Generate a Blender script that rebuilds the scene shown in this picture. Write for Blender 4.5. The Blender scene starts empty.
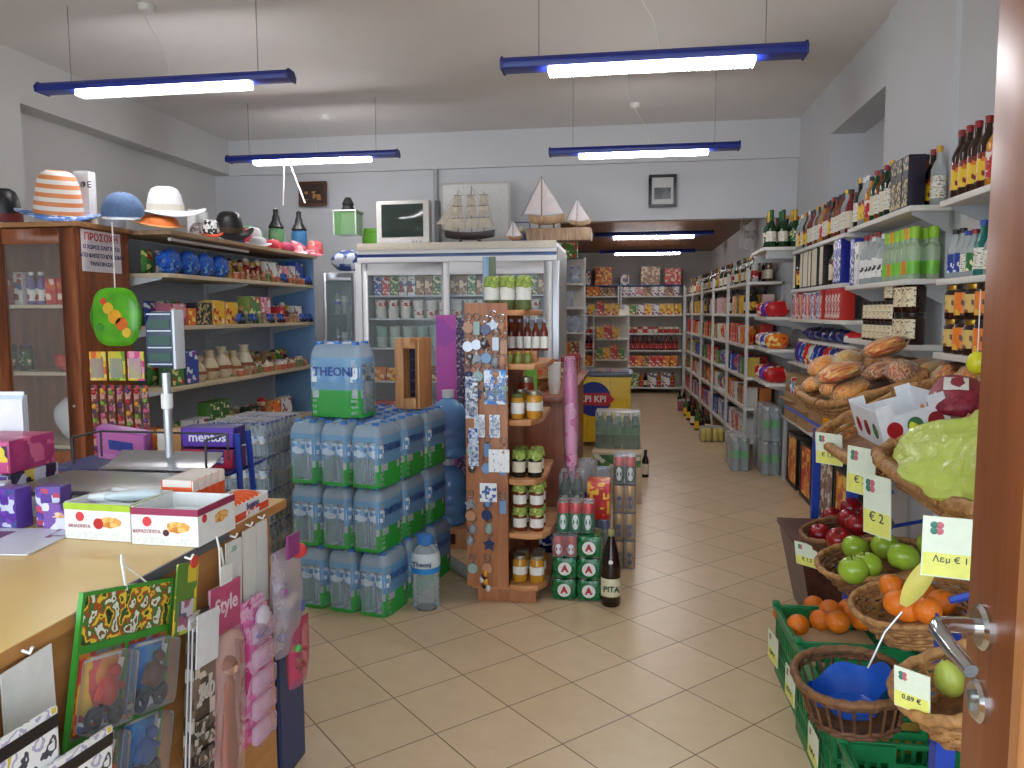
import bpy, bmesh, math, random
from mathutils import Vector, Matrix
random.seed(7)
PI = math.pi
sc = bpy.context.scene
COL = sc.collection
rnd = random.uniform
# ------------------------------------------------------------------ camera model, used to read real positions off the photograph
F = 768.0; YAW = math.radians(8.7); PIT = -.0925; ROLL = -.004; EYE = 1.55
_cy, _sy, _cp, _sp, _cr, _sr = math.cos(YAW), math.sin(YAW), math.cos(PIT), math.sin(PIT), math.cos(ROLL), math.sin(ROLL)
_fw = (-_sy*_cp, _cy*_cp, _sp); _rt = (_cy, _sy, 0.); _up = (_sy*_sp, -_cy*_sp, _cp)
_r2 = tuple(_rt[i]*_cr+_up[i]*_sr for i in range(3)); _u2 = tuple(-_rt[i]*_sr+_up[i]*_cr for i in range(3))
def at(px, py, X=None, Y=None, Z=None):
    a = (px-512)/F; b = (384-py)/F
    d = [_fw[i]+a*_r2[i]+b*_u2[i] for i in range(3)]
    t = X/d[0] if X is not None else Y/d[1] if Y is not None else (Z-EYE)/d[2]
    return Vector((d[0]*t, d[1]*t, EYE+d[2]*t))
# ------------------------------------------------------------------ materials
def lin(c):
    def f(v):
        v /= 255.
        return v/12.92 if v <= .04045 else ((v+.055)/1.055)**2.4
    return (f(c[0]), f(c[1]), f(c[2]), 1)
_M = {}
def M(col, rough=.5, metal=0., var=.06, scale=30., spec=.5, emit=0., bump=0.):
    """plain procedural material: a colour with a slight noise variation"""
    key = ('M', tuple(col), rough, metal, var, scale, spec, emit, bump)
    if key in _M: return _M[key]
    m = bpy.data.materials.new('surface'); m.use_nodes = True
    nt = m.node_tree; b = nt.nodes['Principled BSDF']; L = nt.links
    b.inputs['Roughness'].default_value = rough; b.inputs['Metallic'].default_value = metal
    b.inputs['Specular IOR Level'].default_value = spec
    tc = nt.nodes.new('ShaderNodeTexCoord'); nz = nt.nodes.new('ShaderNodeTexNoise')
    nz.inputs['Scale'].default_value = scale; nz.inputs['Detail'].default_value = 2
    L.new(tc.outputs['Object'], nz.inputs['Vector'])
    mx = nt.nodes.new('ShaderNodeMix'); mx.data_type = 'RGBA'
    c = lin(col); k = 1-var*3
    mx.inputs[6].default_value = (c[0]*k, c[1]*k, c[2]*k, 1)
    mx.inputs[7].default_value = (min(1, c[0]*(1+var)), min(1, c[1]*(1+var)), min(1, c[2]*(1+var)), 1)
    L.new(nz.outputs['Fac'], mx.inputs[0]); L.new(mx.outputs[2], b.inputs['Base Color'])
    if bump:
        bp = nt.nodes.new('ShaderNodeBump'); bp.inputs['Strength'].default_value = bump; bp.inputs['Distance'].default_value = .01
        L.new(nz.outputs['Fac'], bp.inputs['Height']); L.new(bp.outputs['Normal'], b.inputs['Normal'])
    if emit:
        b.inputs['Emission Color'].default_value = c; b.inputs['Emission Strength'].default_value = emit
    _M[key] = m; return m
def PR(cols, scale=25., rough=.35, stretch=(1, 1, 1), kind='v'):
    """printed packaging: patches of several flat colours"""
    key = ('P', tuple(map(tuple, cols)), scale, rough, stretch, kind)
    if key in _M: return _M[key]
    m = bpy.data.materials.new('print'); m.use_nodes = True
    nt = m.node_tree; b = nt.nodes['Principled BSDF']; L = nt.links
    b.inputs['Roughness'].default_value = rough
    tc = nt.nodes.new('ShaderNodeTexCoord'); mp = nt.nodes.new('ShaderNodeMapping'); mp.inputs['Scale'].default_value = stretch
    L.new(tc.outputs['Object'], mp.inputs['Vector'])
    if kind == 'v':
        t = nt.nodes.new('ShaderNodeTexVoronoi'); t.inputs['Scale'].default_value = scale; t.distance = 'CHEBYCHEV'; t.inputs['Randomness'].default_value = .8
        s = nt.nodes.new('ShaderNodeSeparateColor'); L.new(mp.outputs[0], t.inputs['Vector']); L.new(t.outputs['Color'], s.inputs[0]); fac = s.outputs[0]
    else:
        t = nt.nodes.new('ShaderNodeTexNoise'); t.inputs['Scale'].default_value = scale; t.inputs['Detail'].default_value = 3
        L.new(mp.outputs[0], t.inputs['Vector'])
        mr = nt.nodes.new('ShaderNodeMapRange'); mr.inputs[1].default_value = .3; mr.inputs[2].default_value = .7
        L.new(t.outputs['Fac'], mr.inputs[0]); fac = mr.outputs[0]
    r = nt.nodes.new('ShaderNodeValToRGB'); r.color_ramp.interpolation = 'CONSTANT'
    n = len(cols)
    while len(r.color_ramp.elements) < n: r.color_ramp.elements.new(.5)
    for i, c in enumerate(cols):
        r.color_ramp.elements[i].position = i/n; r.color_ramp.elements[i].color = lin(c)
    L.new(fac, r.inputs[0]); L.new(r.outputs[0], b.inputs['Base Color'])
    _M[key] = m; return m
def CL(col=(255, 255, 255), alpha=.25, rough=.08, metal=0., bump=0.):
    """thin clear plastic or glass sheet: mostly see-through, with a gloss"""
    key = ('C', tuple(col), alpha, rough, bump)
    if key in _M: return _M[key]
    m = bpy.data.materials.new('clear'); m.use_nodes = True
    nt = m.node_tree; b = nt.nodes['Principled BSDF']; L = nt.links; out = nt.nodes['Material Output']
    b.inputs['Base Color'].default_value = lin(col); b.inputs['Roughness'].default_value = rough; b.inputs['Metallic'].default_value = metal
    tr = nt.nodes.new('ShaderNodeBsdfTransparent')
    tc = nt.nodes.new('ShaderNodeTexCoord'); nz = nt.nodes.new('ShaderNodeTexNoise'); nz.inputs['Scale'].default_value = 40
    L.new(tc.outputs['Object'], nz.inputs['Vector'])
    fr = nt.nodes.new('ShaderNodeFresnel'); fr.inputs[0].default_value = 1.35
    if bump:
        n2 = nt.nodes.new('ShaderNodeTexNoise'); n2.inputs['Scale'].default_value = 16; n2.inputs['Detail'].default_value = 4; n2.inputs['Distortion'].default_value = 1.5; L.new(tc.outputs['Object'], n2.inputs['Vector'])
        bp = nt.nodes.new('ShaderNodeBump'); bp.inputs['Strength'].default_value = bump; bp.inputs['Distance'].default_value = .03
        L.new(n2.outputs['Fac'], bp.inputs['Height']); L.new(bp.outputs['Normal'], b.inputs['Normal']); L.new(bp.outputs['Normal'], fr.inputs['Normal'])
    ad = nt.nodes.new('ShaderNodeMath'); ad.operation = 'ADD'; ad.use_clamp = True; ad.inputs[1].default_value = alpha
    ml = nt.nodes.new('ShaderNodeMath'); ml.operation = 'MULTIPLY_ADD'; ml.inputs[1].default_value = alpha*.16; ml.inputs[2].default_value = -alpha*.08
    a2 = nt.nodes.new('ShaderNodeMath'); a2.operation = 'ADD'; a2.use_clamp = True
    L.new(fr.outputs[0], ad.inputs[0]); L.new(nz.outputs['Fac'], ml.inputs[0]); L.new(ad.outputs[0], a2.inputs[0]); L.new(ml.outputs[0], a2.inputs[1])
    mx = nt.nodes.new('ShaderNodeMixShader')
    L.new(a2.outputs[0], mx.inputs[0]); L.new(tr.outputs[0], mx.inputs[1]); L.new(b.outputs[0], mx.inputs[2]); L.new(mx.outputs[0], out.inputs[0])
    _M[key] = m; return m
def WOOD(c1, c2, scale=4., stretch=(1, 1, 8), rough=.4):
    key = ('W', tuple(c1), tuple(c2), scale, stretch, rough)
    if key in _M: return _M[key]
    m = bpy.data.materials.new('wood'); m.use_nodes = True
    nt = m.node_tree; b = nt.nodes['Principled BSDF']; L = nt.links; b.inputs['Roughness'].default_value = rough
    tc = nt.nodes.new('ShaderNodeTexCoord'); mp = nt.nodes.new('ShaderNodeMapping')
    mp.inputs['Scale'].default_value = tuple(8./s if s > 1 else 8. for s in stretch)
    nz = nt.nodes.new('ShaderNodeTexNoise'); nz.inputs['Scale'].default_value = scale; nz.inputs['Detail'].default_value = 5; nz.inputs['Distortion'].default_value = .6
    L.new(tc.outputs['Object'], mp.inputs['Vector']); L.new(mp.outputs[0], nz.inputs['Vector'])
    r = nt.nodes.new('ShaderNodeValToRGB'); r.color_ramp.elements[0].position = .3; r.color_ramp.elements[1].position = .7
    r.color_ramp.elements[0].color = lin(c1); r.color_ramp.elements[1].color = lin(c2)
    L.new(nz.outputs['Fac'], r.inputs[0]); L.new(r.outputs[0], b.inputs['Base Color'])
    _M[key] = m; return m
# ------------------------------------------------------------------ mesh builder
class MB:
    def __init__(s): s.v = []; s.f = []; s.m = []
    def add(s, vs, fs, m=0):
        o = len(s.v); s.v.extend(Vector(v) for v in vs)
        for f in fs: s.f.append([o+i for i in f]); s.m.append(m)
        return s
    def box(s, x0, y0, z0, x1, y1, z1, m=0, R=None):
        vs = [Vector(p) for p in ((x0,y0,z0),(x1,y0,z0),(x1,y1,z0),(x0,y1,z0),(x0,y0,z1),(x1,y0,z1),(x1,y1,z1),(x0,y1,z1))]
        if R is not None: vs = [R @ v for v in vs]
        return s.add(vs, [(0,3,2,1),(4,5,6,7),(0,1,5,4),(1,2,6,5),(2,3,7,6),(3,0,4,7)], m)
    def lathe(s, prof, n=16, m=0, c=(0,0,0), sx=1., sy=1., R=None):
        """prof: (r, z[, material]) from bottom to top"""
        o = len(s.v); k = len(prof)
        for p in prof:
            for j in range(n):
                a = 2*PI*j/n; v = Vector((p[0]*math.cos(a)*sx, p[0]*math.sin(a)*sy, p[1]))
                s.v.append((R @ v if R is not None else v)+Vector(c))
        for i in range(k-1):
            mm = prof[i][2] if len(prof[i]) > 2 else m
            for j in range(n):
                j2 = (j+1) % n
                s.f.append([o+i*n+j, o+i*n+j2, o+(i+1)*n+j2, o+(i+1)*n+j]); s.m.append(mm)
        if prof[0][0] > 1e-4: s.f.append([o+j for j in range(n)][::-1]); s.m.append(prof[0][2] if len(prof[0]) > 2 else m)
        if prof[-1][0] > 1e-4: s.f.append([o+(k-1)*n+j for j in range(n)]); s.m.append(prof[-1][2] if len(prof[-1]) > 2 else m)
        return s
    def ring(s, prof, n=16, m=0, c=(0,0,0), a0=0., a1=2*PI):
        """open lathe band over an arc, no caps"""
        o = len(s.v); k = len(prof); full = a1-a0 > 2*PI-1e-6; nn = n if full else n+1
        for r, z in prof:
            for j in range(nn):
                a = a0+(a1-a0)*j/n; s.v.append(Vector((r*math.cos(a), r*math.sin(a), z))+Vector(c))
        for i in range(k-1):
            for j in range(n):
                j2 = (j+1) % nn
                s.f.append([o+i*nn+j, o+i*nn+j2, o+(i+1)*nn+j2, o+(i+1)*nn+j]); s.m.append(m)
        return s
    def tube(s, pts, r, n=6, m=0, closed=False, rz=None):
        pts = [Vector(p) for p in pts]; o = len(s.v); k = len(pts)
        up = Vector((0,0,1)); prev = None
        for i, p in enumerate(pts):
            if closed: d = pts[(i+1) % k]-pts[i-1]
            else: d = pts[min(i+1,k-1)]-pts[max(i-1,0)]
            d.normalize()
            if prev is None:
                a = d.cross(up)
                if a.length < 1e-3: a = d.cross(Vector((1,0,0)))
            else: a = prev-d*prev.dot(d)
            if a.length < 1e-6: a = Vector((1,0,0))
            a.normalize(); prev = a; b = d.cross(a)
            rr = r[i] if isinstance(r, (list, tuple)) else r
            for j in range(n):
                t = 2*PI*j/n; s.v.append(p+a*(rr*math.cos(t))+b*(rr*math.sin(t)))
        for i in range(k if closed else k-1):
            i2 = (i+1) % k
            for j in range(n):
                j2 = (j+1) % n
                s.f.append([o+i*n+j, o+i*n+j2, o+i2*n+j2, o+i2*n+j]); s.m.append(m)
        if not closed:
            s.f.append([o+j for j in range(n)][::-1]); s.m.append(m)
            s.f.append([o+(k-1)*n+j for j in range(n)]); s.m.append(m)
        return s
    def ball(s, c, r, n=12, k=8, m=0, sx=1., sy=1., sz=1., R=None, wob=0.):
        prof = []
        o = len(s.v); c = Vector(c)
        for i in range(k+1):
            t = PI*i/k; rr = math.sin(t)*r; z = -math.cos(t)*r
            for j in range(n):
                a = 2*PI*j/n; w = 1+wob*math.sin(3*a+i*1.3)*math.sin(t)
                v = Vector((rr*math.cos(a)*sx*w, rr*math.sin(a)*sy*w, z*sz))
                s.v.append((R @ v if R is not None else v)+c)
        for i in range(k):
            for j in range(n):
                j2 = (j+1) % n
                s.f.append([o+i*n+j, o+i*n+j2, o+(i+1)*n+j2, o+(i+1)*n+j]); s.m.append(m)
        return s
    def grid(s, fn, nu, nv, m=0, flip=False):
        o = len(s.v)
        for i in range(nu+1):
            for j in range(nv+1): s.v.append(Vector(fn(i/nu, j/nv)))
        for i in range(nu):
            for j in range(nv):
                q = [o+i*(nv+1)+j, o+(i+1)*(nv+1)+j, o+(i+1)*(nv+1)+j+1, o+i*(nv+1)+j+1]
                s.f.append(q[::-1] if flip else q); s.m.append(m(i/nu, j/nv) if callable(m) else m)
        return s
    def prism(s, poly, t, m=0, R=None, axis='y'):
        """poly: 2-D outline (counter-clockwise in x,z seen from -y) thickened by t along y"""
        n = len(poly)
        if axis == 'y': A = [Vector((p[0], 0, p[1])) for p in poly]; B = [Vector((p[0], t, p[1])) for p in poly]
        elif axis == 'x': A = [Vector((0, p[0], p[1])) for p in poly]; B = [Vector((t, p[0], p[1])) for p in poly]
        else: A = [Vector((p[0], p[1], 0)) for p in poly]; B = [Vector((p[0], p[1], t)) for p in poly]
        vs = A+B
        if R is not None: vs = [R @ v for v in vs]
        return s.add(vs, [list(range(n)), list(range(2*n-1, n-1, -1))]+[[i+n, (i+1) % n+n, (i+1) % n, i] for i in range(n)], m)
    def torus(s, c, R_, r, n=14, k=5, m=0, Rm=None):
        pts = [Vector((R_*math.cos(2*PI*i/n), 0, R_*math.sin(2*PI*i/n))) for i in range(n)]
        if Rm is not None: pts = [Rm @ p for p in pts]
        return s.tube([p+Vector(c) for p in pts], r, k, m, closed=True)
    def mesh(s, name, mats, bev=0., smooth=True, ang=40):
        me = bpy.data.meshes.new(name); me.from_pydata([tuple(v) for v in s.v], [], s.f)
        if not isinstance(mats, (list, tuple)): mats = [mats]
        for m in mats: me.materials.append(m)
        for p, m in zip(me.polygons, s.m): p.material_index = m
        bm = bmesh.new(); bm.from_mesh(me)
        bmesh.ops.remove_doubles(bm, verts=bm.verts, dist=1e-6)
        bmesh.ops.recalc_face_normals(bm, faces=bm.faces)
        if bev:
            es = [e for e in bm.edges if len(e.link_faces) == 2 and e.calc_face_angle(0) > .6]
            bmesh.ops.bevel(bm, geom=es, offset=bev, segments=2, profile=.6, affect='EDGES', clamp_overlap=True)
        bm.to_mesh(me); bm.free()
        if smooth:
            me.shade_smooth(); me.set_sharp_from_angle(angle=math.radians(ang))
        return me
    def build(s, name, mats, parent=None, bev=0., smooth=True, loc=None, rz=0.):
        return ob(name, s.mesh(name, mats, bev, smooth), parent, loc, rz)
def ob(name, me, parent=None, loc=None, rz=0.):
    o = bpy.data.objects.new(name, me); COL.objects.link(o)
    if parent is not None: o.parent = parent
    if loc is not None: o.location = loc
    if rz: o.rotation_euler = (0, 0, rz)
    return o
def tag(o, label, cat, group=None):
    o['label'] = label; o['category'] = cat
    if group: o['group'] = group
    return o
def thing(name, label, cat, loc=(0,0,0), rz=0., group=None, rot=None):
    o = bpy.data.objects.new(name, None); COL.objects.link(o); o.empty_display_size = .05
    o.location = loc; o.rotation_euler = rot if rot is not None else (0,0,rz)
    return tag(o, label, cat, group)
def struct(name, mb, mats, bev=0., smooth=False):
    o = mb.build(name, mats, None, bev, smooth); o['kind'] = 'structure'; return o
# products: each kind is built once, then copied with its parts
_K = {}
def proto(key, fn):
    if key not in _K: _K[key] = fn()       # list of (part name, mesh, location or None); the first is the body
    return _K[key]
def put(parts, name, loc, rz, label, cat, group=None, rot=None, scale=None):
    o = ob(name, parts[0][1]); o.location = loc; o.rotation_euler = rot if rot is not None else (0,0,rz)
    if scale: o.scale = (scale,)*3 if isinstance(scale, (int, float)) else scale
    tag(o, label, cat, group)
    for pn, me, *r in parts[1:]:
        c = ob(pn, me, o)
        if r: c.location = r[0]
    return o
_T = {}
def text_mesh(txt, size, ext=.0006, bold=0.):
    k = (txt, size, ext, bold)
    if k in _T: return _T[k]
    cu = bpy.data.curves.new('lettering', 'FONT'); cu.body = txt; cu.size = size; cu.align_x = 'CENTER'; cu.align_y = 'CENTER'
    cu.extrude = ext; cu.offset = bold; cu.resolution_u = 2
    o = bpy.data.objects.new('lettering', cu); COL.objects.link(o)
    dg = bpy.context.evaluated_depsgraph_get(); dg.update()
    me = bpy.data.meshes.new_from_object(o.evaluated_get(dg)); me.name = 'lettering'
    bpy.data.objects.remove(o); bpy.data.curves.remove(cu)
    _T[k] = me; return me
def lettering(txt, size, mat, parent, loc, rz=0., bold=0., rot=None, name='lettering'):
    """upright text whose face looks along -y before rz"""
    me = text_mesh(txt, size, bold=bold).copy(); me.materials.clear(); me.materials.append(mat)
    o = ob(name, me, parent); o.location = loc; o.rotation_euler = rot if rot is not None else (PI/2, 0, rz)
    return o
ORD = ['first','second','third','fourth','fifth','sixth','seventh','eighth','ninth','tenth','eleventh','twelfth','thirteenth','fourteenth','fifteenth','sixteenth','seventeenth','eighteenth','nineteenth','twentieth','twenty-first','twenty-second','twenty-third','twenty-fourth','twenty-fifth','twenty-sixth','twenty-seventh','twenty-eighth','twenty-ninth','thirtieth','thirty-first','thirty-second','thirty-third','thirty-fourth','thirty-fifth','thirty-sixth','thirty-seventh','thirty-eighth','thirty-ninth','fortieth']
WHITE = M((236,236,232), .5); STEEL = M((190,192,195), .28, .9); CHROME = M((215,217,220), .15, 1.); BLACK = M((22,22,24), .4)
# ------------------------------------------------------------------ room
H = 3.46; XR = 1.65; XL = -4.42; YB = 8.2; HB = 2.72; YE = 15.4
plaster = M((214,213,210), .85, var=.02, scale=3.)
plaster_blue = M((212,214,217), .85, var=.02, scale=3.)
def tile_mat():
    m = bpy.data.materials.new('floor_tile'); m.use_nodes = True; nt = m.node_tree; b = nt.nodes['Principled BSDF']; L = nt.links
    tc = nt.nodes.new('ShaderNodeTexCoord'); mp = nt.nodes.new('ShaderNodeMapping'); mp.vector_type = 'POINT'
    t = .3316
    # rows run at 45 degrees; the joint crossing (-1.162, 2.636) is the origin of the pattern
    a = -PI/4; ox, oy = -1.1622, 2.6355; c, s = math.cos(PI/4), math.sin(PI/4)
    mp.inputs['Rotation'].default_value = (0,0,PI/4)
    mp.inputs['Scale'].default_value = (1/t,1/t,1)
    rx, ry = (ox*c-oy*s)/t, (ox*s+oy*c)/t
    mp.inputs['Location'].default_value = (-rx,-ry,0)
    L.new(tc.outputs['Object'], mp.inputs['Vector'])
    br = nt.nodes.new('ShaderNodeTexBrick'); br.offset = 0; br.squash = 1
    br.inputs['Scale'].default_value = 1; br.inputs['Brick Width'].default_value = 1; br.inputs['Row Height'].default_value = 1
    br.inputs['Mortar Size'].default_value = .0085; br.inputs['Mortar Smooth'].default_value = .2; br.inputs['Bias'].default_value = 0
    br.inputs['Color1'].default_value = lin((216,192,158)); br.inputs['Color2'].default_value = lin((208,184,148)); br.inputs['Mortar'].default_value = lin((112,88,64))
    L.new(mp.outputs[0], br.inputs['Vector'])
    nz = nt.nodes.new('ShaderNodeTexNoise'); nz.inputs['Scale'].default_value = 9; nz.inputs['Detail'].default_value = 6; nz.inputs['Roughness'].default_value = .7
    L.new(tc.outputs['Object'], nz.inputs['Vector'])
    rp = nt.nodes.new('ShaderNodeValToRGB'); rp.color_ramp.elements[0].position = .25; rp.color_ramp.elements[1].position = .75
    rp.color_ramp.elements[0].color = (.86,.82,.76,1); rp.color_ramp.elements[1].color = (1,1,1,1)
    L.new(nz.outputs['Fac'], rp.inputs[0])
    mx = nt.nodes.new('ShaderNodeMix'); mx.data_type = 'RGBA'; mx.blend_type = 'MULTIPLY'; mx.inputs[0].default_value = .8
    L.new(br.outputs['Color'], mx.inputs[6]); L.new(rp.outputs[0], mx.inputs[7]); L.new(mx.outputs[2], b.inputs['Base Color'])
    b.inputs['Roughness'].default_value = .3
    bp = nt.nodes.new('ShaderNodeBump'); bp.inputs['Strength'].default_value = .3; bp.inputs['Distance'].default_value = .003; bp.invert = True
    L.new(br.outputs['Fac'], bp.inputs['Height']); L.new(bp.outputs['Normal'], b.inputs['Normal'])
    return m
struct('floor', MB().box(XL-.3,-.3,-.1, 2.1,YE+.1,0), tile_mat())
struct('ground_outside', MB().box(-9,-7,-.16, 8,-.3,-.06), M((170,165,155), .9))
struct('ceiling', MB().box(XL-.3,-.3,H, 2.1,YB,H+.1), M((232,229,226), .85, var=.02, scale=3.))
ceil_wood = WOOD((96,58,34),(142,92,56), 3., (1,10,1), .45)
struct('ceiling_back', MB().box(-2.5,YB+.15,HB, 1.9,YE+.1,HB+.1), ceil_wood)
# right wall: flush piers and a beam, recesses between them
w = MB()
w.box(XR,-.3,0, 1.72,4.34,H)
w.box(1.72,-.3,0, 2.1,4.34,H)
w.box(XR-.03,4.34,0, 2.1,5.42,H)
w.box(XR,6.94,0, 2.1,8.3,H)
w.box(XR,5.42,3.03, 2.1,6.94,H)
w.box(1.92,5.42,0, 2.1,6.94,3.03)
struct('wall_right', w, plaster_blue)
w = MB()
w.box(1.55,8.3,0, 2.0,YE,HB+.1)
struct('wall_right_back', w, plaster)
w = MB()
w.box(XL-.3,-.3,0, XL,5.17,H)
w.box(XL-.3,5.17,3.09, XL,YB,H)
w.box(XL-.3,5.17,0, XL-.2,YB,3.09)
struct('wall_left', w, plaster)
w = MB()
w.box(XL-.3,YB,0, -.74,YB+.15,H)
w.box(-.74,YB,2.5, 2.1,YB+.15,H)
w.box(XL,YB-.05,3.08, XR,YB,H)
struct('wall_back', w, plaster_blue)
struct('wall_end', MB().box(-2.6,YE,0, 1.9,YE+.15,HB+.1), M((178,172,164), .85, var=.02))
struct('wall_left_back', MB().box(-2.7,YB+.15,0, -2.5,YE+.1,HB+.1), plaster)
# front wall with the shop windows and the doorway the picture is taken from
w = MB()
w.box(XL-.3,-.5,0, -4.2,-.3,H); w.box(-4.2,-.5,0, -.95,-.3,.45); w.box(-4.2,-.5,2.75, 2.1,-.3,H); w.box(-.95,-.5,0, -.8,-.3,2.75); w.box(.75,-.5,0, .9,-.3,2.75); w.box(.9,-.5,0, 2.1,-.3,.45); w.box(1.95,-.5,.45, 2.1,-.3,2.75); w.box(-.8,-.5,2.5,.75,-.3,2.75)
struct('wall_front', w, plaster)
for i, (a, b) in enumerate(((-4.2,-.95),(.9,1.95))):
    f = MB(); d = .05
    for q in ((a,.45,b,.45+d),(a,2.75-d,b,2.75),(a,.45,a+d,2.75),(b-d,.45,b,2.75)): f.box(q[0],-.43,q[1], q[2],-.37,q[3])
    if b-a > 2: f.box((a+b)/2-.03,-.43,.45,(a+b)/2+.03,-.37,2.75)
    struct('window_%d' % (i+1), f, M((120,75,45), .5))
# trims seen on the back wall
struct('trim_1', MB().box(-2.09,8.145,2.2, -2.05,8.2,3.08), M((176,178,182), .5))
# ------------------------------------------------------------------ lamps
blue_metal = M((24,44,140), .35)
tube_light = bpy.data.materials.new('lamp_diffuser'); tube_light.use_nodes = True
_b = tube_light.node_tree.nodes['Principled BSDF']; _b.inputs['Base Color'].default_value = (.9,.9,.9,1)
_b.inputs['Emission Color'].default_value = (1,.97,.98,1); _b.inputs['Emission Strength'].default_value = 34.
def lamp(c, half, rz, label, zc):
    t = thing('pendant_lamp', label, 'ceiling light', c, rz, 'blue fluorescent pendant lamps')
    h = half
    b = MB(); b.prism([(-.055,0),(.055,0),(.06,.03),(.035,.055),(-.035,.055),(-.06,.03)], 2*h, R=Matrix.Translation((-h,0,0)) @ Matrix.Rotation(-PI/2,4,'Z'))
    b.build('housing', blue_metal, t, bev=.004)
    for s in (-1,1):
        b = MB(); b.prism([(-.06,-.004),(.06,-.004),(.066,.03),(.038,.06),(-.038,.06),(-.066,.03)], .012, R=Matrix.Translation((s*h-.006,0,0)) @ Matrix.Rotation(-PI/2,4,'Z'))
        b.build('end_cap', M((20,34,110), .4), t)
    L = h*.68
    b = MB(); b.box(-L,-.05,-.028, L,.05,-.001); b.build('diffuser', tube_light, t, bev=.006)
    b = MB(); n = 60
    for i in range(n+1):
        x = -L+2*L*i/n; b.box(x-.002,-.052,-.034, x+.002,.052,-.028)
    b.build('louvre', WHITE, t)
    for s in (-.75,.75): MB().tube([(s*h,0,.05),(s*h,0,zc-c[2])], .0025, 5).build('hanging_wire', M((150,150,155), .4, .6), t)
    MB().tube([(.05,0,.05),(.02,.01,.2),(-.1,.02,.4),(-.13,.02,zc-c[2])], .003, 5).build('power_cord', WHITE, t)
def mid(a, b, Y): return (at(*a, Y=Y)+at(*b, Y=Y))/2
for (a, b, Y, lab, zc) in (((42,90),(291,84),4.5,'blue pendant lamp above the counter, nearest the left wall',H),((503,70),(805,57),3.9,'blue pendant lamp above the aisle, largest of the lamps',H),
    ((229,161),(398,158),6.75,'blue pendant lamp over the shelf of hats and the tall fridge',H),((550,155),(739,150),6.3,'blue pendant lamp just in front of the framed picture',H),
    ((595,237),(713,235),10.,'blue pendant lamp under the wooden ceiling, nearer the opening',HB),((600,254),(695,252),13.2,'blue pendant lamp under the wooden ceiling, deepest in the back room',HB)):
    c = mid(a, b, Y); hw = (at(*b, Y=Y)-at(*a, Y=Y)).x/2
    lamp(c, hw, 0., lab, zc)
for (px, py, Y, lab) in ((325,118,7.2,'small white ceiling fitting above the hanging lamp beside the fridge'),(635,107,6.6,'small white ceiling fitting over the aisle'),(147,10,4.3,'small white ceiling fitting above the counter lamp')):
    p = at(px, py, Z=H-.03)
    o = MB().lathe([(.02,0),(.045,.012),(.05,.05)], 14).build('ceiling_rose', WHITE, None, loc=(p.x,p.y,H-.05)); tag(o, lab, 'ceiling fitting')
# ------------------------------------------------------------------ sky and camera
wd = bpy.data.worlds.new('daylight'); sc.world = wd; wd.use_nodes = True
bg = wd.node_tree.nodes['Background']; bg.inputs[0].default_value = (.80,.90,1.,1); bg.inputs[1].default_value = 3.4
cam = bpy.data.cameras.new('camera'); co = bpy.data.objects.new('camera', cam); COL.objects.link(co); sc.camera = co
cam.sensor_width = 36.; cam.lens = F/1024*36; cam.clip_start = .05; cam.clip_end = 100
mw = Matrix(((_r2[0],_u2[0],-_fw[0],0),(_r2[1],_u2[1],-_fw[1],0),(_r2[2],_u2[2],-_fw[2],EYE),(0,0,0,1))); co.matrix_world = mw
sc.view_settings.view_transform = 'Standard'; sc.view_settings.look = 'None'; sc.view_settings.gamma = 1; sc.view_settings.use_curve_mapping = False
sc.view_settings.exposure = .6
sc.cycles.max_bounces = 8; sc.cycles.diffuse_bounces = 4; sc.cycles.glossy_bounces = 3; sc.cycles.transmission_bounces = 6; sc.cycles.transparent_max_bounces = 24
sc.cycles.caustics_reflective = False; sc.cycles.caustics_refractive = False; sc.cycles.sample_clamp_indirect = 6.
# ------------------------------------------------------------------ kinds of goods (base centre at the origin, front towards -y)
def k_bottle(body, label, cap, h=.29, r=.04, neck=.014, sh=.62, lab=(.12,.5), lean=.78, square=False, foil=0.):
    key = ('bottle', body, label, cap, h, r, neck, sh, lab, lean, square, foil)
    def mk():
        n = 4 if square else 14
        R = Matrix.Rotation(PI/4, 4, 'Z') if square else None
        rr = r*1.3 if square else r
        b = MB(); zs = h*sh; zn = h*lean
        b.lathe([(rr*.9,0),(rr,.006),(rr,zs*.97),(rr*.96,zs),(rr*.75,zs+(zn-zs)*.45),(neck*1.35,zn-(zn-zs)*.15),(neck,zn),(neck,h*.93)], n, R=R)
        out = [('x', b.mesh('bottle', body, ang=50 if not square else 30))]
        l = MB(); l.ring([(rr*1.012,h*lab[0]),(rr*1.012,h*lab[1])], n, a0=(PI/4 if square else 0), a1=2*PI+(PI/4 if square else 0)) if not square else l.lathe([(rr*1.012,h*lab[0]),(rr*1.012,h*lab[1])], 4, R=R)
        out.append(('label', l.mesh('label', label)))
        c = MB(); c.lathe([(neck*1.12,h*(.9-foil)),(neck*1.18,h*.93),(neck*1.18,h*.995),(neck*1.05,h)], 12)
        out.append(('cap', c.mesh('cap', cap)))
        return out
    return proto(key, mk)
def k_bottle1(body, label, cap, h=.3, r=.038, neck=.014, sh=.6):
    """small far bottle: one mesh"""
    def mk():
        zs = h*sh; b = MB()
        b.lathe([(r,0,0),(r,h*.12,1),(r,h*.45,0),(r,zs,0),(r*.7,zs+h*.1,0),(neck,h*.78,0),(neck,h*.88,2),(neck*1.15,h*.885,2),(neck*1.1,h,2)], 8)
        return [('x', b.mesh('bottle', [body,label,cap]))]
    return proto(('bottle1', body, label, cap, h, r, neck, sh), mk)
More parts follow.
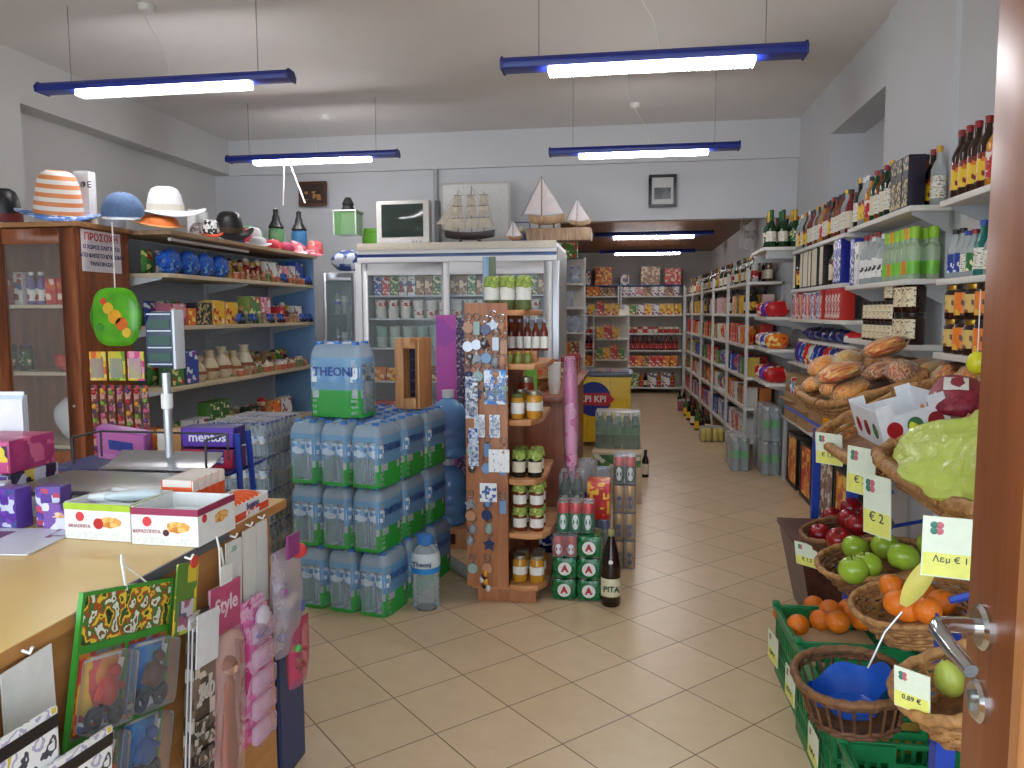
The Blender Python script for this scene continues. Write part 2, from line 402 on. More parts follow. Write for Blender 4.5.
def k_carton(front, side, w=.12, d=.06, h=.2, patch=None, bev=.0015):
    """a box; with patch a printed front panel is a part"""
    def mk():
        b = MB(); b.box(-w/2,-d/2,0, w/2,d/2,h)
        out = [('x', b.mesh('carton', side, bev=bev))]
        p = MB(); p.box(-w*.47,-d/2-.0008,h*.04, w*.47,-d/2+.0003,h*.96)
        out.append(('printed_panel', p.mesh('printed_panel', front)))
        if patch:
            q = MB(); q.box(-w*.36,-d/2-.0016,h*.52, w*.36,-d/2,h*.82); out.append(('title_patch', q.mesh('title_patch', patch)))
        return out
    return proto(('carton', front, side, w, d, h, patch), mk)
def k_box1(front, side, w=.12, d=.06, h=.2):
    def mk():
        b = MB(); b.box(-w/2,-d/2,0, w/2,d/2,h); b.m[2] = 1
        q = MB()
        me = b.mesh('carton', [side, front], bev=0)
        return [('x', me)]
    return proto(('box1', front, side, w, d, h), mk)
def k_bag(m, w=.16, h=.22, t=.06, crimp=None, lab=None, seed=0):
    """pillow bag standing upright with crimped ends"""
    def mk():
        b = MB(); rs = random.Random(seed)
        ph = [rs.uniform(0,6) for _ in range(4)]
        def sh(u, v, s):
            x = (u-.5)*w; z = v*h
            e = max(0, 1-abs(2*u-1)**3)*max(0, min(1, (v-.06)/.22))**.6*max(0, min(1, (.94-v)/.2))**.6
            e *= 1+.15*math.sin(7*u+ph[0])*math.sin(6*v+ph[1])
            pinch = 1-.06*math.sin(v*PI)
            return (x*pinch, s*t/2*e, z)
        mf = lambda u, v: 1 if (v < .06 or v > .93) else 0
        b.grid(lambda u, v: sh(u, v, -1), 8, 10, mf); b.grid(lambda u, v: sh(u, v, 1), 8, 10, mf, flip=True)
        return [('x', b.mesh('bag', [m, crimp or m], ang=60))]
    return proto(('bag', m, w, h, t, crimp, seed), mk)
def k_jar(body, label, lid, h=.12, r=.038, cloth=None, lab=(.2,.7)):
    def mk():
        b = MB(); b.lathe([(r*.92,0),(r,.006),(r,h*.78),(r*.8,h*.88),(r*.8,h*.9)], 16)
        out = [('x', b.mesh('jar', body))]
        if label: out.append(('label', MB().ring([(r*1.015,h*lab[0]),(r*1.015,h*lab[1])], 10, a0=-PI*.95, a1=-PI*.05).mesh('label', label)))
        out.append(('lid', MB().lathe([(r*.86,h*.86),(r*.88,h*.88),(r*.88,h),(r*.8,h*1.01)], 16).mesh('lid', lid)))
        if cloth:
            c = MB(); n = 24; pr = []
            o = 0
            def f(u, v):
                a = 2*PI*u; rr = r*(.05+ .9*min(1, v/.45)) + (max(0, v-.45)*r*.34)*(1+.35*math.sin(8*a))
                z = h*1.02+.002 if v < .45 else h*1.02+.002-(v-.45)*h*.62*(1+.12*math.sin(4*a))
                return (rr*math.cos(a), rr*math.sin(a), z)
            c.grid(f, n, 8); out.append(('cloth_cover', c.mesh('cloth_cover', cloth, ang=70)))
        return out
    return proto(('jar', body, label, lid, h, r, cloth, lab), mk)
def k_can(body, band, top, h=.168, r=.033, emblem=None):
    def mk():
        b = MB(); b.lathe([(r*.82,0,2),(r*.98,.008,0),(r,.016,0),(r,h*.66,1),(r,h*.92,1),(r*.84,h*.985,2),(r*.84,h,2),(r*.76,h-.004,2)], 16)
        out = [('x', b.mesh('can', [body, band, top]))]
        if emblem:
            e = MB(); n = 14
            def f(u, v): 
                a = -PI/2+(u-.5)*1.5; zz = h*.38+(v-.5)*h*.5; return (r*1.012*math.cos(a), r*1.012*math.sin(a), zz)
            o = []
            for i in range(n):
                t = 2*PI*i/n; o.append(f(.5+.5*math.cos(t)*.75, .5+.5*math.sin(t)))
            e.add(o+[f(.5,.5)], [(i, (i+1) % n, n) for i in range(n)]); out.append(('emblem', e.mesh('emblem', emblem)))
        return out
    return proto(('can', body, band, top, h, r, emblem), mk)
def k_tub(side, lid, r=.045, h=.08):
    def mk():
        b = MB(); b.lathe([(r*.82,0,0),(r,h*.92,0),(r*1.05,h*.93,1),(r*1.05,h,1)], 14)
        return [('x', b.mesh('tub', [side, lid]))]
    return proto(('tub', side, lid, r, h), mk)
def k_milk(side, front, top, w=.07, h=.2):
    def mk():
        b = MB(); z = h*.8
        b.box(-w/2,-w/2,0, w/2,w/2,z); b.add([(-w/2,-w/2,z),(w/2,-w/2,z),(w/2,w/2,z),(-w/2,w/2,z),(-w/2,0,h*.97),(w/2,0,h*.97),(-w/2,0,h),(w/2,0,h)], [(0,1,5,4),(2,3,4,5),(1,2,5),(3,0,4),(4,5,7,6)], 2)
        b.m[2] = 1
        return [('x', b.mesh('milk_carton', [side, front, top], smooth=False))]
    return proto(('milk', side, front, top, w, h), mk)
def k_pet(liquid, label, cap, h=.22, r=.033):
    """small plastic bottle with a ribbed body"""
    def mk():
        b = MB(); p = [(r*.85,0)]
        for i in range(5): p += [(r,.012+i*h*.055),(r*.93,.012+(i+.6)*h*.055)]
        p += [(r,h*.4),(r,h*.62),(r*.9,h*.7),(r*.55,h*.82),(r*.36,h*.88),(r*.36,h*.93)]
        b.lathe(p, 12)
        return [('x', b.mesh('bottle', liquid)), ('label', MB().ring([(r*1.02,h*.38),(r*1.02,h*.62)], 12).mesh('label', label)), ('cap', MB().lathe([(r*.42,h*.91),(r*.42,h)], 10).mesh('cap', cap))]
    return proto(('pet', liquid, label, cap, h, r), mk)
def k_bagged(m, w, d, h, seed=0, top=None):
    """lumpy filled bag lying down, tied or folded at one end"""
    def mk():
        b = MB(); rs = random.Random(seed); ph = [rs.uniform(0,6) for _ in range(6)]
        def f(u, v):
            a = 2*PI*u; t = PI*v
            k = 1+.10*math.sin(3*a+ph[0]+4*v)+.07*math.sin(5*a+ph[1])*math.sin(5*v*PI+ph[2])
            x = -math.cos(t)*w/2; s = math.sin(t)**.7*k
            return (x, math.cos(a)*d/2*s, max(0, h/2+math.sin(a)*h/2*s))
        b.grid(f, 16, 12)
        return [('x', b.mesh('bag', m, ang=80))]
    return proto(('bagged', m, w, d, h, seed), mk)
def row(items, p0, p1, rz, where, group, gap=1.06, jitter=.004, end='', start=0, far=False, z=None, tilt=0.):
    """lay ITEMS (parts, name, description, category, width) one after another from p0 to p1; stops when the line is full"""
    p0 = Vector(p0); p1 = Vector(p1); d = (p1-p0); L = d.length; d.normalize(); s = 0; i = start; k = 0
    while True:
        it = items(k) if callable(items) else items[k] if k < len(items) else None
        if it is None: break
        parts, name, desc, cat, wd = it
        if s+wd > L: break
        p = p0+d*(s+wd/2)
        n = d.cross(Vector((0,0,1))); p += n*rnd(-jitter, jitter)
        lb = '%s, %s %s' % (desc, ORD[i], where)
        if len(lb.split()) > 16: print('LONG', lb)
        put(parts, name, p+Vector((0,0,.0012)), rz+rnd(-.02,.02), lb, cat, group)
        s += wd*gap; i += 1; k += 1
    return i
def cyc(lst): return lambda k: lst[k % len(lst)]
def choose(lst, seed):
    r = random.Random(seed); return lambda k: lst[r.randrange(len(lst))]
# colours of goods
amber = M((120,58,18), .12, var=.02); brownglass = M((52,26,14), .1, var=.02); darkglass = M((22,18,16), .1, var=.02); greenglass = M((20,62,30), .1, var=.02); clearg = CL((225,235,235), .35, .05); gold_liq = M((196,132,34), .12, var=.02); redglass = M((120,18,22), .12, var=.02)
cream = M((232,222,196), .5); paperw = PR([(238,236,226),(238,236,226),(238,236,226),(200,190,160),(90,70,50)], 70, kind='n', stretch=(1,1,2.5)); yellowl = PR([(240,200,40),(240,200,40),(230,120,30),(120,30,20)], 45)
blackl = PR([(25,22,24),(25,22,24),(200,180,120)], 60); redl = PR([(190,24,30),(190,24,30),(240,230,220)], 50); bluel = PR([(30,60,150),(30,60,150),(230,235,245)], 50); greenl = PR([(40,110,50),(40,110,50),(235,230,180)], 50)
capr = M((150,20,28), .3); capk = M((24,22,24), .35); capg = M((190,150,60), .3, .8); capw = M((235,235,235), .4); capb = M((30,70,170), .35)
SP = [(k_bottle(amber, paperw, capk), 'whisky_bottle', 'amber pale-labelled bottle', 'bottle', .084),
      (k_bottle(brownglass, yellowl, capr, .3, .038), 'brandy_bottle', 'brown yellow-labelled bottle', 'bottle', .08),
      (k_bottle(clearg, paperw, capg, .3, .036), 'vodka_bottle', 'clear white-labelled bottle', 'bottle', .076),
      (k_bottle(gold_liq, redl, capk, .28, .04), 'liqueur_bottle', 'golden red-labelled bottle', 'bottle', .084),
      (k_bottle(darkglass, paperw, capg, .31, .038, lean=.72), 'wine_bottle', 'dark white-labelled bottle', 'bottle', .08),
      (k_bottle(redglass, cream, capk, .29, .037), 'bitters_bottle', 'dark red bottle', 'bottle', .078),
      (k_bottle(amber, blackl, capg, .27, .036, square=True), 'whisky_bottle', 'square black-labelled bottle', 'bottle', .08),
      (k_bottle(clearg, yellowl, capw, .3, .037), 'ouzo_bottle', 'clear yellow-labelled bottle', 'bottle', .078),
      (k_bottle(greenglass, cream, capr, .3, .037), 'wine_bottle', 'green cream-labelled bottle', 'bottle', .078)]
# ------------------------------------------------------------------ right wall shelves: sections front, middle and rear
shelf_white = M((226,224,216), .45, var=.02); shelf_grey = M((188,190,192), .4, .3, var=.02)
XF = 1.4
def bracket_shelf(y0, y1, z, x0, x1, label, d=.028):
    t = thing('wall_shelf', label, 'shelf', (x1,(y0+y1)/2,z), 0, 'white shelves along the right wall')
    h = (y1-y0)/2
    MB().box(x0-x1,-h,-d, 0,h,0).build('board', shelf_white, t, bev=.003)
    for s in (-1,1): MB().prism([(0,-d),(0,-d-.11),(x0-x1+.03,-d-.012),(x0-x1+.03,-d)], .012, R=Matrix.Translation((0,s*(h-.06),0)) @ Matrix.Rotation(0,4,'Z') @ Matrix(((1,0,0,0),(0,1,0,0),(0,0,1,0),(0,0,0,1)))).build('bracket', shelf_grey, t)
    return t
SEC = {'A': (2.3,3.84,XR-.005), 'B': (4.22,5.36,XR-.035), 'C': (5.44,7.1,XR-.005)}
names = {'A':'nearest the door','B':'in the middle section','C':'in the farther section'}
ZS = {('A',1):2.05,('A',2):1.695,('A',3):1.36,('B',1):2.085,('B',2):1.715,('B',3):1.375,('C',1):2.07,('C',2):1.74,('C',3):1.49}
rank = {1:'topmost',2:'second from top',3:'third from top'}
for (s, i), z in ZS.items():
    y0, y1, xb = SEC[s]
    bracket_shelf(y0, y1, z, XF, xb, '%s white wall shelf %s on the right wall' % (rank[i], names[s]))
RZ = -PI/2
# top shelves: spirits, counted from the far end of each board
XM = XF+.055
def toprow(sec, lst, seed, where, extra=None):
    y0, y1, xb = SEC[sec]; z = ZS[(sec,1)]
    row(choose(lst, seed), (XM,y1-.03,z), (XM,y0+.03,z), RZ, where, 'spirit bottles on the right wall shelves')
    row(choose(lst, seed+50), (XM+.1,y1-.06,z), (XM+.1,y0+.03,z), RZ, where.replace('from far end,', 'from far end, back row,'), 'spirit bottles on the right wall shelves')
toprow('A', [SP[0],SP[1],SP[3],SP[6],SP[1],SP[5]], 3, 'from far end, top shelf by the door')
y0, y1, xb = SEC['B']; z = ZS[('B',1)]
purple_box = [(k_carton(blackl, M((28,20,44), .4), .085, .085, .27), 'bottle_box', 'dark violet bottle box with grey emblem', 'box', .088)]
i = row(choose([SP[2],SP[7],SP[4],SP[0],SP[3],SP[2],SP[7],SP[8]], 21), (XM,y1-.02,z), (XM,y0+.38,z), RZ, 'from far end, middle top shelf', 'spirit bottles on the right wall shelves')
row(cyc(purple_box), (XM,y0+.37,z), (XM,y0+.01,z), RZ, 'from far end, middle top shelf', 'bottle boxes on the middle top shelf', start=i)
row(choose([SP[4],SP[0],SP[1],SP[2],SP[5]], 23), (XM+.1,y1-.02,z), (XM+.1,y0+.02,z), RZ, 'from far end, back row, middle top shelf', 'spirit bottles on the right wall shelves')
toprow('C', [SP[2],SP[0],SP[4],SP[7],SP[3],SP[5],SP[1]], 31, 'from far end, farther top shelf')
# second shelves
y0, y1, xb = SEC['A']; z = ZS[('A',2)]
mini = [(k_bottle(clearg, paperw, capb, .2, .03), 'schnapps_bottle', 'small clear bottle with blue cap', 'bottle', .064), (k_bottle(M((40,120,110), .1), paperw, capb, .23, .034), 'gin_bottle', 'small teal bottle', 'bottle', .072), (k_bottle(clearg, bluel, capk, .22, .032), 'vodka_bottle', 'small clear bottle with blue label', 'bottle', .068), (k_bottle(clearg, greenl, capr, .2, .033), 'rakomelo_bottle', 'small clear bottle with green label', 'bottle', .07)]
row(choose(mini, 5), (XM,y1-.02,z), (XM,y0+.02,z), RZ, 'from far end, second shelf by the door', 'small spirit bottles')
row(choose(mini, 6), (XM+.09,y1-.02,z), (XM+.09,y0+.02,z), RZ, 'from far end, back row, second shelf by door', 'small spirit bottles')
y0, y1, xb = SEC['B']; z = ZS[('B',2)]
lime = M((120,190,40), .3); limeg = CL((200,225,190), .5, .05)
energy = [(k_bottle(limeg, M((120,200,60), .3), M((150,205,30), .35), .27, .034, .022, .62, (.1,.35), .7, foil=.12), 'alcopop_bottle', 'pale bottle with lime green foil neck', 'bottle', .072), (k_bottle(limeg, M((225,140,40), .3), M((235,170,40), .35), .27, .034, .022, .62, (.1,.35), .7, foil=.12), 'alcopop_bottle', 'pale bottle with orange foil neck', 'bottle', .072)]
row([energy[0],energy[1],energy[0],energy[0],energy[1],energy[0]], (XM,y0+.5,z), (XM,y0+.01,z), RZ, 'from far end of the foil-necked set', 'foil-necked bottles on the second shelf')
row([energy[1],energy[0],energy[1],energy[0],energy[0],energy[0]], (XM+.09,y0+.5,z), (XM+.09,y0+.01,z), RZ, 'from far end, hind rank of foil-necked set', 'foil-necked bottles on the second shelf')
wht = PR([(240,240,238),(240,240,238),(240,240,238),(30,30,30)], 35)
midl = [(k_bottle(clearg, wht, capr, .3, .036), 'vodka_bottle', 'clear red-capped bottle', 'bottle', .076), (k_bottle(clearg, wht, capw, .28, .036), 'ouzo_bottle', 'clear white-capped bottle', 'bottle', .076), (k_carton(bluel, M((36,52,150), .35), .085, .08, .3), 'bottle_box', 'tall blue bottle box', 'box', .088), (k_carton(wht, M((225,222,212), .4), .085, .08, .27), 'bottle_box', 'white bottle box', 'box', .088)]
row([midl[2],midl[3],midl[0],midl[0],midl[1],midl[0],midl[1],midl[1],midl[0]], (XM,y1-.02,z), (XM,y0+.52,z), RZ, 'from far end, middle second shelf', 'clear bottles and boxes on the middle second shelf')
y0, y1, xb = SEC['C']; z = ZS[('C',2)]
wb = [(k_carton(cream, M((38,30,30), .4), .09, .09, .3), 'whisky_box', 'dark whisky box with cream panel', 'box', .094), (k_bottle(darkglass, yellowl, capk, .31, .04), 'wine_bottle', 'black bottle with yellow label', 'bottle', .084), (k_bottle(darkglass, cream, capr, .3, .04), 'wine_bottle', 'black bottle with cream label', 'bottle', .084), (k_bottle(brownglass, cream, capg, .29, .04), 'brandy_bottle', 'brown bottle with cream label', 'bottle', .084), (k_carton(bluel, M((28,40,150), .35), .09, .09, .31), 'bottle_box', 'deep blue bottle box', 'box', .094)]
row(choose([wb[0],wb[0],wb[1],wb[2],wb[3]], 8), (XM,y1-.02,z), (XM,y0+.5,z), RZ, 'from far end, farther second shelf', 'whisky boxes and bottles on the far second shelf')
row([wb[3],wb[1],wb[4],wb[4],wb[4]], (XM,y0+.48,z), (XM,y0+.02,z), RZ, 'in near-end set of farther second shelf', 'whisky boxes and bottles on the far second shelf')
# third shelves: coffee and honey jars
y0, y1, xb = SEC['B']; z = ZS[('B',3)]
cof = M((48,24,16), .15); glosslid = M((196,160,90), .3, .6); darklid = M((40,26,22), .35)
coflab = PR([(232,220,186),(232,220,186),(232,220,186),(200,180,140),(70,44,30)], 60, kind='n', stretch=(1,1,2))
big = (k_jar(cof, coflab, darklid, .165, .058, None, (.18,.8)), 'coffee_jar', 'large dark jar with cream label', 'jar', .122)
sml = (k_jar(cof, coflab, darklid, .115, .037, None, (.12,.82)), 'coffee_jar', 'small dark jar with cream label', 'jar', .078)
for lv, dz in (('lower',0),('upper',.167)): row([big,big], (XM+.01,y0+.27,z+dz), (XM+.01,y0+.01,z+dz), RZ, 'of the %s pair on the middle third shelf' % lv, 'big coffee jars', jitter=0)
for lv, dz, st in (('bottom',0,0),('middle',.117,0),('top',.234,1)): row([sml]*(8-st*3), (XM,y1-.3-st*.4,z+dz), (XM,y0+.28,z+dz), RZ, 'from far end, %s tier, middle third shelf' % lv, 'small coffee jars', jitter=0)
y0, y1, xb = SEC['A']; z = ZS[('A',3)]
honl = PR([(240,130,40),(240,130,40),(240,190,70),(90,40,20)], 40); beel = PR([(222,190,110),(222,190,110),(120,70,30)], 40)
hj = [(k_jar(cof, honl, darklid, .15, .046, None, (.12,.78)), 'honey_jar', 'dark jar with orange label', 'jar', .096), (k_jar(cof, beel, capg, .15, .046, None, (.2,.72)), 'honey_jar', 'dark jar with round straw label', 'jar', .096)]
for lv, dz in (('lower',0),('upper',.152)): row([hj[1],hj[0],hj[1],hj[0],hj[1],hj[1],hj[0],hj[1]], (XM,y1-.05,z+dz), (XM,y0+.02,z+dz), RZ, 'from far end, %s tier, shelf by door' % lv, 'honey jars', jitter=0)
o = MB().ball((0,0,0), .035, sz=1.2).build('lemon_squeezer', M((222,216,40), .35), None, loc=at(977,363,Y=2.95)); tag(o, 'yellow plastic lemon hanging on a cord beside the door', 'squeezer')
MB().tube([(0,0,.04),(.0,0,.26)], .002, 5).build('cord', WHITE, o)
# third shelf, far: red packs; below: bags
y0, y1, xb = SEC['C']; z = ZS[('C',3)]
redp = [(k_carton(redl, M((196,40,30), .4), .075, .1, .22), 'biscuit_carton', 'tall red carton', 'carton', .08), (k_carton(PR([(230,120,120),(240,230,225),(190,50,50)], 30), M((225,205,200), .4), .08, .1, .2), 'biscuit_carton', 'pink and white carton', 'carton', .085), (k_carton(PR([(235,130,40),(240,200,180)], 30), M((225,120,50), .4), .08, .1, .19), 'biscuit_carton', 'orange carton', 'carton', .085), (k_carton(bluel, M((215,225,235), .4), .08, .1, .21), 'biscuit_carton', 'pale blue carton', 'carton', .085)]
row(choose([redp[1],redp[2],redp[1],redp[3],redp[0]], 12), (XM,y1-.02,z), (XM,y0+.5,z), RZ, 'from far end, farther third shelf', 'cartons on the far third shelf')
row(cyc([redp[0]]), (XM,y0+.48,z), (XM,y0+.0,z), RZ, 'of near-end set, farther third shelf', 'cartons on the far third shelf')
# small end shelf with sparkling wine
t = thing('wall_shelf', 'short white end shelf holding green bottles by the opening', 'shelf', (1.33,7.55,2.125), 0)
MB().box(-.15,-.35,-.03,.3,.35,0).build('board', shelf_white, t, bev=.003)
for s in (-.3,.3): MB().box(-.12,s-.01,-.1,.3,s+.01,-.03).build('bracket', shelf_grey, t)
ch = [(k_bottle(greenglass, paperw, M((30,90,40), .3, .4), .33, .045, .016, .5, (.15,.42), .72, foil=.2), 'sparkling_wine_bottle', 'green-foiled sparkling wine bottle', 'bottle', .096), (k_bottle(greenglass, greenl, capg, .33, .045, .016, .5, (.15,.42), .72, foil=.2), 'sparkling_wine_bottle', 'gold-foiled sparkling wine bottle', 'bottle', .096)]
row([ch[0],ch[0],ch[1]], (1.2,7.26,2.125), (1.6,7.26,2.125), 0, 'from left, front of short end shelf', 'sparkling wine on the end shelf')
row([ch[1],ch[0],ch[1]], (1.2,7.38,2.125), (1.6,7.38,2.125), 0, 'from left, second rank, end shelf', 'sparkling wine on the end shelf')
row([SP[4],SP[0],SP[4],SP[1]], (1.22,7.52,2.125), (1.6,7.52,2.125), 0, 'from left, rearmost on end shelf', 'sparkling wine on the end shelf')
# ------------------------------------------------------------------ rack along the right wall of the back room
def rackline(y): return 1.2-(y-8.2)*.033
RL = [1.86,1.53,1.2,.87,.55,.2]
cordn = ['first','second','third','fourth','fifth','sixth','seventh']
bays = [8.25,9.5,10.75,12.0,13.25,14.4]
post_m = M((205,205,200), .4, .3)
bagk = lambda m, d, w=.14, h=.2: (k_bag(m, w, h, .08), 'snack_bag', d, 'bag', w+.008)
def gc(front, side, w, h, name, desc, cat='carton', d=.12): return (k_box1(front, side, w, d, h), name, desc, cat, w+.004)
reds = PR([(200,30,34),(200,30,34),(240,220,200),(230,90,30)], 30); oranges_ = PR([(232,120,30),(232,120,30),(250,220,120),(180,40,30)], 30); yel = PR([(238,190,30),(238,190,30),(200,60,30),(245,235,200)], 30); grn = PR([(70,140,60),(70,140,60),(235,230,150),(200,50,40)], 30); blu = PR([(50,80,170),(50,80,170),(235,240,245),(120,60,150)], 30); pnk = PR([(225,150,160),(240,235,230),(180,60,90)], 30); wh = PR([(235,232,225),(235,232,225),(150,60,60),(80,110,150)], 30); brn = PR([(120,70,40),(160,110,60),(230,200,150)], 30)
FB = lambda b, l, c, d, nm='wine_bottle': (k_bottle1(b, l, c, .28), nm, d, 'bottle', .082)
farb = [FB(M((90,50,24), .15), cream, capk, 'brown bottle'), FB(darkglass, cream, capr, 'dark bottle with cream label'), FB(M((150,100,40), .15), M((225,190,60), .4), capg, 'golden bottle', 'brandy_bottle'), FB(greenglass, paperw, capk, 'green bottle'), FB(M((200,205,200), .1), redl, capw, 'clear bottle', 'ouzo_bottle')]
lev = {0: farb, 1: [gc(yel, M((230,180,40)), .13, .2, 'cereal_box', 'yellow box'), FB(darkglass, yellowl, capk, 'dark bottle'), gc(blackl, M((40,40,44)), .12, .22, 'coffee_bag', 'dark pack', 'pack'), FB(M((90,50,24), .15), cream, capk, 'brown bottle'), gc(pnk, M((215,180,180)), .12, .2, 'biscuit_carton', 'pink carton')],
       2: [gc(reds, M((190,30,34)), .15, .22, 'coffee_pack', 'red pack', 'pack'), gc(oranges_, M((225,120,40)), .14, .19, 'rusk_pack', 'orange pack', 'pack'), gc(wh, M((225,220,215)), .12, .2, 'flour_pack', 'white pack', 'pack'), gc(grn, M((90,140,70)), .13, .18, 'tea_box', 'green box', 'box'), bagk(reds,'red bag'), bagk(oranges_,'orange bag')],
       3: [gc(reds, M((196,34,30)), .2, .2, 'biscuit_carton', 'red carton'), gc(blu, M((60,80,160)), .14, .18, 'pasta_box', 'blue box', 'box'), gc(grn, M((90,130,70)), .14, .17, 'pasta_box', 'green box', 'box'), gc(yel, M((220,190,80)), .13, .2, 'pasta_box', 'yellow box', 'box'), bagk(reds,'red bag',.16,.19), bagk(blu,'blue bag'), bagk(pnk,'pink bag')],
       4: [gc(wh, M((220,215,205)), .12, .2, 'detergent_box', 'white box', 'box'), gc(oranges_, M((220,130,60)), .12, .2, 'sauce_pack', 'orange pack', 'pack'), gc(pnk, M((210,160,170)), .13, .19, 'tissue_pack', 'pink pack', 'pack'), gc(brn, M((150,100,60)), .12, .2, 'bean_pack', 'brown pack', 'pack'), bagk(grn,'green bag'), bagk(blu,'blue bag'), bagk(yel,'yellow bag')],
       5: [gc(blu, M((70,90,160)), .15, .2, 'detergent_box', 'blue box', 'box'), gc(reds, M((190,50,40)), .14, .2, 'sauce_pack', 'red pack', 'pack'), gc(wh, M((220,220,215)), .14, .22, 'bleach_pack', 'white pack', 'pack')]}
RACKG = 'goods on the right rack of the back room'
for bi in range(len(bays)-1):
    ya, yb = bays[bi], bays[bi+1]-.004; xa, xb = rackline(ya), rackline(yb)
    t = thing('gondola_rack', 'white metal rack bay, %s from the front along the right' % cordn[bi], 'rack', (xa,ya,0), 0, 'rack bays along the right of the back room')
    for (px, py) in ((0,0),): MB().box(-.012,0.001,0, .02,.035,2.0).build('post', post_m, t)
    if bi == len(bays)-2: MB().box(xb-xa-.012,yb-ya-.036,0,xb-xa+.02,yb-ya-.003,2.0).build('post', post_m, t)
    for z in RL:
        MB().add([(0,0,z-.03),(xb-xa,yb-ya,z-.03),(xb-xa+.36,yb-ya,z-.03),(.36,0,z-.03),(0,0,z),(xb-xa,yb-ya,z),(xb-xa+.36,yb-ya,z),(.36,0,z)], [(0,3,2,1),(4,5,6,7),(0,1,5,4),(1,2,6,5),(2,3,7,6),(3,0,4,7)]).build('shelf_board', shelf_white, t)
    MB().add([(.34,0,.2),(xb-xa+.34,yb-ya,.2),(xb-xa+.34,yb-ya,2.0),(.34,0,2.0),(.36,0,.2),(xb-xa+.36,yb-ya,.2),(xb-xa+.36,yb-ya,2.0),(.36,0,2.0)], [(0,1,2,3),(7,6,5,4),(0,4,5,1),(3,2,6,7),(0,3,7,4),(1,5,6,2)]).build('back_panel', M((200,202,205), .5), t)
    for li, z in enumerate(RL):
        o_ = .07
        if bi == 0: row(choose(lev[li], 300+li), (xb+.23,yb-.05,z), (xa+.23,ya+.05,z), RZ, 'from far end, back rank, %s shelf of first bay' % ['top','second','third','fourth','fifth','lowest'][li], RACKG)
        row(choose(lev[li], bi*10+li), (xb+o_+.02,yb-.05,z), (xa+o_+.02,ya+.05,z), RZ, 'from far end, %s shelf of %s right rack bay' % (['top','second','third','fourth','fifth','lowest'][li], cordn[bi]), 'goods on the right rack of the back room')

# brackets shelves between the rack and the bench, filled with plump bags
for li, z in enumerate((1.5,1.2,.88)):
    bracket_shelf(7.42, 8.15, z, 1.26, XR-.005, '%s white wall shelf of plump bags just before the rack' % ['upper','middle','lower'][li])
    for i in range(5):
        ci = (i*2+li*3) % 6; m_ = [reds,blu,PR([(190,30,36),(190,30,36),(230,200,190)], 14, .25),pnk,PR([(90,40,150),(120,60,170),(230,220,230)], 14, .25),oranges_][ci]
        put(k_bagged(m_, .22, .108, .15, i % 4), 'snack_bag', (1.37+.03*(i % 2),8.07-.135*i,z+.0015), 0, '%s plump bag, %s from far end, %s shelf before the rack' % (['red','blue','crimson','pink','violet','orange'][ci], ORD[i], ['upper','middle','lower'][li]), 'bag', 'plump bags before the rack')
# ------------------------------------------------------------------ fruit stand, wicker baskets, crates
wick1 = WOOD((128,84,44),(188,140,84), 6., (1,1,1), .6); wick2 = WOOD((90,56,30),(140,96,54), 6., (1,1,1), .6); wickd = WOOD((70,42,24),(112,72,42), 6., (1,1,1), .6)
def sup(a, p):
    c, s = math.cos(a), math.sin(a); return (math.copysign(abs(c)**(2/p), c), math.copysign(abs(s)**(2/p), s))
def k_basket(w, d, h, rim=.014, p=3., mat=wick1, flare=.86, rows=7, wraps=True, open_=False):
    def mk():
        n = 64
        def pt(a, z, off=0.):
            k = flare+(1-flare)*(z/h); x, y = sup(a, p); return Vector((x*(d/2*k+off), y*(w/2*k+off), z))
        b = MB()
        ns = 24
        for i in range(rows):
            if open_ and 2 <= i < rows-2: continue
            z = h*(i+.4)/rows
            b.tube([pt(2*PI*j/n, z, .004*math.sin(j*PI/2+(i % 2)*PI)) for j in range(n)], h/rows*.52, 5, closed=True)
        for j in range(ns*(1 if not open_ else 1)):
            a = 2*PI*j/ns+.05; b.tube([pt(a, 0), pt(a, h*.5), pt(a, h)], .004, 4)
        out = [('x', b.mesh('basket', mat, ang=60))]
        f = MB(); f.add([pt(2*PI*j/n, .004) for j in range(n)]+[pt(2*PI*j/n, .012) for j in range(n)], [list(range(n))[::-1], list(range(n, 2*n))]+[[j, (j+1) % n, n+(j+1) % n, n+j] for j in range(n)])
        out.append(('woven_base', f.mesh('woven_base', wick2)))
        r = MB(); r.tube([pt(2*PI*j/n, h, .002)+Vector((0,0,.15*rim*math.sin(j*1.9))) for j in range(n)], [rim*(1+.12*math.sin(j*2.3)) for j in range(n)], 8, closed=True)
        if wraps:
            for j in range(0, n, 5):
                a = 2*PI*j/n; q = pt(a, h, .002); t = (pt(a+.05, h)-pt(a-.05, h)).normalized(); side = t.cross(Vector((0,0,1)))
                r.tube([q+(side*math.cos(u)+Vector((0,0,1))*math.sin(u))*rim*1.1+t*(u/6.3-.5)*rim for u in [2*PI*m/8 for m in range(8)]], rim*.22, 4)
        out.append(('rolled_rim', r.mesh('rolled_rim', wick1 if mat is not wickd else wick2, ang=70)))
        return out
    return proto(('basket', w, d, h, rim, p, mat, flare, rows, wraps, open_), mk)
stand_blue = M((22,64,170), .4)
t = thing('fruit_stand', 'blue steel stand carrying the wicker fruit baskets by the door', 'stand', (1.1,2.6,0))
def post(x, y, h):
    b = MB(); b.box(x-.02,y-.02,0,x+.02,y-.016,h); b.box(x-.02,y-.016,0,x-.016,y+.02,h)
    for k in range(int(h/.08)): b.lathe([(.007,0),(.007,.001)], 8, R=Matrix.Rotation(PI/2,4,'X'), c=(x,y-.0205,.05+k*.08))
    b.build('post', stand_blue, t)
PN = [(.70,1.76),(.95,3.42),(1.08,4.62)]
LOW = lambda x, y: .60+(x-.69)*.235+(3.06-y)*.06          # slanted planes the baskets lie on
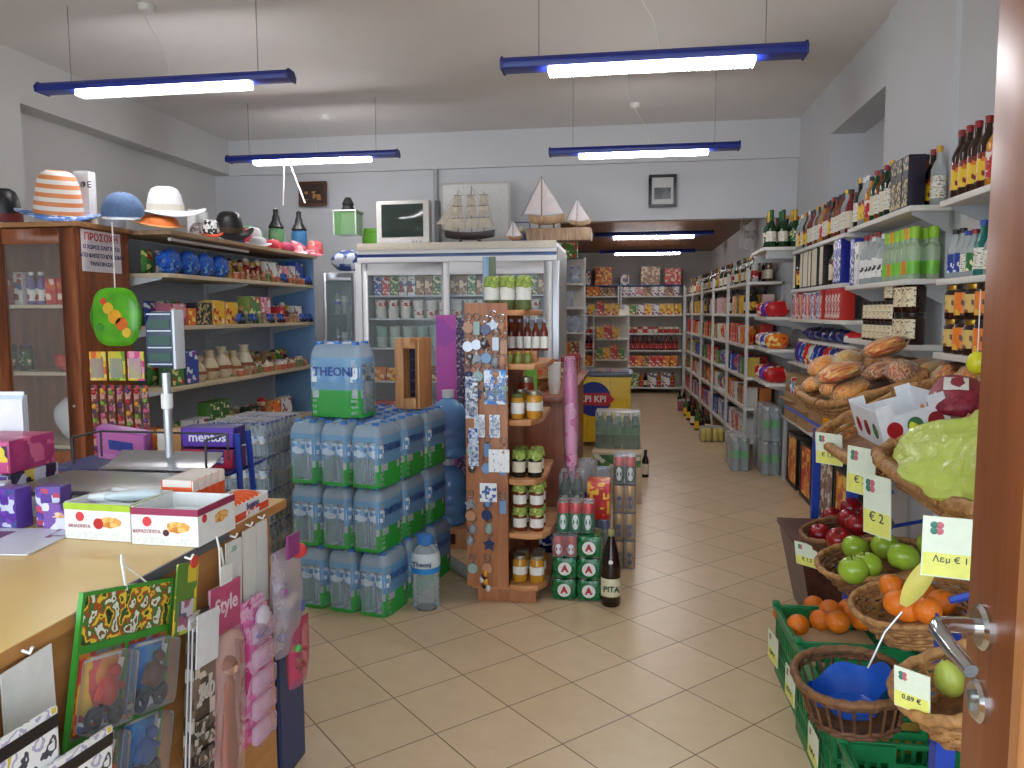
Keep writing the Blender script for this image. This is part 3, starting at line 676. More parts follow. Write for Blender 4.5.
UPP = lambda x, y: .99+(x-.8)*.344
for x, y in PN: post(x-1.1, y-2.6, .88)
for x, y in ((1.42,1.76),(1.42,3.4),(1.42,4.62)): post(x-1.1, y-2.6, 1.1)
ya, yb = 1.76, 4.62
for x in (.78,.92): MB().tube([(x-1.1,ya-2.6,LOW(x,ya)-.03),(x-1.1,3.4-2.6,LOW(x,3.4)-.03)], .008, 6).build('rail', stand_blue, t)
UP2 = lambda x, y: .925+(x-.85)*.51
for x in (.90,1.05,1.22):
    for y0_, y1_, f_ in ((ya,2.74,UPP),(2.77,3.62,UP2),(3.64,yb,UPP)): MB().tube([(x-1.1,y0_-2.6,f_(x,y0_)-.022),(x-1.1,y1_-2.6,f_(x,y1_)-.022)], .008, 6).build('rail', stand_blue, t)
for x, y in PN:
    if y < 4: MB().tube([(x-1.1,y-2.6,LOW(x,y)-.045),(.32,y-2.6,LOW(1.42,y)-.045)], .008, 6).build('arm', stand_blue, t)
    MB().tube([(x-1.1,y-2.6,(UP2 if 3 < y < 4 else UPP)(x,y)-.038),(.32,y-2.6,(UP2 if 3 < y < 4 else UPP)(1.42,y)-.038)], .008, 6).build('arm', stand_blue, t)
def tilted(parts, name, loc, tilt, label, cat, group=None, rz=0.): return put(parts, name, loc, rz, label, cat, group, rot=(0,-tilt,rz))
G_B = 'wicker baskets on the fruit stand'
TB = math.radians(19)
tilted(k_basket(.86,.5,.085,.023,4.5,wick1,.9,4), 'wicker_basket', (1.05,2.27,UPP(1.05,2.27)), TB, 'large wicker basket holding the plastic bag of cabbage', 'basket', G_B)
tilted(k_basket(.84,.56,.085,.022,4.5,wick1,.9,4), 'wicker_basket', (1.1,3.17,UP2(1.1,3.2)), math.radians(27), 'large wicker basket holding the white cherry carton', 'basket', G_B)
tilted(k_basket(.8,.48,.085,.02,4.5,wick1,.9,4), 'wicker_basket', (1.15,4.05,UPP(1.15,4)), TB, 'large wicker basket heaped with bags of pasta', 'basket', G_B)
TL = math.radians(13.2)
def small(x, y, *a): return (x, y, LOW(x, y))
tilted(k_basket(.30,.32,.085,.009,2.2,wickd,.7,7,False), 'wicker_basket', small(.85,3.06), TL, 'small oval basket of red apples', 'basket', G_B)
tilted(k_basket(.36,.34,.085,.010,2.2,wick2,.7,7,False), 'wicker_basket', small(.82,2.62), TL, 'small oval basket of green apples', 'basket', G_B)
tilted(k_basket(.33,.32,.085,.010,2.2,wick1,.7,7,False), 'wicker_basket', small(.80,2.18), TL, 'small oval basket of oranges', 'basket', G_B)
tilted(k_basket(.25,.28,.085,.012,2.6,wick1,.75,7,False), 'hanging_wicker_basket', (.70,1.56,.755), math.radians(22), 'low wicker basket with a single pear beside the door handle', 'basket', G_B)
ob_ = tilted(k_basket(.32,.27,.11,.011,2.2,wickd,.8,10,False,True), 'wicker_basket', (.60,2.08,.475), math.radians(6), 'empty openwork basket with blue lining hung above the crates', 'basket', G_B)
def lining(u, v):
    a = 2*PI*u; x, y = sup(a, 2.2); k = .55+.38*v; return (x*.115*k, y*.137*k, .015+.065*v+.012*math.sin(5*a)*v+(.03*math.sin(a+2) if v > .8 else 0))
b = MB(); b.grid(lining, 36, 6); b.add([lining(i/36,0) for i in range(36)], [list(range(36))])
o = b.build('plastic_lining', M((30,92,196), .25), None); o.location = (.60,2.08,.483); o.rotation_euler = (0,-math.radians(6),0); tag(o, 'bright blue plastic sheet lining the empty openwork basket', 'plastic sheet')
o = MB().tube([at(902,612,Y=2.0), at(885,632,Y=2.0), at(868,668,Y=2.0)], .003, 6).build('wire_hanger', STEEL); tag(o, 'thin grey wire holding the openwork basket', 'wire')
# fruit
def k_fruit(mat, r, kind, seed=0):
    def mk():
        rs = random.Random(seed); b = MB(); n, k = 18, 12
        def f(u, v):
            a = 2*PI*u; t = PI*v; rr = math.sin(t)*r; z = -math.cos(t)*r
            if kind == 'apple':
                z = -math.cos(t)*r*.9; dip = max(0, 1-math.sin(t)/.45); z -= math.copysign(dip**2*r*.28, z); rr *= 1+.03*math.cos(5*a)*(1-v); rr *= 1.02-.08*(1-v)
            if kind == 'pear': rr *= (1.0-.42*max(0, v-.45)/.55); z = z*1.3
            if kind == 'orange': z *= .95; z += (r*.05 if v > .96 else 0)*-1
            if kind == 'melon': z *= 1.25; rr *= 1+.012*math.cos(10*a)
            if kind == 'lemon': z *= 1.35; rr *= 1-.1*abs(2*v-1)
            return (rr*math.cos(a), rr*math.sin(a), z+r)
        b.grid(f, n, k)
        out = [('x', b.mesh('fruit', mat, ang=80))]
        if kind in ('apple','pear'): out.append(('stem', MB().tube([(0,0,r*(1.6 if kind == 'apple' else 2.25)),(.004,0,r*(2.0 if kind == 'apple' else 2.6))], [.0018,.0026], 5).mesh('stem', M((80,54,30), .7))))
        if kind in ('orange','melon'): out.append(('stem_scar', MB().lathe([(.006,0),(.003,.002)], 8, c=(0,0,r*1.87 if kind == 'orange' else r*2.24)).mesh('stem_scar', M((90,100,50), .7))))
        return out
    return proto(('fruit', mat, r, kind), mk)
redap = M((150,22,28), .22, var=.16, scale=25); greenap = M((150,180,52), .22, var=.06, scale=18); orng = M((232,120,20), .4, var=.05, scale=200, bump=.3); pearm = M((176,186,78), .35, var=.08, scale=30); melm = M((214,170,60), .45, var=.1, scale=20); lemm = M((228,196,50), .4)
def fruits(pts, parts, name, X, desc, where, group, dz, r):
    for i, q in enumerate(pts):
        p = at(q[0], q[1], X=q[2] if len(q) > 2 else X); p.z -= r-.008
        put(parts, name, p, rnd(0,6), '%s, %s from the left %s' % (desc, ORD[i], where), 'fruit', group, rot=(rnd(-.4,.4),rnd(-.4,.4),rnd(0,6)))
A_ = k_fruit(redap, .047, 'apple')
fruits([(822,537,.77),(829,519,.86),(839,540,.77),(846,523,.84),(860,528,.86),(868,516,.93),(852,510,.94)], A_, 'red_apple', .8, 'red apple', 'in the red apple basket', 'red apples', 0, .04)
A_ = k_fruit(greenap, .048, 'apple')
fruits([(850,551,.77),(856,574,.71),(871,570,.76),(885,550,.86),(899,561,.83),(926,548,.93)], A_, 'green_apple', .8, 'green apple', 'in the green apple basket', 'green apples', 0, .042)
A_ = k_fruit(orng, .036, 'orange')
fruits([(889,588,.76),(901,606,.70),(914,612,.73),(930,612,.76),(926,595,.84),(942,603,.84)], A_, 'orange', .8, 'orange', 'in the oval basket of oranges', 'oranges in the basket', 0, .039)
o = tilted(k_fruit(pearm, .029, 'pear'), 'pear', at(953,692,Y=1.56), .3, 'green pear alone in the low basket near the door handle', 'fruit')
# crates
crate_g = M((22,120,66), .4, var=.03)
def k_crate(w, d, h, mat):
    def mk():
        b = MB(); t_ = .012
        b.box(-d/2,-w/2,0, d/2,w/2,.014)
        for sx in (-1,1):
            x0, x1 = (sx*d/2-t_ if sx > 0 else -d/2), (d/2 if sx > 0 else -d/2+t_)
            for z0, z1 in ((.014,.05),(.10,.115),(.165,.18),(h-.05,h)): b.box(x0,-w/2,z0, x1,w/2,z1)
            n = int(w/.032)
            for i in range(n+1): y = -w/2+.006+(w-.012)*i/n; b.box(x0+.002,y-.006,.05, x1-.002,y+.006,h-.05)
        for sy in (-1,1):
            y0, y1 = (sy*w/2-t_ if sy > 0 else -w/2), (w/2 if sy > 0 else -w/2+t_)
            for z0, z1 in ((.014,.05),(.10,.115),(.165,.18)): b.box(-d/2,y0,z0, d/2,y1,z1)
            b.box(-d/2,y0,h-.05, -.05,y1,h); b.box(.05,y0,h-.05, d/2,y1,h); b.box(-.06,y0,h-.075,.06,y1,h-.05)
            n = int(d/.032)
            for i in range(n+1): x = -d/2+.006+(d-.012)*i/n; b.box(x-.006,y0+.002,.05, x+.006,y1-.002,h-.05)
        out = [('x', b.mesh('crate', mat, smooth=False))]
        r = MB(); e = .012
        r.box(-d/2-e,-w/2-e,h-.012,-d/2,w/2+e,h+.004); r.box(d/2,-w/2-e,h-.012,d/2+e,w/2+e,h+.004); r.box(-d/2,-w/2-e,h-.012,d/2,-w/2,h+.004); r.box(-d/2,w/2,h-.012,d/2,w/2+e,h+.004)
        for sx in (-1,1):
            for sy in (-1,1): r.box(sx*d/2-.014,sy*w/2-.014,h,sx*d/2+.014,sy*w/2+.014,h+.022)
        out.append(('rim', r.mesh('rim', mat, bev=.002)))
        return out
    return proto(('crate', w, d, h, mat), mk)
G_C = 'green plastic crates on the floor'
put(k_crate(.42,.38,.29,crate_g), 'plastic_crate', (.83,3.13,0), .02, 'green plastic crate of oranges, farthest of the floor crates', 'crate', G_C)
put(k_crate(.50,.40,.33,crate_g), 'plastic_crate', (.83,2.62,0), .01, 'green plastic crate holding the melons, behind the openwork basket', 'crate', G_C)
put(k_crate(.48,.40,.27,crate_g), 'plastic_crate', (.84,2.07,0), .0, 'empty green plastic crate, nearest of the floor crates', 'crate', G_C)
A_ = k_fruit(orng, .044, 'orange')
fruits([(784,614,.70),(797,627,.68),(812,607,.82),(818,622,.76),(833,612,.86),(842,624,.80),(852,610,.95),(866,622,.90)], A_, 'orange', .8, 'orange', 'in the far green crate', 'oranges in the crate', 0, .044)
put([('x', MB().box(-.165,-.185,0,.165,.185,.195).mesh('liner', M((186,150,110), .8), bev=.006))], 'cardboard_box', (.83,3.13,.016), .02, 'low cardboard box lining the far green crate beneath its oranges', 'box')
A_ = k_fruit(melm, .066, 'melon')
for i, (q, r_) in enumerate((((890,752,.86),1.3),((938,740,.93),.4))):
    p = Vector(((.77,2.66,.085),(.91,2.68,.085))[i])
    put(A_, 'melon', p, 0, '%s in the middle green crate' % ('yellow melon lying to the left' if i == 0 else 'yellow melon lying against the blue post'), 'fruit', 'melons', rot=(.3+r_,.2,r_))
# wooden box on the floor
t = thing('wooden_crate', 'dark brown flared wooden box behind the orange crate', 'box', (1.02,4.0,0))
dk = WOOD((52,26,18),(92,48,32), 3., (1,6,1), .4)
b = MB(); b.add([(-.12,-.2,0),(.2,-.2,0),(.2,.25,0),(-.12,.25,0),(-.2,-.26,.4),(.24,-.26,.4),(.24,.3,.4),(-.2,.3,.4)], [(0,3,2,1),(0,1,5,4),(1,2,6,5),(2,3,7,6),(3,0,4,7),(4,5,6,7)]); b.build('body', dk, t)
b = MB(); b.box(-.21,-.27,.4,.25,.31,.425); b.build('lid', dk, t, bev=.004)
# bag of cabbage, cherry carton, onion net
def k_pbag():
    b = MB(); from mathutils import noise as nz_
    def f(u, v):
        a = 2*PI*u; t_ = PI*v; k = 1+.1*math.sin(4*a+2.1*v*6)+.05*math.sin(9*a+5*v)+.16*abs(nz_.noise(Vector((math.cos(a)*2.2,math.sin(a)*2.2,v*4))))+.09*abs(nz_.noise(Vector((math.cos(a)*6+5,math.sin(a)*3,v*9))))
        z = max(0, .085-math.cos(t_)*.10*k+.015*math.sin(3*a)); q = .72+.5*min(1, z/.14)
        return (math.sin(t_)**.8*.2*math.cos(a)*k*q, math.sin(t_)**.8*.31*math.sin(a)*k*min(q, 1.05), z)
    b.grid(f, 84, 46); return b
t = thing('plastic_bag', 'crumpled yellow-green plastic bag of cabbage in the nearest large basket', 'bag', (1.0,2.14,1.085), 0, rot=(0,-.33,0))
film = CL((222,238,116), .52, .12, bump=.5); k_pbag().build('bag_film', film, t)
for s, y0 in ((-1,.2),(1,.28)):
    b = MB(); b.grid(lambda u, v: ((.01+.04*u)*s*(1-.3*v)-.12, y0-.02+.09*v, .13+.06*v*(1-v)*2+.02*math.sin(6*u)), 5, 5); b.build('tied_end', CL((224,236,70), .8, .2), t)
cab = M((166,192,104), .5, var=.2, scale=14)
for i, (x, y, z) in enumerate(((1.0,2.02,1.095),(1.0,2.25,1.095))):
    c = thing('cabbage', 'pale green cabbage in the plastic bag, %s' % ('nearer the door' if i == 0 else 'farther from the door'), 'vegetable', (x,y,z), i*2., 'cabbages in the bag'); c.scale = (.8,.8,.8)
    MB().ball((0,0,.07), .085, 20, 12, wob=.04, sz=.85).build('heart', cab, c)
    for j in range(5):
        a0 = j*1.26
        b = MB(); b.grid(lambda u, v: ((.09+.008*math.sin(6*u*PI))*math.cos(a0+(u-.5)*1.6)*math.sin(.5+1.6*v), (.09+.008*math.sin(6*u*PI))*math.sin(a0+(u-.5)*1.6)*math.sin(.5+1.6*v), .07-.08*math.cos(.5+1.6*v)), 10, 8); b.build('leaf', M((176,204,110), .5, var=.15, scale=40), c)
def carton_tray(name, label, x, y, z, w, d, h, mats, rz=0., rot=None, cherries=True, tabs=True, front=.8):
    t = thing(name, label, 'carton', (x,y,z), rz, rot=rot)
    b = MB(); e = .004
    b.box(-w/2,-d/2,0,w/2,d/2,e); b.box(-w/2,-d/2,e,w/2,-d/2+e,h*front); b.box(-w/2,d/2-e,e,w/2,d/2,h*front); b.box(-w/2,-d/2+e,e,-w/2+e,d/2-e,h); b.box(w/2-e,-d/2+e,e,w/2,d/2-e,h)
    for sx in (-1,1) if tabs else ():
        for sy in (-1,1): b.box(sx*(w/2-.03)-.03,sy*(d/2-.002)-.002,h*.8,sx*(w/2-.03)+.03,sy*(d/2-.002)+.002,h*1.08)
    b.build('tray', mats[0], t)
    if cherries:
        for sx, n_ in ((0,3),(1,3)):
            for i in range(n_):
                m_ = [M((178,26,34), .4), M((60,116,70), .4), M((150,30,40), .4)][(i+sx) % 3]
                p = MB(); k = 14; rr = h*.2; pts = [(rr*math.cos(2*PI*j/k), rr*1.1*math.sin(2*PI*j/k)) for j in range(k)]
                if sx == 0: p.prism([(a+(-.3+.3*i)*w, c+h*.42) for a, c in pts], .001); q = p.build('fruit_print', m_, t, loc=(0,-d/2-.001,0))
                else: p.prism([(a+(-.3+.3*i)*d, c+h*.42) for a, c in pts], .001, axis='x'); q = p.build('fruit_print', m_, t, loc=(-w/2-.001,0,0))
    return t
carton_tray('fruit_carton', 'white cardboard carton printed with cherries in a wicker basket', 1.04,3.1,1.085, .24,.34,.14, [M((232,234,238), .6)], 0., (0,-.3,.0))
lem = tilted(k_fruit(lemm, .034, 'lemon'), 'lemon', at(838,430,X=1.05), 1.2, 'yellow lemon beside the cherry carton', 'fruit')
net = k_bagged(PR([(120,24,44),(140,34,54),(150,40,60)], 60, .5), .30, .2, .1, 3)
o = put(net, 'onion_net', at(958,408,X=1.2), 1.2, 'dark red net of onions behind the cabbage bag', 'net bag', rot=(0,-.3,1.2)); MB().box(-.06,-.03,.095,.05,.05,.101).build('label', WHITE, o)
o = put(k_fruit(M((196,130,60), .4, var=.12), .036, 'apple'), 'onion', at(930,416,X=1.16), 0, 'single brown onion beside the dark red net', 'vegetable')
# price cards
def card(p, w, h, rz, tilt, label, txt, half=True, parent=None):
    t = thing('hanging_price_card', label, 'price card', p, 0, 'price cards on the fruit stand', rot=(tilt,0,rz))
    MB().box(-w/2,-.0015,-h/2,w/2,.0015,h/2).build('card', M((226,236,214), .4), t)
    MB().box(-w*.48,-.0022,-h*.48,w*.48,-.0015,-h*.1).build('price_band', M((232,232,120), .4) if half else M((226,234,196), .4), t)
    b = MB()
    for i in range(4): b.lathe([(h*.06,0),(h*.05,.0008)], 10, R=Matrix.Rotation(PI/2,4,'X'), c=(-w*.3+h*.08*(i % 2),-.0018,h*.26+h*.1*(i//2)), m=i % 2)
    b.build('fruit_emblem', [M((60,130,110), .5), M((200,110,120), .5)], t)
    lettering(txt, min(h*.22, w*1.25/len(txt)), M((40,54,80), .6), t, (0,-.0028,-h*.2), 0, 0)
    return t
for (px, py, X, w, h, rz, tl, lb, tx) in ((829,449,.82,.115,.13,-.75,.1,'price card with a yellow corner hung on the cherry basket','€ 1,80'),(861,471,.79,.115,.16,-1.0,.0,'price card hung at the corner between the two nearest large baskets','€ 2'),
    (877,506,.77,.11,.19,-1.1,.05,'long price card hanging above the green apples','€ 2'),(951,548,.66,.105,.125,-.25,0,'white price card with blue lettering beside the door edge','Λεμ € 1'),
    (807,555,.73,.105,.1,-.8,.2,'price card clipped to the red apple basket','€ 1,5'),(912,691,.55,.066,.082,-.75,.1,'price card clipped to the low pear basket','0,89 €'),
    (773,648,.622,.13,.12,-1.45,0,'price card on the side of the far green crate','0,69 €'),(790,685,.612,.12,.12,-1.5,0,'price card on the side of the middle green crate','0,79 €'),(813,746,.622,.12,.11,-1.55,0,'price card on the side of the nearest green crate','0,49 €')):
    card(at(px, py, X=X-.012), w, h, rz, tl, lb, tx)
b = MB(); b.grid(lambda u, v: ((u-.5)*.05*math.sin(PI*min(1, v*1.05+.05))**.6, -.012*math.sin(v*PI)*(1-(2*u-1)**2), (v-.5)*.17), 6, 10)
o = b.build('hanging_tag', M((226,216,110), .4), None, loc=at(921,578,X=.72)); o.rotation_euler = (0,.45,-.3); tag(o, 'curved yellow tag hanging from the white price card', 'tag')
# ------------------------------------------------------------------ snacks along the right below the shelves
t = thing('display_table', 'plain white display bench for snacks under the far right shelves', 'bench', (1.52,6.25,0))
MB().box(-.12,-1.6,.58,.115,1.1,.6).build('top', shelf_white, t, bev=.003)
MB().box(-.08,-1.6,1.08,.115,1.1,1.1).build('shelf', shelf_white, t, bev=.003)
for y in (-1.58,-.15,1.07): MB().box(.09,y-.02,0,.115,y+.02,1.08).build('upright', shelf_grey, t); MB().box(-.11,y-.02,0,-.08,y+.02,.58).build('leg', shelf_grey, t)
cardb = M((176,140,98), .8, var=.04)
def open_box(name, label, x, y, z, w, d, h, group=None):
    t = thing(name, label, 'box', (x,y,z), 0, group)
    b = MB(); e = .005
    b.box(-w/2,-d/2,0,w/2,d/2,e); b.box(-w/2,-d/2,e,-w/2+e,d/2,h*.6); b.box(w/2-e,-d/2,e,w/2,d/2,h); b.box(-w/2+e,-d/2,e,w/2-e,-d/2+e,h); b.box(-w/2+e,d/2-e,e,w/2-e,d/2,h)
    b.build('box', cardb, t)
    MB().box(-w/2-.05,-d/2,h*.6-.06,-w/2-.001,d/2,h*.6-.055).build('flap', cardb, t)
open_box('cardboard_box', 'open brown cardboard box on the snack bench, farther one', 1.5,7.02,.601, .2,.44,.4)
open_box('cardboard_box', 'open brown cardboard box on the snack bench, nearer one', 1.5,6.5,.601, .2,.44,.36)
chips = [PR([(210,30,36),(210,30,36),(240,220,120),(235,235,235)], 16, .25), PR([(30,60,160),(30,60,160),(120,180,220),(230,230,240)], 16, .25), PR([(236,150,30),(236,150,30),(200,40,30),(245,220,120)], 16, .25), PR([(60,40,140),(60,40,140),(200,40,60)], 16, .25), PR([(230,225,215),(230,225,215),(60,120,180),(200,60,60)], 16, .25), PR([(70,150,70),(70,150,70),(240,220,80)], 16, .25)]
cn = ['red','blue','orange','violet','white','green']
def bagrow(n, x, y0, dy, z, w, h, t_, seq, where, rx=-.15, rz=-PI/2, jz=.06, jh=0.):
    for i in range(n):
        ci = seq[i % len(seq)]
        put(k_bag(chips[ci], w, h, t_, None, None, i % 3), 'crisp_bag', (x,y0-i*dy,z+rnd(0,jh)), 0, '%s crisp bag, %s from far end, %s' % (cn[ci], ORD[i], where), 'bag', 'crisp bags along the right', rot=(rx,0,rz+rnd(-jz,jz)))
bagrow(14, 1.5, 7.22, .17, 1.102, .155, .2, .07, (3,1,0,4,1,3,0,1,3,0,2,4,0), 'upper board of the bench')
bagrow(10, 1.5, 6.15, .15, .602, .135, .24, .07, (2,0,2,4,2,0,1,2,0,2), 'near top of the bench')
bagrow(9, 1.503, 7.17, .036, .62, .15, .3, .024, (1,4,0,1,4,1,0,4,1), 'in the farther cardboard box', -.05, 0, .02, .05)
bagrow(9, 1.503, 6.65, .036, .62, .15, .28, .024, (0,4,1,2,0,5,0,4,2), 'in the nearer cardboard box', -.05, 0, .02, .05)
# loose heap of big bags on the upper board
t_sh = thing('wall_shelf', 'short white shelf with big blue bags under the far biscuit cartons', 'shelf', (1.645,6.2,1.315), 0, 'white shelves along the right wall')
MB().box(-.2,-.8,-.02,0,.78,0).build('board', shelf_white, t_sh, bev=.003)
for s_ in (-.7,.7): MB().box(-.15,s_-.006,-.06,0,s_+.006,-.02).build('bracket', shelf_grey, t_sh)
bluebag = PR([(26,30,92),(26,30,92),(40,50,130),(70,90,170)], 14, .25, kind='n')
for i in range(7):
    put(k_bagged(bluebag if i < 6 else chips[0], .2, .15, .1, i), 'crisp_bag', (1.54,6.86-i*.215,1.318), PI/2, 'dark blue plump bag, %s from far end on the short white shelf' % ORD[i] if i < 6 else 'red plump bag at the near end of the short white shelf', 'bag', 'plump bags on the short shelf', rot=(0,0,PI/2+rnd(-.1,.1)))
# pasta bags heaped in the far large basket
pst = [PR([(222,120,30),(236,150,44),(240,190,90),(196,80,36)], 9, .3, (1,9,9), 'n'), PR([(190,60,40),(226,150,60),(236,200,130)], 9, .3, (1,8,8), 'n'), PR([(176,190,150),(214,160,80),(200,180,110)], 9, .3, (1,6,6), 'n'), PR([(180,104,60),(150,80,50),(226,180,130),(206,70,50)], 10, .3, (1,8,8), 'n')]
_kb = k_bagged
def k_pasta(m, w, d, h, seed):
    def mk():
        base = _kb(m, w, d, h, seed)
        b = MB(); rs = random.Random(seed+50); ph = [rs.uniform(0,6) for _ in range(4)]
        def f(u, v):
            a = 2*PI*u; tt = PI*v; k = 1.1+.07*math.sin(9*a+ph[0]+6*v)+.05*math.sin(17*v*PI+ph[1]); s_ = max(.12, math.sin(tt)**.6)*k
            return ((v-.5)*w*1.3, math.cos(a)*d/2*s_, max(-.001, h/2+math.sin(a)*h/2*s_))
        b.grid(f, 26, 20); return base+[('clear_wrap', b.mesh('clear_wrap', CL((250,240,220), .05, .08, bump=.6), ang=90))]
    return proto(('pasta', m, w, d, h, seed), mk)
for i, (x, y, z, ci, rz) in enumerate(((1.02,4.27,1.075,0,.5),(1.02,4.0,1.075,0,1.2),(1.24,4.25,1.16,1,.9),(1.24,3.98,1.16,3,.4),(1.1,4.12,1.2,2,1.0),(1.04,3.8,1.08,0,.8),(1.28,4.1,1.27,1,.2),(1.25,3.77,1.17,3,1.3),(1.0,4.14,1.17,0,.9),(1.0,3.84,1.16,1,.3))):
    put(k_pasta(pst[ci], .2, .14, .085, i), 'pasta_bag', (x,y,z+.06), rz, '%s clear bag of pasta, %s heaped in the far large basket' % (['orange','red','pale green','brown'][ci], ORD[i]), 'bag', 'pasta bags in the basket', rot=(0,-.3,rz))
for i in range(7):
    put(k_pasta(pst[(i*3+1) % 4], .24, .14, .1, i+9), 'bread_bag', (1.45,4.6-i*.22,1.19+.005*i), 0, '%s bag of rusks, %s from far end behind the large baskets' % (['orange','red','pale green','brown'][(i*3+1) % 4], ORD[i]), 'bag', 'rusk bags behind the baskets', rot=(0,-.2,.2*i))
# dark framed crisp cases at the floor
for i, (y, ci) in enumerate(((7.06,2),(6.52,2),(5.86,4),(5.42,2))):
    t = thing('display_case', 'black framed floor case with %s printed front, %s from the far end' % (cn[ci], ORD[i]), 'case', (1.448,y,0), 0, 'floor cases under the snack bench')
    b = MB(); b.box(-.01,-.2,0,.16,.2,.03); b.box(-.01,-.2,.45,.16,.2,.47)
    for s in (-1,1): b.box(-.01,s*.19-.01,.03,.16,s*.19+.01,.45)
    b.build('frame', M((40,38,36), .4), t, bev=.002)
    MB().box(0,-.178,.032,.15,.178,.448).build('printed_front', [PR([(228,130,30),(228,130,30),(250,200,80),(190,60,30)], 14), PR([(228,120,30),(250,200,80),(190,40,30)], 12), PR([(230,225,220),(160,130,110),(120,80,60)], 25)][i % 3], t)
# ------------------------------------------------------------------ back room: end rack, left rack, freezer, fan
def rack_bay(x0, x1, y, zs, depth, label, group, top=2.05):
    t = thing('gondola_rack', label, 'rack', (x0,y,0), 0, group); w = x1-x0
    for x in (0.001,w-.026): MB().box(x,0,0,x+.025,.03,top).build('post', post_m, t)
    for z in zs: MB().box(.028,-.0,z-.025,w-.028,depth,z).build('shelf_board', shelf_white, t)
    MB().box(.028,depth,.1,w-.028,depth+.015,top).build('back_panel', M((205,200,190), .6), t)
    return t
YR = 14.85; ZR = [1.86,1.5,1.15,.83,.52,.12]
G_R = 'rack bays across the end of the back room'
rack_bay(-.18,1.02,YR,ZR,.4,'white metal rack bay at the end of the back room, right one',G_R)
rack_bay(-1.4,-.2,YR,ZR,.4,'white metal rack bay at the end of the back room, left one',G_R)
can_r = (k_can(M((196,40,36), .3), M((230,220,200), .3), STEEL, .12, .045), 'food_can', 'red food can', 'can', .096); can_w = (k_can(M((225,215,205), .3), M((200,60,60), .3), STEEL, .12, .045), 'food_can', 'pale food can', 'can', .096)
kb = lambda c1, d: (k_bottle1(c1, redl, capr, .26, .04), 'sauce_bottle', d, 'bottle', .086)
endl = [[gc(pnk, M((216,180,180)), .13, .17, 'biscuit_carton', 'pink carton'), gc(oranges_, M((220,130,60)), .12, .18, 'biscuit_carton', 'orange carton'), gc(brn, M((110,60,50)), .14, .16, 'coffee_pack', 'brown pack', 'pack'), gc(wh, M((225,220,220)), .12, .17, 'biscuit_carton', 'pale carton')],
        [gc(wh, M((225,222,212)), .14, .2, 'flour_pack', 'white pack', 'pack'), gc(yel, M((226,200,110)), .13, .21, 'pasta_bag', 'yellow bag', 'bag'), gc(grn, M((190,205,170)), .12, .2, 'rice_bag', 'green bag', 'bag')],
        [can_r,can_r,can_w,can_r],
        [kb(M((130,26,26), .2),'red sauce bottle'), kb(M((90,26,30), .2),'dark red sauce bottle'), kb(M((70,20,40), .2),'plum sauce bottle')],
        [gc(oranges_, M((210,120,60)), .13, .2, 'juice_carton', 'orange carton'), gc(reds, M((190,60,50)), .12, .2, 'juice_carton', 'red carton'), gc(brn, M((160,110,80)), .12, .2, 'juice_carton', 'brown carton')],
        [FB(M((190,100,30), .2), redl, capr, 'big orange bottle', 'oil_bottle'), gc(wh, M((225,215,225)), .16, .27, 'detergent_box', 'white box', 'box'), gc(greenl, M((200,205,170)), .16, .27, 'detergent_box', 'pale green box', 'box'), FB(darkglass, cream, capr, 'big dark bottle', 'vinegar_bottle')]]
ln = ['top','second','third','fourth','fifth','lowest']
for nm, xa, xb, sd in (('right',-.15,.99,0),('left',-1.37,-.23,40)):
    for li, z in enumerate(ZR): row(choose(endl[li], sd+li), (xa,YR+.09,z), (xb,YR+.09,z), 0, 'from left, %s shelf of the %s end rack' % (ln[li], nm), 'goods on the end racks', gap=1.03)
# big packs on top of the end racks
for i, (x, w, h, m, d) in enumerate(((-1.3,.3,.22,blu,'blue'),(-.9,.3,.3,wh,'white'),(-.5,.32,.34,oranges_,'orange'),(-.1,.16,.2,wh,'pale'),(.38,.36,.34,brn,'brown'),(.8,.3,.3,reds,'red'))):
    put(k_box1(m, m, w, .3, h), 'tissue_pack', (x,YR+.2,2.07), 0, '%s bulk pack on top of the end racks, %s from the left' % (d, ORD[i]), 'pack', 'bulk packs on the end racks')
for nm, xa, xb in (('right',-.18,1.02),('left',-1.4,-.2)):
    o = MB().box(xa+.01,YR+.02,2.051,xb-.01,YR+.4,2.068).build('top_board', M((70,100,170), .5)); tag(o, 'blue board lying on the %s end rack' % nm, 'board')
# a rack standing crosswise behind the tall fridge wall
ZL = [1.95,1.62,1.28,.95,.55]
rack_bay(-1.9,-.6,10.6,ZL,.4,'white metal rack behind the display fridge holding paper rolls','rack behind the fridge',2.3)
tp = PR([(238,240,245),(238,240,245),(190,205,230)], 18)
def k_rolls(nx, nz, r=.055, l=.1, m=None):
    def mk():
        b = MB()
        for i in range(nx):
            for k in range(nz): b.lathe([(r*.3,-l/2),(r,-l/2),(r,l/2),(r*.3,l/2)], 12, c=((i-(nx-1)/2)*r*2.02,0,r+k*r*2.02), R=Matrix.Rotation(PI/2,4,'X'))
        w = nx*r*1.02+.004; f = MB().box(-w,-l/2-.003,0,w,l/2+.003,nz*r*2.03+.003)
        return [('x', b.mesh('toilet_roll_pack', WHITE)), ('film', f.mesh('film', CL((190,210,240), .3, .1), bev=.02))]
    return proto(('rolls', nx, nz, m), mk)
for i, (x, z) in enumerate(((-1.35,1.621),(-.95,1.621),(-1.1,1.281),(-.75,1.281),(-.85,1.951))):
    put(k_rolls(3,2), 'toilet_roll_pack', (x,10.69,z), 0, 'wrapped pack of white paper rolls, %s on the rack behind the fridge' % ORD[i], 'paper rolls', 'paper roll packs')
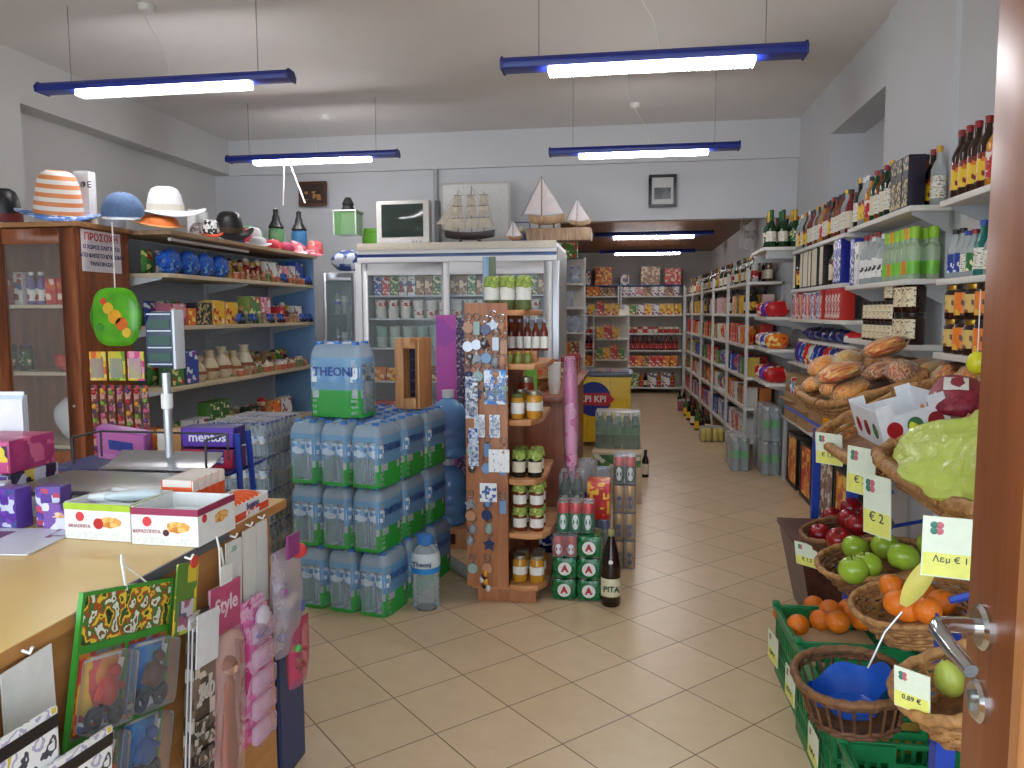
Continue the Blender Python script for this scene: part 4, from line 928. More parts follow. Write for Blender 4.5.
row(choose([gc(oranges_, M((215,120,60)), .14, .19, 'napkin_pack', 'orange pack', 'pack'), gc(brn, M((100,60,50)), .13, .2, 'coffee_pack', 'brown pack', 'pack'), gc(reds, M((180,40,50)), .13, .2, 'napkin_pack', 'red pack', 'pack')], 71), (-1.85,10.7,.95), (-.65,10.7,.95), 0, 'from left, low shelf behind the fridge', 'packs on the rack behind the fridge')
row(choose([gc(blu, M((100,150,200)), .2, .22, 'diaper_pack', 'blue pack', 'pack'), gc(grn, M((90,170,150)), .22, .24, 'diaper_pack', 'teal pack', 'pack')], 72), (-1.85,10.78,2.301), (-.6,10.78,2.301), 0, 'from left, on top behind the fridge', 'packs on the rack behind the fridge')
# second, lower rack in front of the left end rack
rack_bay(-.62,.0,13.2,[1.5,1.1,.75,.35],.4,'short white rack beside the freezer in the back room','short rack',1.6)
mk_ = [gc(wh, M((200,220,235)), .1, .22, 'milk_carton', 'pale blue carton'), gc(grn, M((120,170,120)), .1, .2, 'juice_carton', 'green carton'), gc(reds, M((190,40,40)), .12, .24, 'juice_carton', 'red carton'), gc(yel, M((235,220,160)), .12, .2, 'juice_carton', 'cream carton')]
for li, z in enumerate((1.5,1.1,.75,.35)): row(choose(mk_, 80+li), (-.56,13.28,z), (-.06,13.28,z), 0, 'from left, %s shelf of the short rack' % ln[li], 'cartons on the short rack')
# yellow ice cream freezer
t = thing('chest_freezer', 'yellow ice cream chest freezer with a blue and red emblem', 'freezer', (-.34,9.1,0))
yf = M((236,196,40), .35); gy = M((96,102,116), .4)
b = MB(); b.box(-.45,-.3,.06,.36,.3,.82); b.build('cabinet', yf, t, bev=.012)
for s in (-.1,.1): MB().box(s*1.3-.003,-.302,.09,s*1.3+.003,-.3,.8).build('panel_seam', M((190,150,30), .5), t)
b = MB(); b.box(-.47,-.32,.82,.38,.32,.86); b.build('top_rim', gy, t, bev=.01)
b = MB(); b.box(-.43,-.28,.86,.34,.28,.875); b.build('sliding_lid', CL((150,165,190), .5, .06), t)
for x in (-.4,.31):
    for y in (-.26,.26): MB().lathe([(.025,0),(.025,.06)], 10, c=(x,y,0)).build('caster', BLACK, t)
e = MB(); e.lathe([(.2,0),(.2,.004)], 28, R=Matrix.Rotation(PI/2,4,'X'), c=(-.06,-.3,.56)); em = e.build('emblem', M((28,40,130), .35), t)
e = MB(); pts = [(-.28,-.06),(.16,-.075),(.24,0),(.16,.075),(-.28,.06),(-.3,0)]; e.prism(pts, .003); eb = e.build('emblem_band', M((200,40,50), .35), em, loc=(-.06,-.3075,.56))
lettering('KPI KPI', .1, WHITE, em, (-.07,-.309,.56), 0, .003)
# round wall fan and wall box
t = thing('wall_fan', 'round white fan fixed high on the right wall of the back room', 'fan', (1.53,10.0,2.5), -PI/2)
MB().lathe([(.05,0),(.06,.04),(.03,.06)], 14, R=Matrix.Rotation(PI/2,4,'X')).build('mount', WHITE, t)
b = MB(); R = Matrix.Rotation(PI/2,4,'X')
for r_ in (.2,.16,.12,.08): b.torus((0,-.16+(.2-r_)*.0,0), r_, .004, 24, 5); 
for i in range(16):
    a = PI*2*i/16; b.tube([(.04*math.cos(a),-.17,.04*math.sin(a)),(.2*math.cos(a),-.14,.2*math.sin(a)),(.19*math.cos(a),-.09,.19*math.sin(a))], .0025, 4)
b.build('guard', WHITE, t)
for i in range(3):
    a = 2*PI*i/3; b = MB(); b.grid(lambda u, v: (math.cos(a+(u-.5)*1.1)*(.03+.14*v), -.125+.02*(u-.5), math.sin(a+(u-.5)*1.1)*(.03+.14*v)), 6, 4); b.build('blade', M((225,228,232), .4), t)
MB().lathe([(.045,.06),(.045,.15),(.02,.165)], 14, R=R).build('motor', WHITE, t)
# floor goods along the right rack and by the opening
fg = [FB(darkglass, cream, capr, 'dark bottle'), FB(M((60,110,50), .2), yellowl, capr, 'green bottle', 'soda_bottle'), FB(darkglass, yellowl, capk, 'dark yellow-labelled bottle', 'soda_bottle')]
for i in range(14):
    y = 12.9-i*.24; x = rackline(y)-.14
    if i in (2,3): continue
    parts, nm, d, c, w = fg[(i*2) % 3]
    put(parts, nm, (x-(i % 2)*.1,y,0), 0, '%s on the floor, %s from the far end before the rack' % (d, ORD[i]), c, 'bottles on the floor before the rack')
def k_shrink(can, nx, ny, r, h, filmmat, key, bv=.012):
    def mk():
        base = MB(); cm = can[0][1]
        out = [('x', None)]
        w, d = nx*r*2.04, ny*r*2.04
        f = MB(); f.box(-w/2-.001,-d/2-.001,.0005,w/2+.001,d/2+.001,h+.003)
        out = [('pack', f.mesh('film', filmmat, bev=bv))]
        for i in range(nx):
            for j in range(ny):
                for pn, me, *r_ in can: out.append(('can' if pn == 'x' else pn, me, ((i-(nx-1)/2)*r*2.04,(j-(ny-1)/2)*r*2.04,.001)))
        return out
    return proto(('shrink', key, nx, ny, r, h), mk)
softfilm = CL((235,240,245), .12, .08)
ycan = k_can(M((232,206,40), .3, .2), M((240,220,80), .3), STEEL, .168, .033)
for i, x in enumerate((.92,1.06)): put(k_shrink(ycan, 2, 3, .033, .168, softfilm, 'y'), 'can_pack', (x,9.45,0), 0, 'shrink-wrapped pack of yellow cans on the floor, %s one' % ('left' if i == 0 else 'right'), 'can pack', 'yellow can packs')
put(k_shrink(k_can(M((190,24,100), .3, .2), M((170,20,80), .3), STEEL, .168, .033), 3, 3, .033, .168, softfilm, 'm'), 'can_pack', (.86,12.3,0), 0, 'shrink-wrapped pack of magenta cans on the far floor', 'can pack')
pb = k_pet(CL((225,240,245), .28, .05), M((90,180,110), .35), capw, .32, .042)
k = 0
for z in (0,.327):
    for x, y in ((1.08,8.05),(1.08,7.76),(1.34,7.9),(1.34,7.6)):
        if z and x < 1.2: continue
        put(k_shrink(pb, 3, 2, .042, .32, softfilm, 'pet'), 'water_pack', (x,y,z), PI/2, 'clear water bottle pack before the right rack, %s' % ['lower tier, aisle side far','lower tier, aisle side near','lower tier, wall side far','lower tier, wall side near','upper tier, far','upper tier, near'][k], 'water pack', 'water packs by the right rack'); k += 1
# ------------------------------------------------------------------ display fridge with sliding doors
fw_ = M((226,228,230), .35, var=.02); alu = M((190,194,200), .3, .6, var=.02)
X0, X1, Y0, Y1, ZT = -2.53, -.665, 7.0, 8.12, 2.2
t = thing('display_fridge', 'wide white display fridge with two sliding glass doors', 'fridge', ((X0+X1)/2,Y0,0)); cx = (X0+X1)/2; hw = (X1-X0)/2
b = MB(); b.box(-hw,1.0,.1,hw,1.12,ZT-.01); b.box(-hw,.03,.1,-hw+.05,1.0,ZT-.01); b.box(hw-.05,.03,.1,hw,1.0,ZT-.01); b.box(-hw+.05,.03,.1,hw-.05,1.0,.2); b.box(-hw+.05,.03,2.02,hw-.05,1.0,ZT-.01); b.build('cabinet', fw_, t)
b = MB(); b.box(-hw,.05,0,hw,1.0,.1); b.build('plinth', M((70,72,76), .5), t)
for z0, z1, m, nm, dy in ((2.135,2.2,M((214,206,188), .4),'top_band',-.02),(2.1,2.135,fw_,'upper_trim',-.012),(2.07,2.1,M((40,70,130), .25),'light_strip',0),(2.02,2.07,fw_,'lower_trim',-.015)):
    MB().box(-hw-.005,dy,z0,hw+.005,.03,z1).build(nm, m, t, bev=.003)
for s in (-1,1): MB().box(s*hw-.03,-.01,.1,s*hw+.03,.03,2.02).build('corner_post', alu if s > 0 else fw_, t, bev=.004)
MB().box(hw,.1,.15,hw+.012,1.05,2.15).build('side_panel', M((168,172,170), .5), t)
glass = CL((210,222,225), .06, .03)
for i, (a, c, y) in enumerate(((-hw+.035,-hw+.86,.015),(-hw+.82,hw-.035,-.005))):
    d = .05 if i == 0 else .06
    f = MB(); z0, z1 = .22, 2.015
    f.box(a,y-.01,z0,a+d,y+.01,z1); f.box(c-d*1.2,y-.01,z0,c,y+.01,z1); f.box(a+d,y-.01,z1-.11,c-d*1.2,y+.01,z1); f.box(a+d,y-.01,z0,c-d*1.2,y+.01,z0+.1)
    fr = f.build('door', fw_, t, bev=.003)
    MB().box(a+d,y-.002,z0+.1,c-d*1.2,y+.002,z1-.11).build('glass', glass, fr)
    MB().box((c-.03) if i == 0 else (a+.015),y-.03,1.0,(c-.015) if i == 0 else (a+.03),y-.01,1.25).build('handle', alu, fr)
ZF = [.55,.9,1.22,1.5,1.72]
for z in ZF: MB().box(-hw+.06,.1,z-.015,hw-.06,.7,z).build('shelf', M((210,214,216), .4), t)
b = MB(); b.box(-hw+.1,.06,1.98,hw-.1,.1,2.01); b.build('inner_lamp', WHITE, t)
mk = lambda f, s, d: (k_milk(s, f, s, .075, .22), 'milk_carton', d, 'carton', .079)
fr = [[mk(redl, M((225,215,205)), 'red milk carton'), mk(bluel, M((215,225,235)), 'blue milk carton'), mk(brn, M((180,140,100)), 'brown milk carton'), mk(greenl, M((215,225,210)), 'green milk carton'), mk(wh, WHITE, 'white milk carton')],
      [(k_tub(M((232,228,218), .4), M((236,236,236), .35), .055, .085), 'yoghurt_tub', 'white yoghurt tub', 'tub', .118), (k_tub(PR([(235,230,215),(235,230,215),(190,60,60)], 30), M((240,240,235), .35), .055, .085), 'yoghurt_tub', 'printed yoghurt tub', 'tub', .118)],
      [(k_tub(M((150,180,165), .4), M((200,215,210), .35), .06, .1), 'yoghurt_tub', 'green-grey yoghurt tub', 'tub', .128), (k_tub(M((190,205,190), .4), M((220,225,220), .35), .06, .1), 'yoghurt_tub', 'pale yoghurt tub', 'tub', .128)],
      [gc(brn, M((150,100,70)), .12, .14, 'butter_carton', 'brown carton'), gc(oranges_, M((225,150,80)), .11, .13, 'cheese_pack', 'orange pack', 'pack'), gc(yel, M((225,205,150)), .12, .12, 'butter_carton', 'yellow carton')],
      [gc(reds, M((190,70,60)), .14, .15, 'ham_pack', 'red pack', 'pack'), gc(pnk, M((215,160,160)), .13, .14, 'ham_pack', 'pink pack', 'pack')]]
fn = ['top','second','third','fourth','lowest']
for li, z in enumerate(ZF[::-1]):
    row(choose(fr[li], 90+li), (X0+.09,Y0+.2,z), (X1-.09,Y0+.2,z), 0, 'from left, %s shelf inside the display fridge' % fn[li], 'goods inside the display fridge')
    if li in (1,2):
        row(choose(fr[li], 95+li), (X0+.09,Y0+.2,z+(.088 if li == 1 else .103)), (X1-.09,Y0+.2,z+(.088 if li == 1 else .103)), 0, 'from left, stacked on fridge %s shelf' % fn[li], 'goods inside the display fridge')
# tall narrow glass fridge
t = thing('upright_fridge', 'tall narrow grey fridge with a glass door beside the toy shelves', 'fridge', (-2.72,7.0,0)); g = M((176,182,186), .4, .2)
b = MB(); b.box(-.16,.02,.0,.16,.08,.12); b.box(-.16,.5,.12,.16,.55,1.95); b.box(-.16,.02,.12,-.13,.5,1.95); b.box(.13,.02,.12,.16,.5,1.95); b.box(-.13,.02,.12,.13,.5,.2); b.box(-.13,.02,1.88,.13,.5,1.95); b.build('cabinet', g, t)
f = MB(); f.box(-.16,-.015,.14,-.13,.015,1.93); f.box(.12,-.015,.14,.16,.015,1.93); f.box(-.13,-.015,1.86,.12,.015,1.93); f.box(-.13,-.015,.14,.12,.015,.22); dd = f.build('door', alu, t, bev=.003)
MB().box(-.13,-.003,.22,.12,.003,1.86).build('glass', CL((190,205,205), .16, .04), dd)
MB().tube([(-.14,-.03,1.02),(-.14,-.045,1.04),(-.14,-.045,1.18),(-.14,-.03,1.2)], .008, 6).build('handle', BLACK, dd)
for z in (.5,.85,1.2,1.55): MB().box(-.125,.05,z-.01,.125,.48,z).build('wire_shelf', STEEL, t)
for li, z in enumerate((.5,.85,1.2,1.55)): row(choose([(k_pet(CL((220,235,240), .3, .05), bluel, capb, .22, .033), 'water_bottle', 'small water bottle', 'bottle', .07), (k_can(M((150,160,165), .3, .4), M((190,195,200), .3), STEEL, .168, .033), 'drink_can', 'silver can', 'can', .07)], 120+li), (-2.84,7.15,z), (-2.61,7.15,z), 0, 'from left, %s shelf of the narrow fridge' % ['lowest','third','second','top'][li], 'drinks in the narrow fridge')
put(k_bagged(PR([(60,84,150),(60,84,150),(150,150,160),(210,215,225)], 16), .3, .36, .22, 5), 'wrapped_bundle', (-2.72,7.24,1.951), 0, 'blue and grey wrapped bundle lying on the narrow fridge', 'bundle')
# television, ship models and other things on top of the fridge
t = thing('television', 'small silver tube television on top of the display fridge', 'television', (-2.155,7.2,2.2), -.06)
b = MB(); b.box(-.265,0,0,.265,.1,.42); b.build('front_bezel', M((206,204,198), .4), t, bev=.012)
b = MB(); pts = [(-.23,.1,.02),(.23,.1,.02),(.23,.1,.4),(-.23,.1,.4),(-.15,.4,.05),(.15,.4,.05),(.15,.4,.32),(-.15,.4,.32)]; b.add(pts, [(0,1,2,3),(4,7,6,5),(0,4,5,1),(1,5,6,2),(2,6,7,3),(3,7,4,0)]); b.build('housing', M((120,122,126), .5), t, bev=.01)
b = MB(); b.grid(lambda u, v: ((u-.5)*.42, -.004-.012*(1-(2*u-1)**2)*(1-(2*v-1)**2), .075+v*.31), 10, 8); b.build('screen', M((44,54,50), .08), t)
for i in range(3): MB().lathe([(.008,0),(.006,.006)], 8, R=Matrix.Rotation(PI/2,4,'X'), c=(.1+i*.04,0,.03)).build('button', M((130,130,130), .4), t)
o = MB().box(-.02,0,0,.02,.1,.42).build('loudspeaker', M((90,92,98), .4), None, bev=.005, loc=(-1.83,7.25,2.201)); tag(o, 'slim grey speaker beside the television', 'speaker')
t = thing('wall_panel', 'white box panel leaning on the wall behind the sailing ship model', 'panel', (-1.565,7.8,2.2))
MB().box(-.36,0,0,.36,.035,.67).build('sheet', M((226,226,222), .6), t, bev=.006); b = MB()
for q in ((-.36,-.006,0,.36,0,.02),(-.36,-.006,.65,.36,0,.67),(-.36,-.006,.02,-.34,0,.65),(.34,-.006,.02,.36,0,.65)): b.box(*q)
b.build('edge_strip', M((200,196,188), .6), t)
t = thing('ship_model', 'three-masted ship model with a dark hull on the display fridge', 'model ship', (-1.5,7.2,2.2))
def hull(L, w, h, m, par, z0, nm='hull'):
    b = MB(); 
    def f(u, v):
        x = (u-.5)*L; s = max(.04, 1-abs(2*u-1)**2.2); a = PI*v; k = .5+.5*math.sin(a)
        return (x*(1+.06*abs(math.cos(a))), -math.cos(a)*w/2*s, z0+h*(1-math.sin(a))+.025*(2*u-1)**2-(0))
    b.grid(f, 16, 8); b.grid(lambda u, v: ((u-.5)*L*1.03, (v-.5)*w*.9*max(.04, 1-abs(2*u-1)**2.2), z0+h*.85+.022*(2*u-1)**2), 16, 2)
    return b.build(nm, m, par)
hull(.46,.07,.07,M((48,30,30), .4), t, .035)
b = MB(); b.box(-.1,-.03,0,-.08,.03,.05); b.box(.08,-.03,0,.1,.03,.05); b.box(-.1,-.006,.0,.1,.006,.012); b.build('cradle', M((60,40,30), .5), t)
sailm = M((206,196,178), .8)
for x, hh in ((-.11,.5),(.02,.54),(.14,.48)):
    ms = MB().tube([(x,0,.09),(x,0,hh)], [.006,.003], 6).build('mast', M((150,120,90), .6), t)
    for q, (z, w) in enumerate(((.15,.12),(.26,.1),(.36,.08))):
        z2 = z+.095
        if z2 > hh: continue
        b = MB(); b.grid(lambda u, v: (x+(u-.5)*w*(1-.15*v), -.012-.02*math.sin(PI*u)*math.sin(PI*v), z+.085*v), 5, 4); b.build('sail', sailm, ms)
        MB().tube([(x-w/2,-.008,z2-.005),(x+w/2,-.008,z2-.005)], .003, 5).build('yard', M((130,100,70), .6), ms)
b = MB(); b.tube([(-.22,0,.1),(-.35,0,.2)], .004, 5); b.build('bowsprit', M((150,120,90), .6), t)
b = MB()
for a, c in (((-.33,0,.19),(-.11,0,.48)),((-.28,0,.15),(-.11,0,.36)),((-.11,0,.5),(.02,0,.4)),((.02,0,.53),(.14,0,.4)),((.14,0,.47),(.25,0,.12)),((-.11,0,.48),(-.2,.03,.1)),((.02,0,.52),(-.05,-.03,.1)),((.14,0,.46),(.07,-.03,.1)),((.02,0,.52),(.26,0,.12))): b.tube([a,c], .0016, 4)
b.build('rigging', M((160,150,135), .8), t)
b = MB(); b.add([(-.32,0,.19),(-.13,0,.42),(-.13,0,.18)], [(0,1,2)]); b.add([(-.25,0,.14),(-.13,-.002,.3),(-.13,-.002,.13)], [(0,1,2)]); b.build('jib', sailm, t)
def sloop(label, x, y, z, k, hullm, two=False):
    t = thing('ship_model', label, 'model ship', (x,y,z)); 
    hull(.34*k,.09*k,.08*k,hullm,t,.03*k)
    MB().tube([(-.05*k,0,.08*k),(-.05*k,0,.5*k)], [.006*k,.003*k], 6).build('mast', M((150,110,80), .6), t)
    for pts, nm in ((((-.045*k,.12*k),(.16*k,.14*k),(-.045*k,.48*k)),'mainsail'),(((-.22*k,.14*k),(-.06*k,.13*k),(-.06*k,.46*k)),'foresail')):
        b = MB(); b.grid(lambda u, v: (pts[0][0]+(pts[1][0]-pts[0][0])*u*(1-v)+(pts[2][0]-pts[0][0])*v, -.02*k*math.sin(PI*u)*(1-v), pts[0][1]+(pts[1][1]-pts[0][1])*u*(1-v)+(pts[2][1]-pts[0][1])*v), 6, 8); b.build(nm, M((232,222,222), .8), t)
    b = MB(); b.box(-.08*k,-.03*k,0,-.06*k,.03*k,.04*k); b.box(.06*k,-.03*k,0,.08*k,.03*k,.04*k); b.build('cradle', M((110,80,60), .6), t)
    b = MB(); b.tube([(-.05*k,0,.49*k),(.17*k,0,.1*k)], .002, 4); b.tube([(-.05*k,0,.49*k),(-.25*k,0,.12*k)], .002, 4); b.build('rigging', M((160,140,120), .8), t)
wood_l = WOOD((150,120,90),(190,160,124), 5.)
o = MB().box(-.3,-.08,0,.3,.1,.12).build('driftwood_block', WOOD((120,90,66),(176,146,112), 6.), None, bev=.02, loc=(-.7+.05,7.15,2.201)); 
tag(o, 'rough wooden block under the sailboat models', 'block')
sloop('larger sailboat model with two pale sails on the fridge corner', -.76,7.12,2.322,.95, wood_l)
sloop('smaller sailboat model with pale sails on the fridge edge', -.46,7.18,2.322,.55, wood_l)
sloop('tiny bare boat model between the ship and the sailboats', -1.05,7.1,2.201,.4, M((170,120,80), .5))
t = thing('lighthouse_souvenir', 'blue and white wire souvenir on the fridge beside the sailboats', 'souvenir', (-1.02,7.3,2.2))
b = MB()
for x in (-.08,.08): b.tube([(x,0,0),(x,0,.2)], .006, 5)
b.tube([(-.08,0,.2),(.08,0,.2)], .006, 5); b.tube([(-.08,0,.1),(.08,0,.1)], .004, 5); b.build('frame', M((90,100,140), .5), t); MB().box(-.07,-.02,.005,.07,.02,.09).build('base', M((80,110,170), .5), t); MB().ball((0,-.01,.13), .03).build('shell', M((220,210,190), .5), t)
# wall pictures
def picture(label, a, b_, Y, fm, art, mat_=None):
    p = at(*a, Y=Y); q = at(*b_, Y=Y); w = (q.x-p.x)/2; h = (p.z-q.z)/2
    t = thing('wall_picture', label, 'picture', ((p.x+q.x)/2,Y,(p.z+q.z)/2)); d = .03
    f = MB(); f.box(-w,-.02,-h,w,.0,-h+d); f.box(-w,-.02,h-d,w,0,h); f.box(-w,-.02,-h+d,-w+d,0,h-d); f.box(w-d,-.02,-h+d,w,0,h-d); f.build('frame', fm, t, bev=.003)
    MB().box(-w+d,-.008,-h+d,w-d,-.002,h-d).build('print', art, t)
    if mat_: MB().box(-w*.6,-.011,-h*.5,w*.6,-.008,h*.2).build('image_area', mat_, t)
picture('small dark framed picture above the opening to the back room', (649,175),(676,207),8.14, M((38,38,40), .4), M((205,205,202), .5), PR([(40,44,48),(90,94,98),(60,64,66)], 8, .3))
picture('small brown framed picture on the back wall above the narrow fridge', (299,182),(327,206),8.14, M((86,52,34), .4), M((60,40,34), .5), PR([(30,26,26),(170,120,60),(60,40,36)], 20, .4))
# ------------------------------------------------------------------ wooden display cabinet, toy shelves and hats
cab_wood = WOOD((112,56,28),(158,88,48), 3., (1,1,8), .35); board = M((206,190,160), .5, var=.03)
t = thing('display_cabinet', 'brown wooden display cabinet with glass doors at the left wall', 'cabinet', (-3.80,4.4,0)); 
b = MB(); xr = .55; xl = -.62; y0 = -.22; y1 = .25
b.box(xr-.025,y0,0,xr,y1,2.07); b.box(xl,y0,0,xl+.025,y1,2.07); b.box(xl+.025,y1-.02,0,xr-.025,y1,2.07); b.box(xl+.025,y0,0,xr-.025,y1-.02,.08); b.build('carcass', cab_wood, t)
MB().box(xl-.02,y0-.03,2.07,xr+.03,y1+.01,2.1).build('top_board', WOOD((150,104,64),(186,136,90), 3., (8,1,1), .5), t, bev=.004)
for z in (.75,1.2,1.61): MB().box(xl+.025,y0+.01,z-.02,xr-.025,y1-.02,z).build('shelf', board, t)
for i, (a, c) in enumerate(((xl+.002,(xl+xr)/2-.003),((xl+xr)/2+.003,xr-.002))):
    f = MB(); d = .1
    f.box(a,y0-.025,.1,a+d,y0-.002,2.06); f.box(c-d,y0-.025,.1,c,y0-.002,2.06); f.box(a+d,y0-.025,1.97,c-d,y0-.002,2.06); f.box(a+d,y0-.025,.1,c-d,y0-.002,.72)
    dr = f.build('door', cab_wood, t, bev=.003); MB().box(a+d,y0-.012,.72,c-d,y0-.008,1.97).build('glass', CL((205,200,195), .07, .05), dr)
    MB().lathe([(.008,0),(.012,.012),(.006,.02)], 10, R=Matrix.Rotation(PI/2,4,'X'), c=((c-.05) if i == 1 else (a+.05),y0-.025,1.0)).build('lock', CHROME, dr)
cg = [(k_bottle(M((190,40,40), .2), wh, M((220,190,190), .3), .17, .03), 'perfume_bottle', 'red bottle', 'bottle', .064), (k_bottle(M((130,110,170), .2), wh, WHITE, .2, .03), 'lotion_bottle', 'lilac bottle', 'bottle', .064), (k_carton(wh, M((225,220,225), .4), .06, .06, .2), 'perfume_box', 'white box', 'box', .064), (k_carton(reds, M((200,60,40), .4), .07, .06, .16), 'perfume_box', 'red box', 'box', .074)]
row(choose(cg, 3), (-4.3,4.3,1.611), (-3.25,4.3,1.611), 0, 'from left, upper shelf of the wooden cabinet', 'goods in the wooden cabinet', gap=1.12)
row([(k_jar(M((70,90,60), .3), greenl, capk, .16, .04), 'herb_jar', 'green herb jar', 'jar', .085)]*5, (-4.3,4.35,1.201), (-3.6,4.35,1.201), 0, 'from left, middle shelf of the wooden cabinet', 'herb jars in the wooden cabinet', gap=1.4)
o = MB().lathe([(.05,0),(.09,.03),(.1,.1),(.095,.1),(.08,.035),(.0,.02)], 18).build('bowl', M((200,50,44), .3), None, loc=(-3.42,4.3,1.202)); tag(o, 'red bowl on the middle shelf of the wooden cabinet', 'bowl')
put(k_bagged(M((226,228,232), .5, var=.05, bump=.4), .34, .22, .3, 6), 'plastic_bag', (-3.45,4.4,.751), 0, 'white plastic bag in the lowest glazed shelf of the cabinet', 'bag')
t = thing('notice_sign', 'white notice with red and blue Greek capitals on the cabinet side', 'sign', (-3.246,4.385,1.935), PI/2)
MB().box(-.18,-.003,-.125,.18,0,.125).build('sheet', M((236,226,232), .5), t)
lettering('ΠΡΟΣΟΧΗ', .062, M((200,40,50), .5), t, (0,-.0038,.082), 0, .001)
for i, s in enumerate(('Ο ΧΩΡΟΣ ΕΛΕΓΧΕΤΑΙ','ΑΠΟ ΚΛΕΙΣΤΟ ΚΥΚΛΩΜΑ','ΤΗΛΕΟΡΑΣΗΣ')): lettering(s, .033, M((50,50,110), .5), t, (0,-.0038,.022-.05*i), 0, .0008)
# shelving unit
UX, UY0, UY1 = -3.0, 4.7, 7.05; ZU = [.14,.6,1.06,1.47,1.82]
t = thing('toy_shelving', 'long white shelving of toys and souvenirs running along the left', 'shelving', (UX,UY0,0)); L = UY1-UY0
for z in ZU: 
    MB().box(-.42,0,z-.028,0,L,z).build('shelf_board', board, t, bev=.002)
MB().box(-.45,-.28,2.072,.03,L+.03,2.1).build('hat_board', WOOD((150,120,90),(196,166,130), 3., (1,8,1), .5), t, bev=.003) if False else MB().box(-.45,0,2.072,.03,L+.03,2.1).build('hat_board', WOOD((150,120,90),(196,166,130), 3., (1,8,1), .5), t, bev=.003)
for y in (.0,L/2,L-.03): 
    MB().box(-.45,y,0,-.42,y+.03,2.07).build('upright', M((205,210,214), .4), t)
    for z in ZU: MB().prism([(-.42,z-.028),(-.42,z-.11),(-.06,z-.04),(-.06,z-.028)], .008, R=Matrix.Translation((0,y+.01,0)) @ Matrix(((1,0,0,0),(0,1,0,0),(0,0,1,0),(0,0,0,1)))).build('bracket', M((205,210,214), .4), t)
MB().box(-.46,0,.05,-.45,L,2.07).build('back_panel', M((196,204,214), .6), t)
MB().box(-.42,L,.0,0.0,L+.012,2.07).build('end_panel', M((120,160,205), .5), t)
MB().tube([(-.06,.05,2.05),(-.06,L*.45,2.05)], .012, 8).build('lamp_tube', tube_light, t) if False else None
GT = 'goods on the toy shelves'; XS = -3.09
# toys and souvenirs
def k_doll(c1, c2, h=.16):
    def mk():
        b = MB(); b.lathe([(h*.22,0),(h*.24,h*.02),(h*.16,h*.3),(h*.13,h*.5),(h*.16,h*.6),(h*.07,h*.68),(h*.06,h*.7)], 14)
        hd = MB().ball((0,0,h*.82), h*.14, 14, 10); hat = MB().lathe([(h*.15,h*.87),(h*.2,h*.88),(h*.13,h*.92),(h*.08,h)], 12)
        ar = MB().tube([(-h*.15,0,h*.6),(-h*.24,-.01,h*.45),(-h*.16,-.03,h*.36)], h*.04, 6); a2 = MB().tube([(h*.15,0,h*.6),(h*.24,-.01,h*.45),(h*.16,-.03,h*.36)], h*.04, 6)
        return [('x', b.mesh('body', c1)), ('head', hd.mesh('head', M((226,190,150), .5))), ('hat', hat.mesh('hat', c2)), ('arm', ar.mesh('arm', c1)), ('arm', a2.mesh('arm', c1))]
    return proto(('doll', c1, c2, h), mk)
def k_jug(c1, h=.18):
    def mk():
        b = MB().lathe([(h*.2,0),(h*.3,h*.15),(h*.34,h*.35),(h*.22,h*.62),(h*.12,h*.75),(h*.13,h*.9),(h*.18,h),(h*.15,h),(h*.1,h*.88)], 16)
        hd = MB().tube([(h*.11,0,h*.88),(h*.3,0,h*.82),(h*.36,0,h*.62),(h*.27,0,h*.48)], h*.035, 6)
        bd = MB().ring([(h*.345,h*.3),(h*.335,h*.42)], 16)
        return [('x', b.mesh('jug', c1)), ('handle', hd.mesh('handle', c1)), ('painted_band', bd.mesh('painted_band', M((150,90,50), .5)))]
    return proto(('jug', c1, h), mk)
def k_toycar(c1, w=.14):
    def mk():
        b = MB(); b.prism([(-w/2,.02),(w/2,.02),(w/2,.045),(w*.28,.05),(w*.16,.08),(-w*.2,.08),(-w*.34,.05),(-w/2,.045)], .06, R=Matrix.Translation((0,-.03,0)))
        wh_ = MB()
        for x in (-w*.3,w*.3):
            for y in (-.033,.025): wh_.lathe([(.018,0),(.018,.008)], 12, R=Matrix.Rotation(PI/2,4,'X'), c=(x,y+.008,.018))
        return [('x', b.mesh('toy_car', c1, bev=.006)), ('wheels', wh_.mesh('wheels', BLACK)), ('windows', MB().box(-w*.16,-.0315,.054,w*.1,.0315,.073).mesh('windows', M((40,50,60), .1)))]
    return proto(('car', c1, w), mk)
def k_box_(m, s, w, h, d=.1): return k_carton(m, s, w, d, h)
blu_net = PR([(24,70,190),(30,110,220),(24,50,140),(120,180,230)], 30, .3, kind='n')
snork = (k_bagged(blu_net, .2, .14, .17, 2), 'swim_mask_net', 'blue net of swimming masks', 'net bag', .2)
d1 = (k_doll(M((200,160,60), .5), M((60,40,90), .5)), 'souvenir_doll', 'yellow souvenir doll', 'doll', .085); d2 = (k_doll(M((170,40,40), .5), M((220,220,210), .5), .18), 'souvenir_doll', 'red souvenir doll', 'doll', .095); d3 = (k_doll(M((90,60,50), .5), M((200,170,60), .5), .15), 'souvenir_doll', 'brown souvenir doll', 'doll', .08)
bx = lambda m, c, w, h, d, n='toy_box': (k_box_(m, M(c, .4), w, h), n, d, 'box', w+.006)
row([snork,snork,snork,snork,d1,d3,d1,d2,d3,d2,bx(wh,(225,215,200),.22,.17,'pale printed toy box'),bx(pnk,(220,170,175),.2,.15,'pink toy box'),bx(wh,(200,205,215),.12,.16,'white toy box'),bx(blu,(40,90,190),.16,.2,'blue toy box')], (XS,UY0+.05,1.82), (XS,UY1-.02,1.82), PI/2, 'from the cabinet, top toy shelf', GT)
